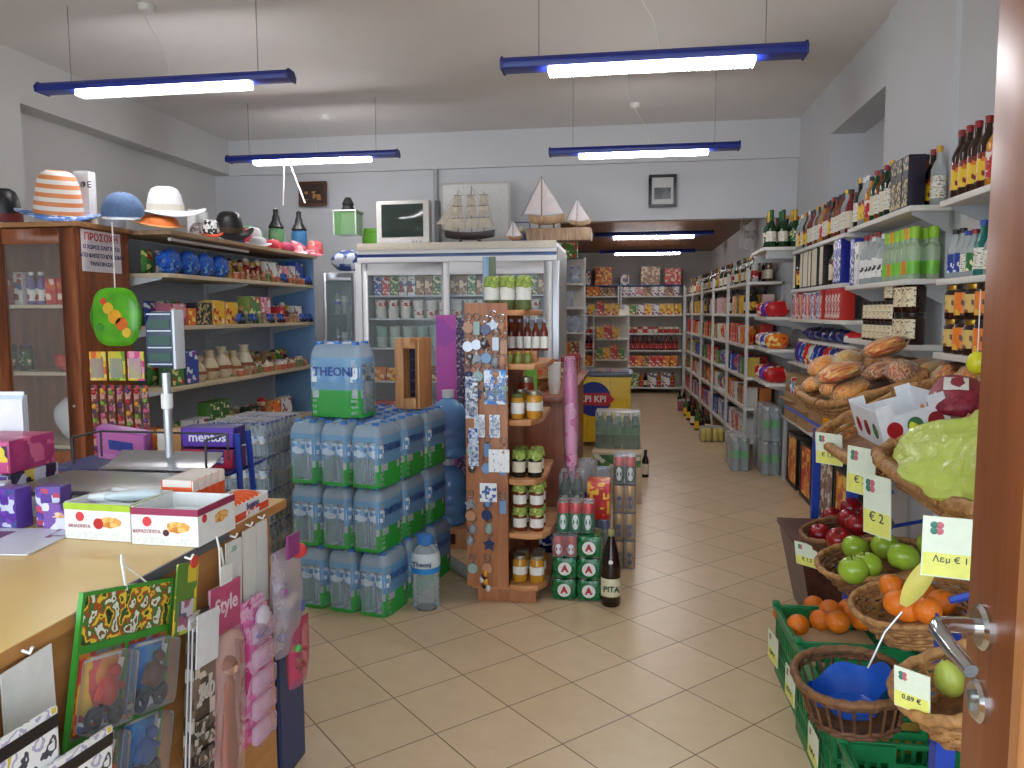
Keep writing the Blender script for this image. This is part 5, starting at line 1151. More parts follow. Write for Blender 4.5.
row([bx(pnk,(190,110,140),.2,.15,'pink toy box'),bx(oranges_,(225,120,60),.1,.12,'orange toy box'),bx(blackl,(40,40,60),.2,.16,'dark toy box'),bx(yel,(228,190,90),.16,.18,'yellow toy box'),bx(yel,(222,170,80),.18,.17,'ochre toy box'),d3,d3,bx(grn,(150,170,90),.2,.22,'green toy box'),bx(pnk,(225,160,190),.16,.22,'rose toy box'),(k_toycar(M((190,40,40), .3)), 'toy_car', 'red toy car', 'toy car', .15),bx(reds,(200,60,60),.08,.14,'red toy box'),d2,d3,bx(wh,(210,210,215),.18,.15,'white toy box'),d1,bx(blu,(60,120,190),.18,.2,'blue toy box')], (XS,UY0+.05,1.47), (XS,UY1-.02,1.47), PI/2, 'from the cabinet, second toy shelf', GT)
jg = lambda c, h, d: (k_jug(M(c, .5), h), 'ceramic_jug', d, 'jug', h*.74)
shell = (k_bagged(PR([(214,200,170),(160,120,90),(230,220,200),(110,70,60)], 40, .5), .17, .09, .09, 4), 'shell_bag', 'bag of sea shells', 'bag', .2)
row([bx(grn,(70,110,80),.14,.2,'green toy box'),bx(blu,(50,80,120),.16,.24,'blue toy box'),jg((214,196,160),.18,'tan ceramic jug'),jg((224,206,170),.22,'cream ceramic jug'),jg((220,204,176),.24,'cream ceramic jug'),jg((214,196,160),.2,'tan ceramic jug'),jg((226,214,190),.24,'cream ceramic jug'),shell,shell,bx(wh,(200,200,210),.16,.08,'flat white toy box'),shell,shell], (XS,UY0+.05,1.06), (XS,UY1-.02,1.06), PI/2, 'from the cabinet, third toy shelf', GT)
row([bx(oranges_,(190,140,90),.2,.16,'tan toy box'),bx(wh,(220,220,220),.22,.2,'white toy box'),bx(greenl,(70,120,40),.13,.3,'tall green toy box'),bx(greenl,(80,130,44),.13,.3,'tall green toy box'),bx(yel,(230,210,120),.14,.16,'yellow toy box'),(k_toycar(M((220,160,40), .3)), 'toy_car', 'yellow toy car', 'toy car', .15),bx(blackl,(40,60,40),.2,.18,'dark toy box'),(k_doll(M((190,30,50), .5), M((200,30,40), .5), .24), 'souvenir_doll', 'large red souvenir doll', 'doll', .13),bx(oranges_,(200,150,90),.2,.2,'tan toy box'),bx(wh,(210,210,205),.2,.2,'white toy box')], (XS,UY0+.05,.6), (XS,UY1-.02,.6), PI/2, 'from the cabinet, fourth toy shelf', GT)
# hats
def hat(px, py, X, cr, br, h, label, crown_m, brim_m, band_m=None, wave=.02, rot=0., name='sun_hat', flat=.8, z=2.1):
    p = at(px, py, X=X); p.z = z+.002
    p.z += br*.17 if z < 2.11 else 0; t = thing(name, label, 'hat', p, rot, 'hats on the top board', rot=(.17,.08,rot) if z < 2.11 else (.1,.05,rot))
    b = MB(); zz = wave*1.2+.004
    b.lathe([(cr*1.04,zz),(cr*.97,zz+h*.35),(cr*.86,zz+h*.7),(cr*.7,zz+h*.9),(cr*.42,zz+h),(0.0001,zz+h*1.01)], 22); b.build('crown', crown_m, t)
    b = MB(); b.grid(lambda u, v: ((cr+(br-cr)*v)*math.cos(2*PI*u), (cr+(br-cr)*v)*math.sin(2*PI*u)*.95, zz-.004-v*.004+wave*v*v*math.sin(4*PI*u+rot*3)), 36, 5)
    b.grid(lambda u, v: ((cr+(br-cr)*v)*math.cos(2*PI*u), (cr+(br-cr)*v)*math.sin(2*PI*u)*.95, zz+.001-v*.004+wave*v*v*math.sin(4*PI*u+rot*3)), 36, 5, flip=True); b.build('brim', brim_m, t)
    if band_m: MB().ring([(cr*1.035,zz+.003),(cr*1.02,zz+h*.28)], 22).build('band', band_m, t)
    return t
stripe = bpy.data.materials.new('striped_straw'); stripe.use_nodes = True
_nt = stripe.node_tree; _tc = _nt.nodes.new('ShaderNodeTexCoord'); _sp2 = _nt.nodes.new('ShaderNodeSeparateXYZ'); _ma = _nt.nodes.new('ShaderNodeMath'); _ma.operation = 'MULTIPLY'; _ma.inputs[1].default_value = 1/.052; _mf = _nt.nodes.new('ShaderNodeMath'); _mf.operation = 'FRACT'; _rp = _nt.nodes.new('ShaderNodeValToRGB'); _rp.color_ramp.interpolation = 'CONSTANT'
_rp.color_ramp.elements[0].color = lin((236,228,222)); _rp.color_ramp.elements[1].color = lin((226,140,84)); _rp.color_ramp.elements[1].position = .5
for a, c in ((_tc.outputs['Object'],_sp2.inputs[0]),(_sp2.outputs[2],_ma.inputs[0]),(_ma.outputs[0],_mf.inputs[0]),(_mf.outputs[0],_rp.inputs[0]),(_rp.outputs[0],_nt.nodes['Principled BSDF'].inputs['Base Color'])): _nt.links.new(a, c)
hat(59,213,-3.5,.135,.24,.26,'orange and white striped straw hat with a blue brim',stripe,PR([(80,130,200),(210,220,235),(60,110,190)], 40, .6),None,.02,.3)
hat(4,208,-3.9,.1,.15,.2,'black hat with a zebra patterned brim above the cabinet',BLACK,PR([(20,20,22),(235,235,235),(20,20,22),(235,235,235)], 34, .6),M((120,40,40), .6),.006,.2)
denim = M((96,124,166), .8, var=.12, scale=40); grey_h = M((150,156,170), .8, var=.05)
hat(112,214,-3.5,.08,.1,.14,'grey cloth hat behind the denim cap',grey_h,grey_h,None,.006,.7)
def cap(px, X, label, m1, m2, rot, r=.09, lay=0., z=2.1):
    p = at(px, 215, X=X); p.z = z+.006+lay*.2; t = thing('baseball_cap', label, 'hat', p, rot, 'hats on the top board', rot=(lay,0,rot))
    b = MB(); b.grid(lambda u, v: (r*math.cos(2*PI*u)*math.cos(v*PI/2)**.8, r*1.1*math.sin(2*PI*u)*math.cos(v*PI/2)**.8, r*1.05*math.sin(v*PI/2)), 20, 8); b.build('crown', m1, t)
    b = MB(); b.grid(lambda u, v: ((u-.5)*r*1.7*(1-.25*v*v), -r*.75-r*.85*v*math.cos((u-.5)*2), .008-.012*(2*u-1)**2+.004), 10, 6); b.build('visor', m2, t)
    MB().ball((0,0,r*1.06), .008, 8, 6).build('button', m2, t); return t
cap(123,-3.14,'faded denim cap tipped on edge with its peak to the front',denim,M((190,196,204), .7),.5,.125,.35)
whh = M((224,224,228), .8, var=.04)
hat(166,219,-3.1,.115,.26,.16,'wide white sun hat on the top board, upper of two',whh,whh,M((210,205,190), .8),.03,.0,z=2.2)
hat(160,222,-3.06,.12,.16,.055,'low orange hat under the wide white sun hat',M((226,120,50), .7),M((206,150,90), .7),None,.006,.5)
hat(150,221,-3.12,.09,.17,.02,'low orange hat under the wide white hat',M((226,120,50), .7),M((226,130,60), .7),None,.004,.5) if False else None
hat(200,224,-3.24,.085,.12,.1,'grey patterned cloth hat beside the white sun hat',PR([(120,110,110),(160,150,150),(90,70,70)], 60, .8),M((130,120,120), .8),None,.01,.4)
o = put(k_carton(M((228,230,234), .5), M((232,234,238), .5), .1, .08, .36), 'white_box', (-3.47,4.56,2.101), .1, 'white lettered box standing behind the striped hat', 'box')
lettering('ΚΑΦΕ', .05, M((60,60,70), .5), o, (.0,-.0425,.27), 0, .001)
for i, x in enumerate((192,203)): p = at(x, 210, X=-3.3); put(k_carton(M((232,236,236), .5), M((226,232,230), .5), .06, .05, .24), 'white_box', (p.x,p.y,2.101), .2, 'narrow white box among the hats, %s one' % ('nearer' if i == 0 else 'farther'), 'box', 'narrow white boxes')
hat(211,227,-3.02,.06,.085,.1,'orange-brimmed checked cloth hat beside the black hat',PR([(40,40,44),(225,225,225),(40,40,44),(225,225,225)], 60, .7),M((226,90,50), .7),None,.012,.1)
hat(229,233,-3.13,.105,.185,.16,'black cowboy hat with upturned brim',BLACK,BLACK,M((80,60,40), .5),.045,.2)
hat(252,234,-3.24,.08,.1,.16,'white cloth hat behind the black cowboy hat',whh,whh,None,.01,.6)
hat(258,241,-3.07,.07,.11,.05,'flat white hat lying beside the red cap',whh,whh,None,.01,.3)
cap(272,-3.14,'red and white cap farther along the top board',M((190,30,50), .6),M((225,220,220), .6),1.0,.095)
cap(284,-3.1,'cap in dark pink with white peak near the board end',M((170,30,80), .6),M((230,230,230), .6),.7,.085)
fl = PR([(226,130,150),(236,180,190),(240,220,220),(200,80,110)], 24, .8)
hat(298,249,-3.12,.085,.15,.1,'pink flowered sun hat, nearer of two',fl,fl,None,.02,.4)
hat(314,250,-3.12,.085,.14,.12,'pink flowered sun hat at the end of the board',PR([(230,120,120),(240,190,180),(220,90,100)], 24, .8),fl,None,.02,.9)
# boxes and lanterns beyond the hats, on the narrow fridge and board end
put(k_carton(PR([(60,90,160),(230,230,235),(190,40,50)], 14), M((190,50,60), .5), .26, .12, .16), 'game_box', (-3.3,6.1,2.101), .1, 'blue and white box with a red lid behind the caps', 'box')
put(k_bagged(M((96,160,110), .4, var=.2, bump=.3), .24, .16, .22, 8), 'gift_bag', (-3.35,6.5,2.101), .3, 'green patterned bag behind the flowered hats', 'bag')
def lantern(x, y, z, c, label, r=.075):
    t = thing('oil_lantern', label, 'lantern', (x,y,z), 0, 'lanterns above the narrow fridge')
    MB().lathe([(r,0),(r*1.05,.02),(r*.9,.03)], 16).build('base', BLACK, t)
    MB().lathe([(r*.88,.03),(r*.95,.1),(r*.95,.2),(r*.8,.23)], 16).build('glass', c, t)
    MB().lathe([(r*.9,.23),(r*.95,.24),(r*.5,.3),(r*.45,.33),(r*.3,.36),(r*.32,.4),(.002,.42)], 16).build('cap', BLACK, t)
lantern(-3.22,6.75,2.101,CL((110,170,110), .6, .1),'black topped green lantern nearest the hats')
lantern(-3.1,6.98,2.101,M((60,120,170), .3, var=.15),'black topped blue lantern at the end of the board')
t = thing('glass_case', 'green glass lantern case on the narrow fridge bundle', 'lantern', (-2.73,7.3,2.312)); MB().box(-.11,-.1,0,.11,.1,.22).build('glass', CL((120,170,110), .5, .06), t)
b = MB()
for x in (-.11,.11):
    for y in (-.1,.1): b.box(x-.006,y-.006,0,x+.006,y+.006,.23)
b.box(-.12,-.11,.22,.12,.11,.235); b.build('frame', M((200,205,200), .4), t); MB().lathe([(.07,.235),(.05,.28),(.06,.3),(.03,.36),(.002,.37)], 12).build('finial', BLACK, t)
put([('x', MB().box(-.11,-.1,0,.11,.1,.2).mesh('box', M((110,180,50), .4), bev=.004)), ('lid_edge', MB().box(-.112,-.102,.16,.112,.102,.165).mesh('lid_edge', M((70,130,30), .5)))], 'gift_box', (-2.56,7.62,2.201), .0, 'bright green box beside the television', 'box')
for i, (a, c) in enumerate((((284,166),(283,205)),((291,166),(305,203)))):
    p, q = at(*c, Y=6.72+.25*i), at(*a, Y=6.72+.25*i)
    o = MB().tube([q, p], .008, 6).build('hanging_pole', M((236,232,226), .5)); tag(o, 'slim white pole hanging over the lanterns, %s one' % ('upright' if i == 0 else 'slanting'), 'pole', 'white poles over the lanterns')
# things hanging beside the cabinet
YH = 4.09
o = MB().tube([at(112,222,Y=YH), at(114,262,Y=YH), at(115,290,Y=YH)], .004, 6).build('hanging_string', WHITE); tag(o, 'white string from the top board down to the green bag', 'string')
def dbl(fn, nu, nv): 
    b = MB(); b.grid(lambda u, v: fn(u, v, 1), nu, nv); b.grid(lambda u, v: fn(u, v, -1), nu, nv, flip=True); return b
c = at(116,317,Y=YH); t = thing('hanging_swim_ring', 'green inflatable toy in its pouch hanging beside the cabinet', 'toy', c)
def pouch(u, v, s): 
    a = 2*PI*u; x, z = sup(a, 3.2); return (x*.15*v, -s*.025*(1-v**4)**.5, z*.17*v)
dbl(pouch, 40, 10).build('pouch', M((96,190,30), .25, var=.2, scale=12), t)
for i, (x, z, r_, m) in enumerate(((-.03,.05,.035,(236,190,40)),(.01,.0,.045,(240,170,30)),(.05,-.04,.04,(226,110,30)),(-.06,.09,.02,(220,60,40)),(.08,-.09,.03,(240,200,60)),(-.09,-.06,.025,(60,150,30)))):
    MB().lathe([(r_,0),(r_*.9,.004)], 14, R=Matrix.Rotation(PI/2,4,'X'), c=(x,-.024,z)).build('printed_spot', M(m, .4), t)
MB().torus((0,0,.0), .158, .007, 30, 5).build('piping', M((60,140,20), .4), t)
for i in range(3):
    p = at(98+19*i, 366, Y=YH); 
    t = thing('hanging_candy_card', 'printed candy card hanging below the green pouch, %s' % ['left one','middle one','right one'][i], 'candy card', p, 0, 'candy cards beside the cabinet')
    MB().box(-.052,-.003,-.085,.052,.003,.085).build('card', PR([[(236,190,60),(226,110,60),(240,220,120)],[(200,210,60),(230,200,70),(120,160,50)],[(226,90,150),(240,170,190),(230,220,80)]][i], 30), t)
    MB().box(-.04,-.014,-.07,.04,-.003,.045).build('blister', CL((235,235,235), .3, .1), t, bev=.006)
for i in range(7):
    p = at(94+8.5*i, 385, Y=YH+.015*(i % 2)); h = (.42,.36,.46,.4,.33,.37,.3)[i]
    t = thing('hanging_candy_strip', 'long strip of lollies beside the cabinet, %s from the left' % ORD[i], 'candy strip', p, 0, 'candy strips beside the cabinet')
    MB().box(-.019,-.002,-h,.019,.002,0).build('strip', PR([(110,60,50),(190,60,70),(60,60,80),(200,150,140)], 40), t)
    for k in range(5): MB().ball((0,-.009,-h*(k+.5)/5), .016, 8, 6, sy=.5).build('lolly', M([(190,40,50),(220,160,50),(120,160,60),(200,90,140),(90,50,110)][(k+i) % 5], .25), t)

# a second rank of small things behind the front ones on the toy shelves
bgl = lambda c, d: (k_bag(c, .13, .17, .06), 'toy_bag', d, 'bag', .14)
back2 = [d1,d2,d3,bgl(pnk,'pink toy bag'),bgl(grn,'green toy bag'),bgl(wh,'white toy bag'),jg((190,150,120),.16,'brown ceramic jug'),bgl(blu,'blue toy bag'),bgl(oranges_,'orange toy bag')]
for z, nm, sd in ((1.82,'top',5),(1.47,'second',9),(1.06,'third',13),(.6,'fourth',17)):
    row(choose(back2, sd), (XS-.16,UY0+.08,z), (XS-.16,UY1-.04,z), PI/2, 'from the cabinet, back rank, %s toy shelf' % nm, GT, gap=1.1)
front2 = [(k_toycar(M((60,90,170), .3), .09), 'toy_car', 'small blue toy car', 'toy car', .1),(k_doll(M((190,150,110), .5), M((120,60,50), .5), .09), 'souvenir_doll', 'tiny tan doll', 'doll', .055),(k_jug(M((180,120,90), .5), .08), 'ceramic_jug', 'tiny clay jug', 'jug', .07),(k_doll(M((120,140,90), .5), M((200,190,170), .5), .1), 'souvenir_doll', 'tiny green doll', 'doll', .06),(k_tub(M((210,120,90), .4), M((230,220,200), .4), .03, .05), 'candle_tub', 'small candle tub', 'tub', .07)]
for z, nm, sd in ((1.47,'second',31),(1.06,'third',33),(1.82,'top',35)):
    row(choose(front2, sd), (UX-.028,UY0+.9,z), (UX-.028,UY1-.04,z), PI/2, 'at the front edge, %s toy shelf' % nm, GT, gap=1.35)
MB().tube([(-.05,.1,2.05),(-.05,L*.5,2.05)], .012, 8).build('strip_lamp', WHITE, bpy.data.objects['toy_shelving'])
# ------------------------------------------------------------------ shrink-wrapped mineral water
petb = CL((222,236,244), .26, .05); fblue = CL((128,188,240), .46, .1); fgreen = CL((50,176,66), .72, .15); fwhite = CL((222,232,240), .45, .12); fclear = CL((205,228,244), .12, .06)
wlab = PR([(150,190,225),(225,235,240),(225,235,240),(100,150,200)], 45, .3)
def wbottle(h, r):
    b = MB(); k = h/.33
    p = [(r*.7,0),(r*.98,.012)]
    for i in range(5): p += [(r,(.02+i*.026)*k),(r*.92,(.031+i*.026)*k)]
    p += [(r,.152*k),(r*1.0,.153*k,1),(r*1.0,.215*k,1),(r,.217*k),(r*.95,.25*k),(r*.72,.285*k),(r*.36,.305*k),(r*.34,.312*k),(r*.4,.313*k,2),(r*.4,h,2)]
    b.lathe(p, 14); return b.mesh('bottle', [petb, wlab, M((60,120,200), .4)])
def k_waterpack(h=.33):
    def mk():
        r = .044; bt = wbottle(h, r); W, D = .0885, .134; k = h/.33
        out = [('x', None)]
        prof = [(0,.97),(.02,1),(.05,1),(.085,1),(.12,1),(.16,1),(.2,1),(.235,1),(.262,.97),(.285,.88),(.303,.73),(.314,.58),(.32,.4)]
        b = MB(); n = 40; o = 0
        for z, s in prof:
            for j in range(n):
                a = 2*PI*(j+.5)/n; x, y = sup(a, 5.); bul = 1+.02*math.sin(3*a)
                # the long sides stay straight, the ends draw in at the shoulders
                b.v.append(Vector((x*W*(.45+.55*s), y*D*(.62+.38*s), z*k+.001)))
        for i in range(len(prof)-1):
            zc = (prof[i][0]+prof[i+1][0])/2
            for j in range(n):
                j2 = (j+1) % n; vs = [b.v[i*n+j], b.v[i*n+j2]]; cx = (vs[0].x+vs[1].x)/2; cy = abs(vs[0].y+vs[1].y)/2
                end = cy > D*.9*(.62+.38*prof[i][1])*.92 and abs(cx) < W*.72
                if end and .01 < zc < .225: m = 3
                elif zc < .105+.02*math.sin(cx*60+j): m = 1
                elif zc < .14: m = 2
                elif zc < .262: m = 0
                else: m = 4
                b.f.append([i*n+j, i*n+j2, (i+1)*n+j2, (i+1)*n+j]); b.m.append(m)
        t = len(prof)-1; b.f.append([t*n+j for j in range(n)]); b.m.append(4); b.f.append([j for j in range(n)][::-1]); b.m.append(1)
        out = [('film', b.mesh('film', [fblue, fgreen, fwhite, fclear, CL((196,222,246), .32, .08)], ang=80))]
        for x in (-.5,.5):
            for y in (-1,0,1): out.append(('bottle', bt, (x*r*1.99, y*r*2.02, .002)))
        hd = MB(); 
        for s in (-.02,.02): hd.tube([(s,-.11,.316*k),(s,-.05,.3235*k),(s,.05,.3235*k),(s,.11,.316*k)], .005, 5)
        out.append(('carry_handle', hd.mesh('carry_handle', CL((230,240,245), .5, .2))))
        return out
    return proto(('wpack', h), mk)
def waterpack(loc, rz, label, group, h=.33, parts=None):
    o = put(parts or k_waterpack(h), 'water_pack', loc, rz, label, 'water pack', group)
    for s in (-1,1): lettering('THEONI', .054, M((24,60,140), .4), o, (s*.0905,-.0,.2*h/.33), s*PI/2, .0012)
    return o
WPG = 'shrink-wrapped water packs in the big stack'; hh = .334
tn = ['bottom','middle','upper']; cn3 = ['left','centre','right']; dn = ['front','second','third','rear']
AW = math.radians(-11); UW = Vector((math.cos(AW), math.sin(AW), 0)); VW = Vector((-math.sin(AW), math.cos(AW), 0))
for k in range(3):
    P0 = Vector((-1.745-(0,.03,.025)[k], 3.745+(0,.01,0)[k], hh*k))
    for i in range(3):
        for j in range(3):
            waterpack(P0+UW*(.092+.1845*i)+VW*(.137+.279*j), AW+rnd(-.004,.004), 'water pack in the %s tier of the big stack, %s column, %s place' % (tn[k], cn3[i], ['front','middle','rear'][j]), WPG)
waterpack((-1.52,3.93,hh*3+.002), PI/2-.14, 'larger water pack set crosswise alone on top of the big stack', WPG).scale = (1.18,1.18,1.2)
# wooden display box standing on the stack
t = thing('sunglasses_display', 'pale wooden framed box standing on the water stack', 'display box', (-1.235,4.3,hh*3+.006), -.2); t.scale = (.78,.8,.95)
lw = WOOD((178,124,76),(208,154,104), 3., (1,1,8), .45)
b = MB(); b.box(-.1,-.1,0,-.03,.1,.42); b.box(.07,-.1,0,.1,.1,.42); b.box(-.03,-.1,.36,.07,.1,.42); b.box(-.03,-.1,0,.07,.1,.06); b.build('frame', lw, t, bev=.003)
MB().box(-.03,.0,.06,.07,.01,.36).build('panel', M((30,34,52), .2), t)
for i in range(4): MB().box(-.028,-.012,.09+.065*i,.068,.0,.1+.065*i).build('rail', M((50,56,80), .3), t)
# big clear jug and carboys
jugm = CL((214,230,238), .2, .04)
t = thing('water_jug', 'large clear water jug with a blue band on the floor by the stack', 'water jug', (-1.05,3.83,0))
b = MB(); r = .075; p = [(r*.8,0),(r,.014)]
for i in range(5): p += [(r,.02+i*.032),(r*.93,.036+i*.032)]
p += [(r,.19),(r,.27),(r*.9,.315),(r*.5,.342),(r*.48,.35)]; b.lathe(p, 22); b.build('jug', jugm, t)
MB().ring([(r*1.01,.2),(r*1.01,.228)], 22).build('blue_band', M((40,140,220), .3), t); MB().ring([(r*1.01,.23),(r*1.01,.272),(r*.93,.305)], 22).build('label', M((214,224,232), .35), t)
lettering('Theoni', .036, M((40,60,110), .4), t, (0.0,-r*1.03,.252), 0, .0008)
MB().lathe([(r*.54,.345),(r*.56,.35),(r*.56,.385),(r*.5,.39)], 18).build('cap', M((60,130,210), .35), t)
cbm = CL((104,164,220), .68, .08)
t = thing('wooden_pallet', 'low wooden block carrying the stacked blue carboys', 'pallet', (-1.2,5.0,0)); MB().box(-.17,-.17,0,.17,.17,.03).build('slab', lw, t); 
for x in (-.12,.12): MB().box(x-.04,-.17,.03,x+.04,.17,.1).build('runner', lw, t)
MB().box(-.17,-.17,.1,.17,.17,.13).build('deck', lw, t)
for i in range(2):
    t = thing('water_carboy', '%s of two blue water carboys behind the big stack' % ['lower','upper'][i], 'carboy', (-1.2,5.0,.131+.455*i), 0, 'blue carboys')
    b = MB(); r = .125; p = [(r*.85,0),(r,.02)]
    for k in range(3): p += [(r,.05+k*.07),(r*.95,.06+k*.07),(r*.95,.075+k*.07),(r,.085+k*.07)]
    p += [(r,.29),(r*.8,.35),(r*.32,.39),(r*.28,.42)]; b.lathe(p, 20); b.build('bottle', cbm, t); MB().lathe([(r*.33,.4),(r*.33,.45)], 14).build('cap', M((220,226,232), .4), t)
# small-bottle packs at the left, beside the toy shelves
sp = k_pet(CL((206,226,238), .25, .05), PR([(210,222,232),(120,150,210),(220,180,60)], 40), M((40,70,170), .4), .215, .032)
k = 0
for z in range(4):
    for x in range(2):
        for y in range(2):
            put(k_shrink(sp, 3, 4, .032, .215, softfilm, 'sp'), 'water_pack', (-2.52+.2*x,4.55+.27*y,.22*z), 0, 'pack of small blue-capped bottles, %s layer from floor, %s %s' % (ORD[z], ['left','right'][x], ['near','far'][y]), 'water pack', 'packs of small water bottles')
# ------------------------------------------------------------------ keychain stand with jar shelves
stw = WOOD((150,92,60),(184,124,86), 3., (1,1,8), .45); stw2 = WOOD((176,118,72),(206,150,100), 3., (8,1,1), .45)
SX, SY = -.74, 3.93
t = thing('keychain_stand', 'brown wooden stand with key rings in front and jar shelves at its side', 'stand', (SX,SY,0))
MB().box(-.11,0,.09,.115,.02,1.6).build('front_board', stw, t, bev=.003)
b = MB(); b.box(-.06,.03,0,.26,.5,.09); b.build('plinth', stw, t, bev=.003)
MB().box(-.11,.02,.09,-.09,.62,1.6).build('back_board', stw, t)
MB().box(-.09,.6,.09,.115,.62,1.6).build('rear_board', stw, t)
LV = [.1,.385,.675,.99,1.285,1.565]; LW = [.31,.33,.29,.27,.29,.22]
for z, w in zip(LV, LW):
    r = .12; x1 = w; pts = [(.116,.02),(x1-r*.9,.0),(x1-r*.3,.02),(x1,.1),(x1+.01,.2),(x1+.01,.6),(.116,.6)]
    b = MB(); b.prism(pts, .03, R=Matrix.Translation((0,0,z-.03)), axis='z'); b.build('shelf', stw2, t, bev=.004)
    b = MB(); b.box(-.088,.022,z-.03,.115,.598,z-.002); b.build('inner_shelf', stw2, t)
MB().box(.1,.02,.1,.114,.59,1.58).build('divider', stw, t) if False else None
MB().box(-.07,.3,1.602,-.035,.335,1.86).build('sign_post', M((130,160,190), .4), t, bev=.003); MB().box(-.033,.3,1.602,-.0,.335,1.86).build('post_side', M((96,110,84), .5), t, bev=.003)
MB().box(-.088,.15,LV[4]+.001,.25,.24,LV[4]+.06).build('riser', stw2, t, bev=.003)
# jars
olive = M((96,110,60), .5); cloth = PR([(150,170,80),(150,170,80),(190,200,110),(120,140,60)], 90, .8)
honey = M((196,140,40), .15, var=.05); jam = M((120,52,24), .15); darkj = M((30,26,24), .15); redj = M((150,50,30), .2)
silver = M((190,186,170), .3, .8); lbw = M((236,234,226), .5)
def jars(z, lst, where, r0=.042, y=.09, n=2, x0=.165, gap=.092):
    for i in range(n):
        for j in range(2):
            k = lst[(i+j) % len(lst)] if j else lst[i % len(lst)]
            put(k[0], 'jar', (SX+x0+gap*i,SY+y+.1*j,z+.0012), 0, '%s, %s %s %s' % (k[1], ['left','right','far right'][i], ['front','rear'][j], where), 'jar', 'jars on the wooden stand')
hj_ = (k_jar(honey, lbw, silver, .145, .04, None, (.3,.6)), 'yellow honey jar with silver lid'); gj = (k_jar(jam, lbw, olive, .12, .037, cloth, (.15,.55)), 'brown jam jar under green cloth'); dj = (k_jar(darkj, cream, olive, .14, .037, cloth, (.2,.6)), 'black olive jar under green cloth'); yj = (k_jar(honey, lbw, olive, .13, .037, None, (.2,.65)), 'honey jar with white label'); rj = (k_jar(redj, None, silver, .2, .045, None), 'tall red preserve jar'); oj = (k_jar(olive, lbw, olive, .17, .04, cloth, (.3,.7)), 'olive jar under green cloth'); smj = (k_jar(M((120,130,60), .3), None, capg, .06, .022), 'tiny green jar with gold lid')
jars(LV[0], [hj_], 'on the lowest jar shelf'); jars(LV[1], [gj], 'lower tier, second jar shelf'); jars(LV[1]+.127, [gj], 'upper tier, second jar shelf')
jars(LV[2], [dj], 'on the third jar shelf', x0=.16, gap=.088); jars(LV[3], [yj,hj_], 'on the fourth jar shelf', x0=.155, gap=.088)
for i in range(4):
    put(smj[0], 'jar', (SX+.065+.05*i,SY+.06,LV[4]+.001), 0, 'tiny green jar with gold lid, %s from left on the fifth shelf' % ORD[i], 'jar', 'tiny jars on the stand')
for i in range(3): put(oj[0], 'jar', (SX+.02+.085*i,SY+.09,LV[5]+.001), 0, 'large olive jar under green cloth, %s from left on the top shelf' % ORD[i], 'jar', 'olive jars on the stand')
sb = k_bottle(M((110,44,30), .15), lbw, M((150,160,190), .3), .17, .021, .009, .62, (.08,.45))
for i in range(6): put(sb, 'liqueur_bottle', (SX+.06+.045*i,SY+.195,LV[4]+.061), 0, 'small red liqueur bottle, %s from left behind the tiny jars' % ORD[i], 'bottle', 'small liqueur bottles on the stand')
put(rj[0], 'jar', (SX+.17,SY+.32,LV[3]+.001), 0, 'tall red preserve jar at the rear of the fourth jar shelf', 'jar')
put(rj[0], 'jar', (SX+.02,SY+.2,LV[3]+.001), 0, 'tall red preserve jar behind the front board', 'jar')
# key rings and cards on the board
random.seed(21)
kr = M((180,182,186), .25, .9); PENDM = [M((110,150,195), .3), M((130,134,140), .3, .9), M((50,66,110), .3), M((140,148,156), .3), M((190,140,110), .4), M((150,176,172), .3), M((140,142,148), .25, .9)]
def pend(kind, m):
    b = MB()
    if kind == 0: b.lathe([(.016,0),(.017,.002),(.016,.004)], 14, R=Matrix.Rotation(PI/2,4,'X'))
    elif kind == 1:
        pts = [(0,.02),(.009,.008),(.02,.006),(.012,-.005),(.014,-.02),(0,-.012),(-.014,-.02),(-.012,-.005),(-.02,.006),(-.009,.008)]; b.prism(pts[::-1], .004)
    elif kind == 2: b.ball((0,0,0), .013, 10, 8, sz=1.3)
    elif kind == 3: b.box(-.01,-.003,-.022,.01,.003,.018)
    else:
        b.ball((0,0,.006), .012, 10, 6, sy=.5); b.tube([(0,0,-.002),(.004,0,-.02),(-.006,0,-.026)], .004, 6)
    return b
pk = 0
pk_kind = ['round','star','drop','tag','dolphin']
pk_col = ['light blue','silver','navy','white','copper','pale green','steel']
used = {}
for rrow, z in enumerate((1.53,1.44,1.36,1.28,1.2)+(.88,.80,.60,.53,.47,.39,.25)):
    n = 5 if rrow < 5 else (3 if rrow < 8 else 2)
    for c in range(n):
        if rrow < 5: x = -.09+.046*c
        else: x = -.08+.085*c
        if 1.0 < z < 1.25 and x > .0 and False: continue
        kd, ml = rnd(0,5), rnd(0,7); kd, ml = int(kd), int(ml)
        o = thing('key_ring', '%s %s key ring, row %s from top, %s from left on the stand board' % (pk_col[ml], pk_kind[kd], ['one','two','three','four','five','six','seven','eight','nine','ten','eleven','twelve'][rrow], ORD[c]), 'key ring', (SX+x+rnd(-.008,.008),SY-.012,z+rnd(-.012,.012)), rnd(-.2,.2), 'key rings on the stand board')
        MB().torus((0,0,0), .018, .0024, 14, 4).build('ring', kr, o)
        b = MB(); 
        for q in range(3): b.torus((0,0,-.018-.006*q), .0035, .001, 8, 3, Rm=Matrix.Rotation((q % 2)*PI/2,3,'Z'))
        b.build('chain', kr, o); bb = pend(kd, None).build('pendant', PENDM[ml], o, bev=0); bb.location = (0,0,-.056); bb.scale = (1.7,1.7,1.7)
        MB().tube([(0,.012,.014),(0,-.004,.012),(0,-.006,.018)], .0015, 4).build('hook', STEEL, o)
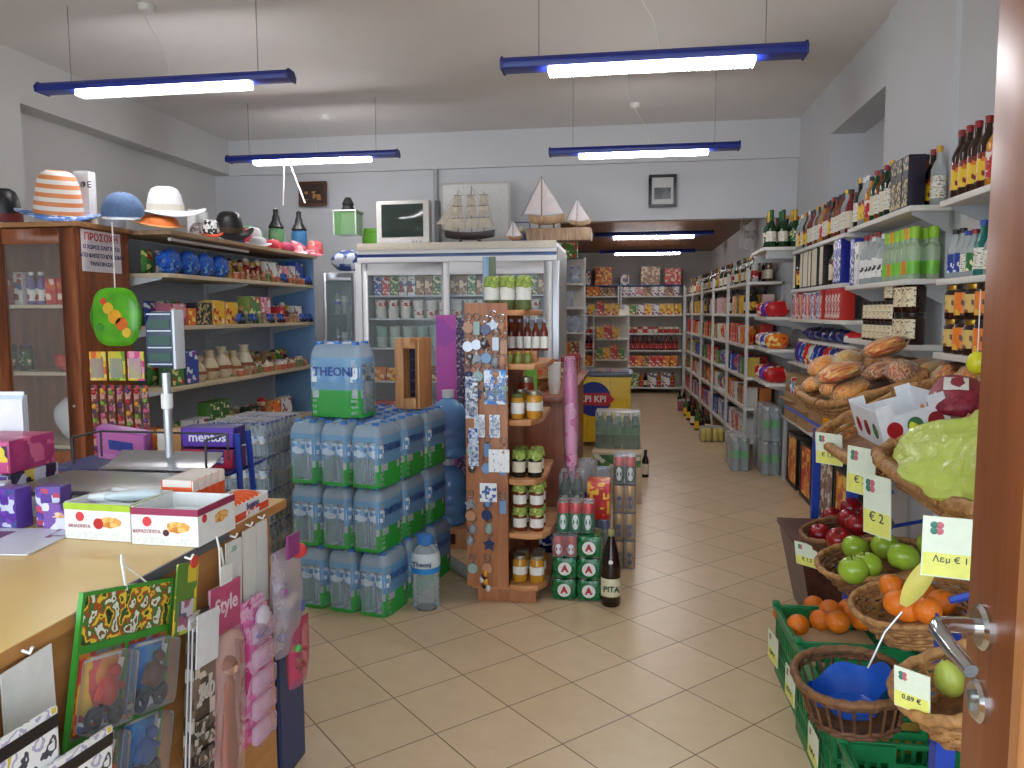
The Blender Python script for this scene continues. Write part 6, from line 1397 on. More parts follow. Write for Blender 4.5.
def hcard(name, label, x0, x1, z0, z1, m, dy=-.012, blister=True, group='cards on the stand board'):
    t = thing(name, label, 'card', (SX+(x0+x1)/2,SY+dy,z1), 0, group); w = (x1-x0)/2; h = z1-z0
    MB().box(-w,-.002,-h,w,.002,0).build('card', m, t); 
    if blister: MB().box(-w*.85,-.016,-h*.9,w*.85,-.002,-h*.25).build('blister', CL((235,240,245), .18, .06), t, bev=.005)
    MB().lathe([(.004,0),(.004,.003)], 8, R=Matrix.Rotation(PI/2,4,'X'), c=(0,-.002,-.012)).build('hang_hole', M((240,240,240), .5), t)
hcard('hanging_card', 'bright blue trinket card, left one of the upper pair on the stand', -.005,.05,1.075,1.255, PR([(30,130,220),(30,130,220),(60,160,235),(225,235,245)], 60), group='blue cards')
hcard('hanging_card', 'bright blue trinket card, right one of the upper pair on the stand', .052,.108,1.075,1.255, PR([(30,130,220),(40,140,225),(90,180,240),(225,235,245)], 50), group='blue cards')
hcard('hanging_card', 'clear bag of small blue and white trinkets at the board left edge', -.105,-.04,1.0,1.22, PR([(225,230,235),(120,140,180),(200,205,215),(60,70,110)], 70), -.02)
hcard('hanging_card', 'white card with a thin line drawing low on the board', .018,.128,.72,.84, PR([(240,242,244),(240,242,244),(240,242,244),(240,242,244),(150,165,190)], 60, kind='n'), -.03, False)
hcard('hanging_card', 'small white trinket card, left one of the middle pair', -.06,-.004,.9,1.02, PR([(238,240,242),(238,240,242),(180,190,210)], 80), -.014)
hcard('hanging_card', 'small white trinket card, right one of the middle pair', .02,.076,.9,1.02, PR([(238,240,242),(238,240,242),(150,170,200)], 80), -.014)
hcard('hanging_card', 'clear bag with navy beads under the trinket bag', -.09,-.035,.75,.95, PR([(230,235,240),(40,60,140),(180,190,220)], 90), -.028)
hcard('hanging_card', 'white card with a round blue print near the board foot', -.03,.06,.56,.66, PR([(240,242,244),(240,242,244),(240,242,244),(70,110,170)], 55), -.03, False)
o = thing('key_ring', 'bundle of amber and dark charms, lowest on the stand board', 'key ring', (SX+.0,SY-.016,.2)); MB().torus((0,0,0), .016, .002, 14, 4).build('ring', kr, o)
for i in range(6): MB().ball((rnd(-.025,.025),-.01,-.03-.016*i), .014, 8, 6, sz=1.4).build('charm', [M((226,160,30), .3), M((40,26,24), .3), M((210,214,218), .3)][i % 3], o)
# purple board and pink roll
p0, p1 = at(437,315,Y=5.35), at(456,450,Y=5.35)
t = thing('display_board', 'tall pink-purple board standing behind the key stand', 'board', ((p0.x+p1.x)/2,5.35,0)); w = (p1.x-p0.x)/2+.01
MB().box(-w,0,0,w,.04,p0.z).build('panel', PR([(176,70,160),(176,70,160),(150,60,160)], 2.5, .5, kind='n'), t, bev=.003)
MB().box(w,.0,0,w+.06,.06,p0.z-.02).build('edge_strip', PR([(60,40,80),(40,34,60),(90,70,110),(150,140,160)], 70, .5), t)
# shop counter behind the stand
CX0, CX1, CY0, CY1 = -.95, -.385, 4.72, 6.9
cw = WOOD((118,58,34),(158,88,56), 3., (1,1,8), .35)
t = thing('service_counter', 'red-brown wooden counter between the jar stand and the display fridge', 'counter', (-.66,5.8,0))
MB().box(CX0+.66-.02,CY0-5.8-.03,1.0,CX1+.66+.03,CY1-5.8,1.035).build('worktop', cw, t, bev=.004)
MB().box(CX0+.66,CY0-5.8,0,CX1+.66-.02,CY0-5.8+.025,1.0).build('end_panel', cw, t); MB().box(CX1+.66-.045,CY0-5.8+.025,0,CX1+.66-.02,CY1-5.8,1.0).build('side_panel', cw, t); MB().box(CX0+.66,CY0-5.8+.025,0,CX0+.685,CY1-5.8,1.0).build('inner_panel', cw, t)
ZC = 1.036
t = thing('cup_stack', 'stack of white paper cups at the near end of the counter', 'cups', (-.47,4.85,ZC)); 
for i in range(5): MB().lathe([(.03,.03*i),(.042,.03*i+.075),(.044,.03*i+.08)], 14).build('cup', WHITE, t)
put(k_basket(.5,.34,.08,.012,3.5,wick1,.85,5,False), 'wicker_basket', (-.68,5.25,ZC+.003), 0, 'shallow wicker basket of packets on the wooden counter', 'basket')
pkm = [(k_box1(PR([(196,160,110),(226,200,150),(150,100,60)], 30), M((200,170,120), .5), .07, .05, .11), 'biscuit_packet', 'tan packet', 'packet', .075), (k_box1(PR([(190,120,70),(226,200,150),(220,80,60)], 30), M((190,150,100), .5), .07, .05, .12), 'biscuit_packet', 'brown packet', 'packet', .075)]
for j in range(4): row(choose(pkm, 130+j), (-.8,5.1+.1*j,ZC+.016), (-.54,5.1+.1*j,ZC+.016), 0, 'from left, %s rank in the counter basket' % ORD[j], 'packets in the counter basket')
row(choose([gc(brn, M((90,50,40)), .12, .12, 'chocolate_box', 'brown box', 'box'), gc(reds, M((150,40,40)), .1, .16, 'chocolate_box', 'red box', 'box'), gc(wh, M((200,195,200)), .1, .14, 'chocolate_box', 'pale box', 'box')], 140), (-.9,5.75,ZC), (-.4,5.75,ZC), 0, 'from left, across the wooden counter', 'boxes on the wooden counter')
row(choose([gc(brn, M((90,50,40)), .12, .12, 'chocolate_box', 'brown box', 'box'), gc(reds, M((150,40,40)), .1, .16, 'chocolate_box', 'red box', 'box')], 141), (-.48,6.8,ZC), (-.48,5.9,ZC), -PI/2*0+PI/2, 'from far end, along the counter edge', 'boxes on the wooden counter')
put(k_carton(M((110,180,50), .4), M((120,190,50), .4), .07, .07, .2), 'gift_box', (-.62,4.85,ZC), .3, 'bright green box standing by the liqueur bottles', 'box')
put(k_jar(M((170,90,40), .3), None, M((220,225,230), .4), .17, .06), 'jar', (-.76,4.83,ZC), 0, 'white-lidded brown jar behind the liqueur bottles', 'jar')
# pink wrapped roll
t = thing('hanging_wrapped_roll', 'long pink plastic-wrapped roll leaning on the jar shelves', 'roll', (-.31,4.38,0), rot=(0,-.02,0))
b = MB(); b.lathe([(.02,.64),(.034,.68),(.04,.85),(.038,1.15),(.02,1.24),(.028,1.28)], 14); b.build('roll', PR([(214,90,160),(214,90,160),(236,170,205),(160,60,130)], 6, .25, kind='n'), t); b = MB(); b.lathe([(.012,.6),(.03,.66),(.045,.85),(.042,1.2),(.03,1.3)], 14); b.build('film', CL((240,200,225), .25, .08), t)
# ------------------------------------------------------------------ beers and drinks stacked on the floor
gfilm = CL((30,120,60), .0, .1)
green_c = M((24,112,62), .3, .2); red_c = M((186,26,34), .3, .2); emb = WHITE
gcan = k_can(green_c, green_c, STEEL, .115, .033); rcan = k_can(red_c, red_c, STEEL, .115, .033, M((226,226,230), .4))
rgcan = k_can(M((36,130,84), .3, .2), M((206,44,52), .3, .2), STEEL, .168, .033, M((232,232,234), .4)); gold = k_can(M((186,140,70), .3, .3), M((200,150,80), .3, .3), STEEL, .168, .033, M((40,50,100), .4)); silverc = k_can(M((150,160,180), .3, .3), M((50,66,130), .3, .3), STEEL, .168, .033); drg = k_can(M((30,70,50), .3, .2), M((196,50,46), .3, .2), STEEL, .168, .033, M((225,225,220), .4))
def k_roundel_pack():
    """film pack of green cans: two across, printed with a round white badge"""
    def mk():
        out = list(k_shrink(gcan, 2, 3, .033, .115, CL((20,104,56), .86, .16), 'gr', .026))
        r = MB().lathe([(.036,0),(.036,.0012)], 22, R=Matrix.Rotation(PI/2,4,'X')); out.append(('badge', r.mesh('badge', M((232,232,230), .4)), (0,-.1025,.058)))
        a = text_mesh('A', .05, bold=.003).copy(); a.materials.clear(); a.materials.append(M((176,28,44), .4)); a.transform(Matrix.Rotation(PI/2,4,'X')); out.append(('badge_letter', a, (0,-.1045,.058)))
        return out
    return proto(('roundel',), mk)
BG = 'beer packs on the floor by the jar stand'
for k in range(2): put(k_roundel_pack(), 'can_pack', (-.335,4.12,.119*k), .03*k, 'green film-wrapped beer pack, left column, %s' % ['bottom','second tier'][k], 'can pack', BG)
for k in range(3): put(k_roundel_pack(), 'can_pack', (-.20,4.12,.119*k), -.03, 'green film-wrapped beer pack, right column, %s' % ['bottom','middle','top'][k], 'can pack', BG)
put(k_shrink(rcan, 2, 3, .033, .115, softfilm, 'rr'), 'can_pack', (-.335,4.12,.239), .02, 'red beer pack on the left column of green packs', 'can pack', BG)
put(k_shrink(rgcan, 3, 2, .033, .168, CL((240,244,246), .04, .06), 'rg'), 'can_pack', (-.28,4.13,.358), .02, 'tall red-topped green cans, uppermost of the front beer packs', 'can pack', BG)
put(k_shrink(gold, 2, 3, .033, .168, softfilm, 'go'), 'can_pack', (-.33,4.5,0), 0, 'gold can pack under the dark soda bottles, lowest', 'can pack', BG)
put(k_shrink(gold, 2, 3, .033, .168, softfilm, 'go'), 'can_pack', (-.33,4.5,.173), 0, 'gold can pack under the dark soda bottles, second', 'can pack', BG)
drk = k_pet(M((26,56,36), .15), PR([(40,90,60),(225,225,215),(30,60,40)], 60), capr, .26, .034)
put(k_shrink(drk, 2, 3, .034, .26, softfilm, 'dk'), 'bottle_pack', (-.33,4.5,.346), 0, 'pack of dark green soda bottles above the gold cans', 'bottle pack', BG)
for k in range(2): put(k_shrink(silverc, 2, 3, .033, .168, softfilm, 'si'), 'can_pack', (-.17,4.52,.173*k), 0, 'silver and blue can pack behind the dark bottle, %s' % ['lower','upper'][k], 'can pack', BG)
for k in range(3): put(k_shrink(gold, 2, 3, .033, .168, softfilm, 'go'), 'can_pack', (-.02,4.68,.173*k), 0, 'gold can pack at the aisle edge, %s of three' % ['lowest','middle','topmost'][k], 'can pack', BG)
put([('x', MB().box(-.065,-.1,0,.065,.1,.21).mesh('carton', PR([(206,34,34),(206,34,34),(236,170,50)], 26), bev=.003)), ('side_print', MB().box(-.05,-.101,.03,.05,-.1,.18).mesh('side_print', PR([(214,40,36),(240,190,60),(190,24,30)], 30)))], 'drink_carton_pack', (-.17,4.68+.12-.06,.35), 0, 'red carton pack standing on the silver cans', 'carton', BG) if False else put([('x', MB().box(-.065,-.1,0,.065,.1,.21).mesh('carton', PR([(206,34,34),(206,34,34),(236,170,50)], 26), bev=.003)), ('front_print', MB().box(-.05,-.101,.03,.05,-.0995,.18).mesh('front_print', PR([(214,40,36),(240,190,60),(190,24,30)], 30)))], 'drink_carton', (-.17,4.52,.347), 0, 'red drink carton standing on the silver cans', 'carton', BG)
put(k_shrink(drg, 2, 3, .033, .168, softfilm, 'dr'), 'can_pack', (-.02,4.68,.52), 0, 'red and dark green can pack on top at the aisle edge', 'can pack', BG)
put(k_shrink(drg, 2, 3, .033, .168, softfilm, 'dr'), 'can_pack', (-.35,4.5,.612), .1, 'red and dark green can pack hidden on the soda bottles', 'can pack', BG) if False else None
# large dark beer bottle
t = thing('beer_bottle', 'large dark brown beer bottle with a cream label on the floor by the aisle', 'bottle', (-.085,4.0,0)); r = .052
MB().lathe([(r*.85,0),(r,.012),(r,.21),(r*.97,.23),(r*.7,.3),(r*.36,.36),(r*.33,.385)], 22).build('bottle', M((32,16,10), .1, var=.02), t)
MB().ring([(r*1.012,.055),(r*1.012,.155)], 22).build('label', M((228,222,190), .5), t); MB().ring([(r*1.018,.055),(r*1.018,.06)], 22).build('label_edge', M((150,130,80), .5), t)
lettering('PITA', .042, M((40,60,44), .5), t, (.004,-r*1.03,.1), 0, .0012)
MB().lathe([(r*.37,.375),(r*.38,.38),(r*.38,.405),(r*.3,.41)], 14).build('cap', M((150,140,90), .4), t); MB().lathe([(.012,0),(.012,.002)], 12, R=Matrix.Rotation(PI/2,4,'X'), c=(0,-r*.9,.245)).build('neck_badge', WHITE, t)
# bottles between the stacks and the counter
for i, (x, y) in enumerate(((-.5,4.62),(-.42,4.62),(-.3,4.78))): put(k_pet(M((24,40,96), .2), bluel, capb, .33, .04) if i < 2 else k_pet(M((24,22,22), .15), redl, capr, .33, .04), 'soda_bottle', (x,y+.0,0), 0, '%s soda bottle in the shadow beside the counter end, %s' % ('blue' if i < 2 else 'dark', ORD[i]), 'bottle', 'soda bottles by the counter end')
# cartons farther along
t = thing('cardboard_case', 'beige cardboard case on the floor beside the counter', 'case', (-.09,6.5,0)); MB().box(-.2,-.3,0,.2,.3,.42).build('case', M((206,184,152), .8), t, bev=.004)
MB().box(-.19,-.301,.3,.19,-.3,.4).build('printed_strip', PR([(90,140,70),(220,214,190),(60,110,60)], 22), t); MB().box(-.02,-.302,.0,.02,.302,.4205).build('tape', M((190,160,110), .4), t)
gb = k_pet(CL((60,140,80), .5, .05), M((60,130,70), .4), M((230,230,230), .4), .3, .036)
put(k_shrink(gb, 5, 4, .036, .3, CL((236,240,242), .2, .08), 'gb'), 'bottle_pack', (-.09,6.5,.422), 0, 'clear-wrapped pack of green bottles on the beige case', 'bottle pack')
t = thing('waste_bin', 'blue bin with a clear liner between the counter and the cartons', 'bin', (-.3,5.4,0)); MB().lathe([(.06,0),(.07,.3),(.074,.31)], 18).build('bin', M((30,60,150), .4), t); dbl(lambda u, v, s: (.075*(1+.2*math.sin(5*2*PI*u)*v)*math.cos(2*PI*u)*(1-.1*s*.02), .075*(1+.2*math.sin(5*2*PI*u)*v)*math.sin(2*PI*u), .29+.22*v), 30, 5).build('liner', CL((225,230,235), .35, .1), t)
put(k_rolls(2,3), 'paper_roll_pack', (-.26,6.0,0), PI/2*0+.2, 'wrapped paper rolls standing beside the counter side', 'paper rolls')
o = put(k_bottle(darkglass, cream, capk, .26, .033), 'soy_bottle', (.16,7.25,0), 0, 'small dark bottle on the floor beyond the beige case', 'bottle')
# things leaning low behind the stand
t = thing('cardboard_tube', 'grey tube lying on the floor behind the jug', 'tube', (-1.0,4.38,.036), -.9); MB().tube([(-.2,0,0),(.2,0,0)], .034, 14).build('tube', M((150,150,146), .6), t); MB().tube([(-.203,0,0),(-.2,0,0)], .025, 12).build('end', M((90,90,90), .6), t)
put(k_carton(PR([(230,200,60),(226,130,160),(120,190,190)], 20), M((226,120,150), .5), .14, .1, .13), 'toy_box', (-.9,4.62,0), .2, 'pink and yellow toy box on the floor behind the stand', 'box')
# ------------------------------------------------------------------ checkout counter at the left front
lam = M((226,190,112), .3, var=.03, scale=6.); cfw = WOOD((172,116,60),(200,146,88), 2.5, (1,10,1), .45)
KX = -1.115; KZ = .95
t = thing('checkout_counter', 'checkout counter with a pale yellow top and brown wooden front', 'counter', (-1.75,1.2,0))
MB().box(-.62,-1.3,.92,.645,1.12,KZ).build('worktop', lam, t, bev=.003)
MB().box(.61,-1.3,.06,.632,1.03,.92).build('front_panel', cfw, t); MB().box(-.6,-1.3,.0,-.57,1.03,.92).build('rear_panel', cfw, t); MB().box(-.57,1.005,0,.61,1.03,.92).build('end_panel', cfw, t); MB().box(-.57,-1.3,0,.6,-1.27,.92).build('near_panel', cfw, t)
MB().box(.645,-1.3,.921,.648,1.12,.948).build('edge_band', cfw, t); MB().box(.648,.15,.925,.654,.75,.951).build('edge_trim', M((120,124,134), .35, .6), t, bev=.002)
MB().box(.632,-1.3,.0,.64,1.03,.06).build('kick_strip', M((40,40,46), .5), t)
t = thing('steel_pedestal', 'dark blue steel box on the floor under the counter end', 'pedestal', (-1.19,2.35,0)); MB().box(-.07,-.1,0,.07,.1,.45).build('column', M((16,40,90), .35), t, bev=.004); MB().box(.07,-.085,.02,.0715,.085,.43).build('panel_edge', M((26,54,110), .35), t)
KY = KX+.02
# two cartons of pies
def piebox(x, y, stripe_, label, txt, fill_m, apple, rz=0., w=.2):
    t = carton_tray('pie_carton', label, x, y, KZ+.001, w, .18, .1, [M((236,236,234), .5)], rz, None, False, False, .98)
    MB().box(-w/2-.0006,-.0912,.08,w/2+.0006,-.09,.098).build('coloured_stripe', M(stripe_, .45), t); MB().box(w/2,-.09,.08,w/2+.0012,.09,.098).build('side_stripe', M(stripe_, .45), t)
    MB().box(-w*.49,-.0908,.004,w*.49,-.09,.022).build('checked_base', PR([(236,236,236),(214,220,214)], 220, .5), t)
    MB().lathe([(.013,0),(.013,.001)], 16, R=Matrix.Rotation(PI/2,4,'X'), c=(-w*.26,-.09,.062), sx=1.).build('red_logo', M((214,60,66), .5), t)
    e = MB(); e.prism([(-.03,-.012),(0,-.016),(.03,-.008),(.034,.004),(.02,.012),(-.01,.015),(-.03,.008)], .001); e.build('pastry_print', PR([(222,160,80),(236,190,110),(200,130,60)], 90), t, loc=(w*.2,-.0912,.05))
    if apple: MB().lathe([(.015,0),(.015,.001)], 16, R=Matrix.Rotation(PI/2,4,'X'), c=(w*.02,-.0905,.045)).build('apple_print', M((190,30,34), .4), t)
    else:
        MB().lathe([(.009,0),(.009,.001)], 12, R=Matrix.Rotation(PI/2,4,'X'), c=(w*.02,-.0905,.034)).build('cherry_print', M((70,30,40), .4), t)
        e = MB(); e.prism([(-.03,-.012),(0,-.016),(.03,-.008),(.034,.004),(.02,.012),(-.01,.015),(-.03,.008)], .001, axis='x'); e.build('pastry_print', PR([(222,160,80),(236,190,110),(200,130,60)], 90), t, loc=(w/2+.0002,.02,.055))
        MB().lathe([(.011,0),(.011,.001)], 14, R=Matrix.Rotation(PI/2,4,'Y'), c=(w/2,-.06,.068)).build('red_logo', M((214,60,66), .5), t)
    lettering(txt, .0125, M((190,130,140), .5), t, (-w*.27,-.092,.036), 0, 0)
    return t
piebox(-1.39,1.9,(170,200,50),'apple pie carton with a green stripe on the checkout counter','ΜΗΛΟΠΙΤΑ',None,True,-.05)
piebox(-1.185,1.88,(150,44,84),'cherry pie carton with a magenta stripe on the checkout counter','ΚΕΡΑΣΟΠΙΤΑ',None,False,-.02,.19)
bar = lambda m: k_bagged(m, .15, .045, .032, 2)
bw = M((210,222,226), .3, var=.04); br_ = PR([(226,232,234),(226,232,234),(200,90,80)], 40, .3)
for i, (x, y, z, rz) in enumerate(((-1.43,1.86,.985,.3),(-1.37,1.9,1.0,.1),(-1.41,1.94,1.02,.4),(-1.37,1.86,1.03,-.1),(-1.42,1.92,1.045,.2),(-1.37,1.93,1.05,.5))): put(bar(bw if i % 2 else br_), 'wrapped_pie', (x,y,z-.02), rz, 'wrapped pie in the apple carton, %s from the bottom' % ORD[i], 'wrapped pie', 'wrapped pies in the apple carton')
for i, (x, y, z) in enumerate(((-1.185,1.825,.957),(-1.185,1.88,.957),(-1.185,1.935,.957),(-1.185,1.85,.992),(-1.19,1.91,.992))): put(bar(bw), 'wrapped_pie', (x,y,z), 0, 'wrapped pie in the cherry carton, %s one' % ORD[i], 'wrapped pie', 'wrapped pies in the cherry carton', rot=(0,0,.02*i))
# kinder boxes
t = carton_tray('snack_tray', 'orange and white chocolate bar tray at the counter edge', -1.165,2.1,KZ+.001, .12,.2,.05,[M((238,236,234), .5)],0.,None,False)
MB().box(.06,-.1,.004,.0612,.1,.026).build('orange_band', M((226,74,34), .4), t); MB().box(-.06,-.1012,.004,.06,-.1,.026).build('orange_band', M((226,74,34), .4), t)
lettering('bueno', .03, M((60,60,120), .4), t, (.0625,.0,.036), PI/2, .0004); lettering('Kinder', .03, WHITE, t, (.0625,0,.014), PI/2, .0006)
for i in range(7): put(k_bagged(PR([(234,96,40),(234,96,40),(240,236,230)], 26, .3), .1, .026, .05, 7), 'chocolate_bar', (-1.165,2.02+.026*i,KZ+.008), 0, 'orange wrapped chocolate bar, %s from the front in the tray' % ORD[i], 'chocolate bar', 'chocolate bars in the tray')
for i in range(5): put([('x', MB().box(-.05,-.016,0,.05,.016,.12).mesh('chocolate_box', PR([(232,90,40),(232,90,40),(240,230,220)], 20), bev=.002)), ('top_strip', MB().box(-.045,-.0165,.1,.045,.0165,.1205).mesh('top_strip', M((236,226,216), .4)))], 'chocolate_box', (-1.29,2.03+.036*i,KZ+.001), 0, 'upright orange chocolate box, %s from the front behind the tray' % ORD[i], 'box', 'orange chocolate boxes')
# weighing scale with display on a pole
t = thing('weighing_scale', 'steel shop scale with a display on a pole', 'scale', (-1.60,2.16,KZ))
sg = M((176,176,164), .5); b = MB(); b.prism([(-.26,0),(.26,0),(.26,.035),(.22,.065),(-.22,.065),(-.26,.035)], .34, R=Matrix.Translation((0,-.17,0))); b.build('base', sg, t, bev=.006)
MB().box(-.24,-.16,.072,.24,.12,.084).build('weighing_plate', M((170,172,170), .3, .9), t, bev=.006); b = MB()
for x in (-.15,.15): b.lathe([(.02,.06),(.02,.076)], 10, c=(x,0,0))
b.build('plate_support', BLACK, t)
b = MB(); b.grid(lambda u, v: ((u-.4)*.38, .13+.13*v, .088+.04*v*v), 4, 8); b.grid(lambda u, v: ((u-.4)*.38, .13+.13*v, .082+.04*v*v), 4, 8, flip=True); b.build('goods_tray', STEEL, t)
b = MB(); 
for p, q in (((-.24,.13,.1),(-.24,.13,.19)),((.24,.13,.1),(.24,.13,.19)),((-.24,.13,.19),(-.24,.27,.19)),((.24,.13,.19),(.24,.27,.19)),((-.24,.27,.1),(-.24,.27,.19)),((.24,.27,.1),(.24,.27,.19)),((-.24,.27,.19),(.24,.27,.19))): b.tube([p,q], .004, 6)
b.build('guard_rail', M((60,62,66), .4, .5), t)
MB().tube([(.04,.24,.03),(.04,.24,.4)], .014, 10).build('pole', M((200,202,206), .3, .6), t); MB().tube([(.04,.24,.28),(.04,.24,.33)], .02, 10).build('clamp', WHITE, t)
b = MB(); pts = [(-.045,-.09),(.045,-.09),(.05,-.065),(.05,.1),(-.034,.1),(-.054,.055),(-.054,-.05)]; b.prism(pts, .045, R=Matrix.Translation((.04,.215,.51))); dsp = b.build('display_head', M((34,50,76), .45), t, bev=.008)
MB().box(.09,.208,.415,.1,.265,.615).build('display_side', M((206,212,220), .4), dsp, bev=.003)
for i in range(3): MB().box(.0,.2125,.442+.056*i,.078,.2155,.47+.056*i).build('digit_window', M((24,70,56), .5), dsp)
for i in range(4): MB().box(-.004,.2127,.43+.056*i,.082,.2155,.434+.056*i).build('printed_line', M((200,210,220), .4), dsp)
# boxes around the scale
def namebox(label, x, y, z, w, d, h, front, side, txt=None, tcol=(240,240,240), rz=0., name='sweet_box', rot=None, size=None):
    o = put(k_carton(front, side, w, d, h), name, (x,y,z), rz, label, 'box', None, rot=rot)
    if txt: lettering(txt, size or h*.5, M(tcol, .4), o, (0,-d/2-.002,h*.5), 0, .001)
    return o
vio = PR([(96,60,176),(96,60,176),(110,74,190)], 10); dkp = PR([(44,32,50),(44,32,50),(230,200,70),(200,80,140)], 26)
tcand = thing('candy_rack', 'blue tubular rack of sweet boxes behind the scale', 'rack', (-1.45,2.78,0)); bt = M((26,64,170), .35)
for pts in ([(.08,.1,0),(.0,.02,.6),(-.01,-.02,1.1)],[(.08,-.14,0),(.0,-.1,.6),(-.01,-.1,1.1)],[(-.38,.1,0),(-.36,.02,.96)],[(-.38,-.14,0),(-.36,-.1,.96)]): MB().tube(pts, .012, 8).build('leg', bt, tcand)
for z in (.5,.96): MB().box(-.78 if z > .9 else -.38,-.16 if z > .9 else -.13,z-.012,-.02,.12,z).build('tier', M((30,50,120), .4), tcand)
MB().tube([(.06,-.12,.3),(.06,.09,.3)], .01, 8).build('brace', bt, tcand)
MB().lathe([(.016,0),(.016,.03)], 10, c=(.08,-.14,0)).build('rubber_foot', BLACK, tcand)
namebox('violet and white mint roll box on the candy rack, upper one', -1.585,2.73,1.045, .21,.1,.075, vio, M((60,40,130), .4), 'mentos', (236,238,246), .05, size=.05)
namebox('red and violet mint roll box on the candy rack, lower one', -1.585,2.73,.962, .21,.1,.075, PR([(200,50,80),(70,60,160),(200,50,80)], 8), M((120,40,100), .4), 'mentos', (240,240,248), 0, size=.045)
for i, (x, z, c) in enumerate(((-1.76,.501,(50,50,120)),(-1.6,.501,(60,40,100)))): namebox('dark sweet box on the lower tier of the candy rack, %s' % ['left','right'][i], x, 2.73, z, .15,.16,.16, PR([c,(30,30,50),(200,80,120)], 26), M(c, .4))
o = namebox('pink sweet box tilted behind the scale', -1.94,2.70,.985, .2,.05,.13, PR([(206,120,190),(206,120,190),(220,150,205)], 6), M((170,90,170), .4), None, rot=(.25,.14,.05)); MB().box(-.05,-.0275,.05,.05,-.0265,.09).build('blue_badge', M((60,80,170), .4), o)
namebox('yellow and blue small sweet box leaning behind the pink box', -1.88,2.74,KZ+.03, .09,.03,.16, PR([(226,200,50),(60,80,130),(40,40,60)], 20), M((60,70,120), .4), rot=(.1,.3,.1)) if False else None
namebox('brown and white box behind the scale pole', -1.755,2.74,.962, .1,.08,.14, PR([(180,130,80),(225,220,210),(160,110,70)], 14), M((190,150,100), .5))
namebox('dark flower-printed sweet box on the counter, upper one', -1.99,2.14,KZ+.117, .25,.2,.1, dkp, PR([(170,50,110),(226,110,150),(190,60,120)], 22), None, rz=.06)
namebox('dark violet sweet box under the flower-printed box', -1.99,2.14,KZ+.001, .26,.21,.114, PR([(50,34,90),(50,34,90),(220,210,170),(90,70,150)], 26), PR([(40,30,60),(220,190,90),(40,30,60),(200,200,220)], 22), None, rz=.04)
# till area: papers, packs, white tray
o = MB().box(-.2,-.1,0,.2,.13,.004).build('leaflet', PR([(214,214,224),(214,214,224),(120,60,90),(190,195,215)], 7), None, loc=(-1.69,1.74,KZ+.001), rz=.12); tag(o, 'printed leaflet lying flat left of the apple pie carton', 'leaflet')
for i, (x, y, m, c) in enumerate(((-1.72,1.9,PR([(90,50,150),(200,205,225),(120,70,170),(70,80,140)], 60),(90,60,150)),(-1.62,1.93,PR([(84,50,140),(200,205,225),(180,60,90),(100,70,160)], 60),(84,56,140)),(-1.82,1.94,PR([(200,210,230),(90,120,190),(220,225,235)], 20),(200,205,225)))):
    put(k_carton(m, M(c, .4), .075, .05, .115), 'card_pack', (x,y,KZ+.001), .3*i-.2, 'small printed pack beside the leaflet, %s' % ['violet one','violet and white one','pale blue one'][i], 'pack', 'small packs by the leaflet')
t = carton_tray('snack_tray', 'open white and violet tray of wafers beside the apple pie carton', -1.56,1.97,KZ+.001,.11,.18,.07,[PR([(216,214,226),(216,214,226),(120,80,160)], 30)],.05,None,False)
for i in range(3): put(k_bagged(PR([(206,150,110),(226,190,150),(180,60,50)], 30, .3), .1, .04, .06, 5), 'wafer_bar', (-1.56,1.9+.045*i,KZ+.008), .1, 'wafer bar in the open tray, %s from the front' % ORD[i], 'wafer', 'wafer bars')
t = thing('paper_stack', 'sheaf of white papers standing at the far left of the counter', 'papers', (-2.06,2.26,KZ+.001), .1)
for i in range(5): MB().box(-.07,-.012+.006*i,0,.07,-.009+.006*i,.32+.012*(i % 3)).build('sheet', [M((236,238,242), .6), M((200,214,230), .6)][i % 2], t)
o = put(k_bagged(M((70,76,96), .6, var=.1, bump=.3), .4, .3, .16, 9), 'folded_jacket', (-2.08,1.72,KZ+.001), .2, 'dark grey-blue folded cloth at the left end of the counter', 'cloth')
o = put(k_bagged(CL((214,220,232), .5, .15), .24, .2, .16, 3), 'plastic_bag', (-2.08,1.95,KZ+.16) if False else (-1.86,2.06-.0,KZ+.001), 0, 'small clear bag beside the flower-printed boxes', 'bag') if False else None
# ------------------------------------------------------------------ toys hanging on the counter front
def hang(name, label, y, z, x=-1.09, roll=0., cat='toy card', group='toys hanging on the counter front'): return thing(name, label, cat, (x,y,z), 0, group, rot=(0,roll,PI/2))
def hook(t, z=0.): MB().tube([(0,.01,z+.012),(0,-.006,z+.008),(0,-.012,z+.02)], .003, 6).build('hook', WHITE, t)
def figure_lump(t, x, z, c1, c2, s=1.):
    b = MB(); b.ball((x,-.024,z), .02*s, 10, 8, sz=1.4); b.ball((x+.012*s,-.026,z+.034*s), .013*s, 10, 8); b.tube([(x-.018*s,-.024,z+.01*s),(x-.034*s,-.028,z-.012*s)], .007*s, 6); b.tube([(x+.014*s,-.024,z+.012*s),(x+.036*s,-.028,z+.002*s)], .007*s, 6); b.build('toy_rider', c1, t)
    b = MB(); b.torus((x-.03*s,-.022,z-.045*s), .017*s, .007*s, 14, 6); b.torus((x+.034*s,-.022,z-.045*s), .017*s, .007*s, 14, 6); b.tube([(x-.03*s,-.022,z-.045*s),(x,-.022,z-.02*s),(x+.034*s,-.022,z-.045*s)], .008*s, 6); b.build('toy_bike', c2, t)
t = hang('hanging_toy_card', 'large green-edged card of toy riders in four bubbles on the counter front', 1.505,.955, -1.085, .24)
grn_e = M((60,150,50), .4)
MB().box(-.155,-.003,-.46,.155,.003,0).build('backing_card', PR([(190,120,60),(160,60,50),(120,120,130),(90,110,60)], 9, .4, kind='n'), t)
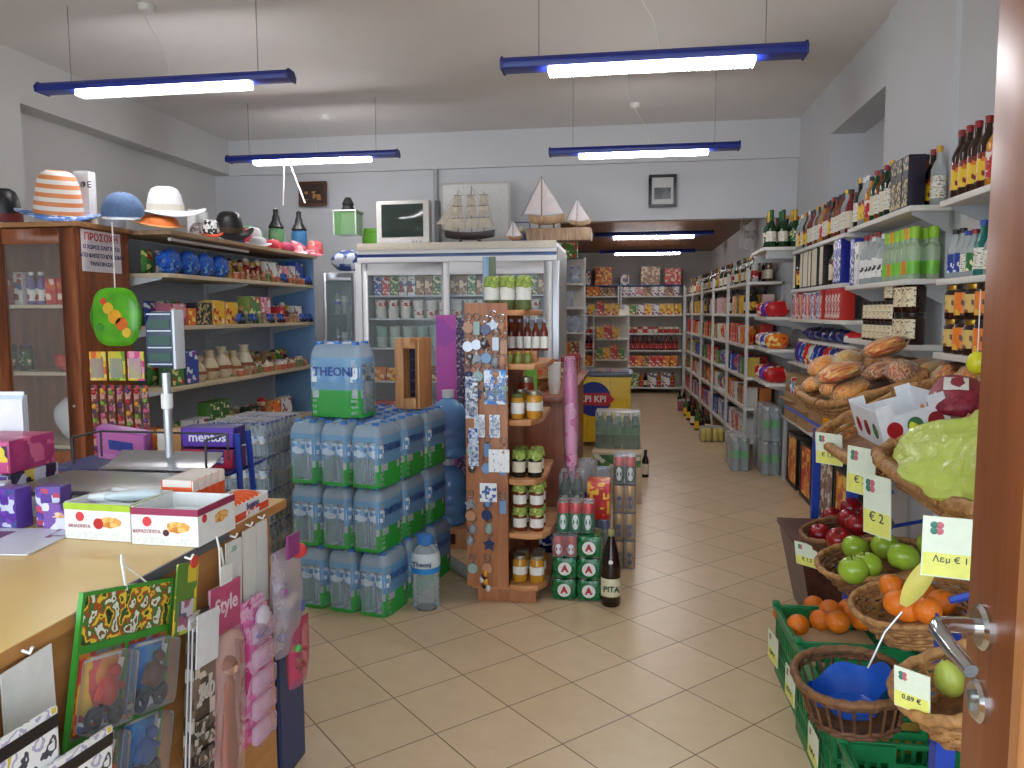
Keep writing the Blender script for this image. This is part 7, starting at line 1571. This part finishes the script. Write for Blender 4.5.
MB().box(-.15,-.0045,-.105,.15,-.003,-.008).build('header', PR([(110,80,44),(226,226,216),(70,120,50),(170,80,40),(230,200,60),(60,90,50),(40,40,30)], 26, .4, kind='n'), t)
b = MB(); b.box(-.16,-.006,-.46,-.152,.004,0); b.box(.152,-.006,-.46,.16,.004,0); b.box(-.152,-.006,-.008,.152,.004,.0); b.box(-.152,-.006,-.122,.152,.004,-.106); b.box(-.152,-.006,-.302,.152,.004,-.288); b.box(-.152,-.006,-.468,.152,.004,-.455); b.box(-.004,-.006,-.455,.004,.004,-.122); b.build('green_edging', grn_e, t)
lettering('BATTLE RIDERS', .026, M((226,206,60), .4), t, (0,-.006,-.088), 0, .001) if False else None
for x in (-.078,.078):
    for z, (c1, c2) in ((-.205,((190,60,40),(40,44,60)) if x < 0 else ((110,70,50),(30,34,50))),(-.37,((226,110,30),(50,40,40)) if x < 0 else ((60,100,170),(50,50,70)))):
        MB().box(x-.066,-.05,z-.075,x+.066,-.004,z+.075).build('bubble', CL((235,240,245), .05, .05), t, bev=.014)
        MB().box(x-.064,-.0048,z-.073,x+.064,-.0035,z+.073).build('bubble_print', PR([(226,190,60),(200,70,50),(220,140,50)] if x < 0 else [(40,120,200),(60,150,210),(50,60,80)], 10, .4, kind='n'), t)
        figure_lump(t, x, z, M(c1, .4), M(c2, .4), 1.1); MB().box(x-.058,-.02,z-.07,x+.058,-.006,z-.05).build('parts_tray', PR([(220,222,230),(90,100,150),(180,60,60)], 70), t)
        MB().tube([(x+.02,-.03,z+.03),(x+.028,-.03,z+.062)], .006, 6).build('helmet_plume', WHITE, t)
for x, z in ((.0,.01),): 
    b = MB(); b.tube([(-.02,-.004,-.01),(-.04,0,.05),(-.03,.01,.065)], .003, 5); b.tube([(-.04,0,.05),(.06,-.003,-.005)], .002, 5); b.build('string', WHITE, t)
t = hang('hanging_sticker_strip', 'narrow green and yellow sticker strip under the counter edge', 1.69,.945, -1.062, .2)
MB().box(-.045,-.002,-.17,.045,.002,0).build('card', PR([(180,196,60),(214,190,60),(90,130,50)], 22), t); MB().box(-.03,-.004,-.16,.03,-.002,-.09).build('window', PR([(150,90,110),(90,90,110),(200,190,200)], 40), t); MB().lathe([(.016,0),(.016,.003)], 12, R=Matrix.Rotation(PI/2,4,'X'), c=(.02,-.003,-.0)).build('red_dot', M((214,70,60), .4), t); hook(t)
t = hang('hanging_card_stack', 'thick black and white stack of cards numbered 260', 1.725,.81, -1.068, .12)
for k in range(5): MB().box(-.05,-.008-.005*k,-.46+.02*k,.05,-.0045-.005*k,-.01*k).build('card', [PR([(60,50,48),(70,60,56),(200,190,180),(120,100,90)], 32), M((226,226,228), .5)][k % 2 if k < 4 else 0], t)
MB().box(-.05,-.0345,-.13,.05,-.031,0).build('white_top', M((222,222,226), .5), t); lettering('260', .05, M((200,196,190), .4), t, (.0,-.0345,-.2), 0, .001); 
for k in range(4): MB().box(-.044,-.0345,-.29-.04*k,.044,-.0312,-.262-.04*k).build('picture_row', PR([(90,80,76),(180,170,160),(40,34,34)], 60), t)
t = hang('hanging_doll_box', 'tall pink doll box with an arched window on the counter front', 1.85,.835, -1.06, .08)
MB().box(-.075,-.003,-.56,.075,.003,0).build('backing_card', M((206,160,176), .4, var=.08), t); MB().box(-.075,-.005,-.13,.075,-.003,0).build('header', M((196,76,120), .4, var=.12), t); lettering('Style', .06, M((236,210,224), .4), t, (.0,-.006,-.055), 0, .001)
pts = [(-.045,-.54),(.05,-.54),(.05,-.2)]+[(.05*math.cos(a), -.2+.08*math.sin(a)) for a in [PI*k/10 for k in range(1,10)]]+[(-.05,-.2)]
b = MB(); b.prism(pts, .03, R=Matrix.Translation((0,-.034,0))); b.build('window_bubble', CL((236,200,190), .2, .06), t)
b = MB(); b.lathe([(.03,-.53),(.036,-.45),(.022,-.33),(.022,-.27),(.008,-.245)], 12, sy=.5, c=(0,-.016,0)); b.build('doll_dress', M((186,86,54), .5, var=.2), t); MB().ball((0,-.018,-.225), .02, 12, 8).build('doll_head', M((226,180,150), .5), t); MB().ball((0,-.014,-.215), .022, 12, 8).build('doll_hair', M((150,80,40), .6), t)
b = MB(); b.tube([(-.02,0,0),(-.028,0,.1),(-.024,.01,.13)], .003, 5); b.tube([(.01,0,0),(-.02,0,.1)], .003, 5); b.build('string', WHITE, t); MB().box(-.03,-.006,.0,.03,-.003,.05).build('white_tab', M((232,232,228), .5), t)
t = hang('hanging_paper_strip', 'plain white card strip above the pink toy strip', 1.94,.925, -1.08, .06); MB().box(-.042,-.002,-.2,.042,.002,0).build('card', M((226,226,224), .6), t); MB().box(-.02,-.003,-.03,.02,-.002,-.015).build('printed_code', PR([(226,226,224),(150,190,160)], 80), t); hook(t)
t = hang('hanging_toy_strip', 'long pink strip of bubble-packed girl toys on the counter front', 2.0,.735, -1.075, .06)
for k in range(5):
    MB().box(-.075,-.006-.007*k,-.42+.03*k,.075,-.003-.007*k,-.015*k).build('strip_card', PR([(220,70,150),(236,130,190),(240,190,215),(200,50,130)], 16, .35, kind='n'), t)
    MB().box(-.06,-.06,-.40+.072*k,.06,-.036,-.345+.072*k).build('bubble', CL((244,210,232), .2, .06), t, bev=.01)
MB().ball((0,-.045,-.05), .035, 12, 8, sy=.5).build('toy_mirror', M((200,190,200), .2), t); MB().tube([(-.03,-.045,-.1),(.0,-.05,-.08),(.03,-.045,-.1)], .007, 6).build('toy_comb', M((80,120,190), .3), t)
for i, (y0, y1, lb) in enumerate(((2.0,2.075,'nearer'),(2.085,2.155,'farther'))):
    t = hang('hanging_paper_sheet', 'large white paper sheet high on the counter front, %s one' % lb, (y0+y1)/2, .93, -1.085-.004*i, .03); MB().box(-(y1-y0)/2,-.002,-.25,(y1-y0)/2,.002,0).build('sheet', M((222,222,216), .6), t); hook(t)
t = hang('hanging_toy_bag', 'clear bag of small coloured toys at the far end of the counter front', 2.2,.83, -1.05, .05)
def tb(u, v, s): return ((u-.5)*.2*(1-.2*(1-v)), -.0-s*.035*math.sin(PI*u)**.5*math.sin(PI*min(1, v*.9+.1))**.5, -.33+.33*v)
dbl(tb, 12, 12).build('bag_film', CL((226,214,226), .3, .1), t); rs = random.Random(5)
for k in range(16): MB().ball((rs.uniform(-.07,.07),rs.uniform(-.015,.015),rs.uniform(-.3,-.1)), rs.uniform(.012,.022), 8, 6, sz=rs.uniform(.7,1.4)).build('small_toy', M([(150,80,150),(90,100,170),(220,200,80),(200,70,60),(180,180,190)][k % 5], .4), t)
MB().ball((.03,-.03,-.02), .024, 10, 8).build('red_ball', M((214,60,60), .4), t); MB().box(-.08,-.045,-.02,-.0,-.038,.05).build('purple_header', M((150,60,130), .4), t)
t = hang('hanging_toy_bag', 'green and red bubble toy bag below the clear toy bag', 2.23,.585, -1.03, .1); t.scale = (.75,.75,.62)
dbl(tb, 12, 10).build('bag_film', CL((226,90,130), .35, .1), t)
for k in range(7): MB().ball((rs.uniform(-.06,.06),rs.uniform(-.02,.005),rs.uniform(-.25,-.05)), rs.uniform(.014,.024), 8, 6).build('small_toy', M([(70,180,60),(60,200,90),(214,110,40)][k % 3], .3), t)
# near end of the counter front: papers and comic books
t = hang('hanging_paper_sheet', 'blank white card at the near end of the counter front', 1.205,.925, -1.085, .0); b = MB(); b.prism([(-.06,-.27),(.065,-.27),(.06,.0),(-.06,-.005)], .003); b.build('card', M((226,226,222), .6), t); MB().box(-.035,-.0012,-.19,-.01,.0002,-.16).build('printed_code', PR([(230,230,230),(40,40,40)], 300), t); hook(t)
comic = PR([(236,236,236),(70,66,80),(238,238,238),(236,236,236),(180,172,200),(238,238,238),(214,190,60)], 18, .4, kind='n')
for i, (y, z, rl) in enumerate(((1.09,.855,.05),(1.215,.755,.1))):
    t = hang('hanging_comic_book', 'black and white comic book at the near end of the counter front, %s' % ['upper','lower','lowest'][i], y, z, -1.012+.012*i, rl, 'comic book')
    MB().box(-.09,-.004,-.26,.09,.004,0).build('cover', comic, t); MB().box(-.09,-.0055,-.035,.09,-.004,-.012).build('title_bar', M((30,26,28), .4), t); MB().box(-.088,.0042,-.258,.088,.006,-.002).build('pages', WHITE, t)
t = hang('hanging_toy_bag', 'green balloon bag at the very near end of the counter front', 1.03,.915, -1.06, .0); t.scale = (.8,.8,.75); dbl(tb, 12, 10).build('bag_film', CL((120,200,90), .5, .1), t); MB().ball((0,-.0,-.2), .04, 10, 8, sy=.5).build('balloon', M((60,170,60), .3), t)
# ------------------------------------------------------------------ the open shop door at the right
dw = WOOD((118,62,28),(150,86,42), 2.5, (1,1,9), .35); dl = WOOD((170,108,60),(196,134,80), 2.5, (1,1,9), .35)
d = bpy.data.objects.new('door_1', None); COL.objects.link(d); d['kind'] = 'structure'; d.location = (.507,1.21,0); d.rotation_euler = (0,0,math.radians(-2))
def dbox(x0, y0, z0, x1, y1, z1, nm, m, bev=.003): return MB().box(x0,y0,z0,x1,y1,z1).build(nm, m, d, bev=bev)
dbox(0,-.17,.02,.045,0,2.25,'lock_stile',dw); dbox(0,-.95,.02,.045,-.83,2.25,'hinge_stile',dw); dbox(0,-.83,2.12,.045,-.17,2.25,'top_rail',dw); dbox(0,-.83,.02,.045,-.17,.3,'bottom_rail',dw)
dbox(.018,-.83,.3,.027,-.17,2.12,'glass',CL((205,215,220), .12, .04), 0)
b = MB()
for q in ((-.195,.3,-.17,2.12),(-.83,.3,-.805,2.12),(-.805,2.095,-.195,2.12),(-.805,.3,-.195,.325)): b.box(-.008,q[0],q[1],.018,q[2],q[3]); b.box(.027,q[0],q[1],.05,q[2],q[3])
b.build('moulding', dl, d, bev=.004)
RX = Matrix.Rotation(-PI/2,4,'Y')
h = MB(); h.lathe([(.033,0),(.033,.005),(.027,.01)], 24, R=RX, c=(0,-.06,1.1)); hd = h.build('handle_rosette', CHROME, d)
pts = [(-.006,-.06,1.1),(-.046,-.06,1.1),(-.06,-.063,1.1),(-.067,-.076,1.099),(-.067,-.1,1.097),(-.064,-.14,1.091),(-.058,-.175,1.084)]
MB().tube(pts, [.0125,.012,.0125,.012,.0115,.0105,.0095], 12).build('lever', CHROME, hd)
k = MB(); k.lathe([(.031,0),(.031,.005),(.026,.01)], 24, R=RX, c=(0,-.06,.99)); kd = k.build('key_rosette', CHROME, d)
k = MB(); k.lathe([(.0095,.01),(.0095,.016),(.007,.017)], 14, R=RX, c=(0,-.06,.997)); k.box(-.015,-.064,.976,-.01,-.056,.995); k.build('key_cylinder', M((150,150,146), .3, .8), kd)
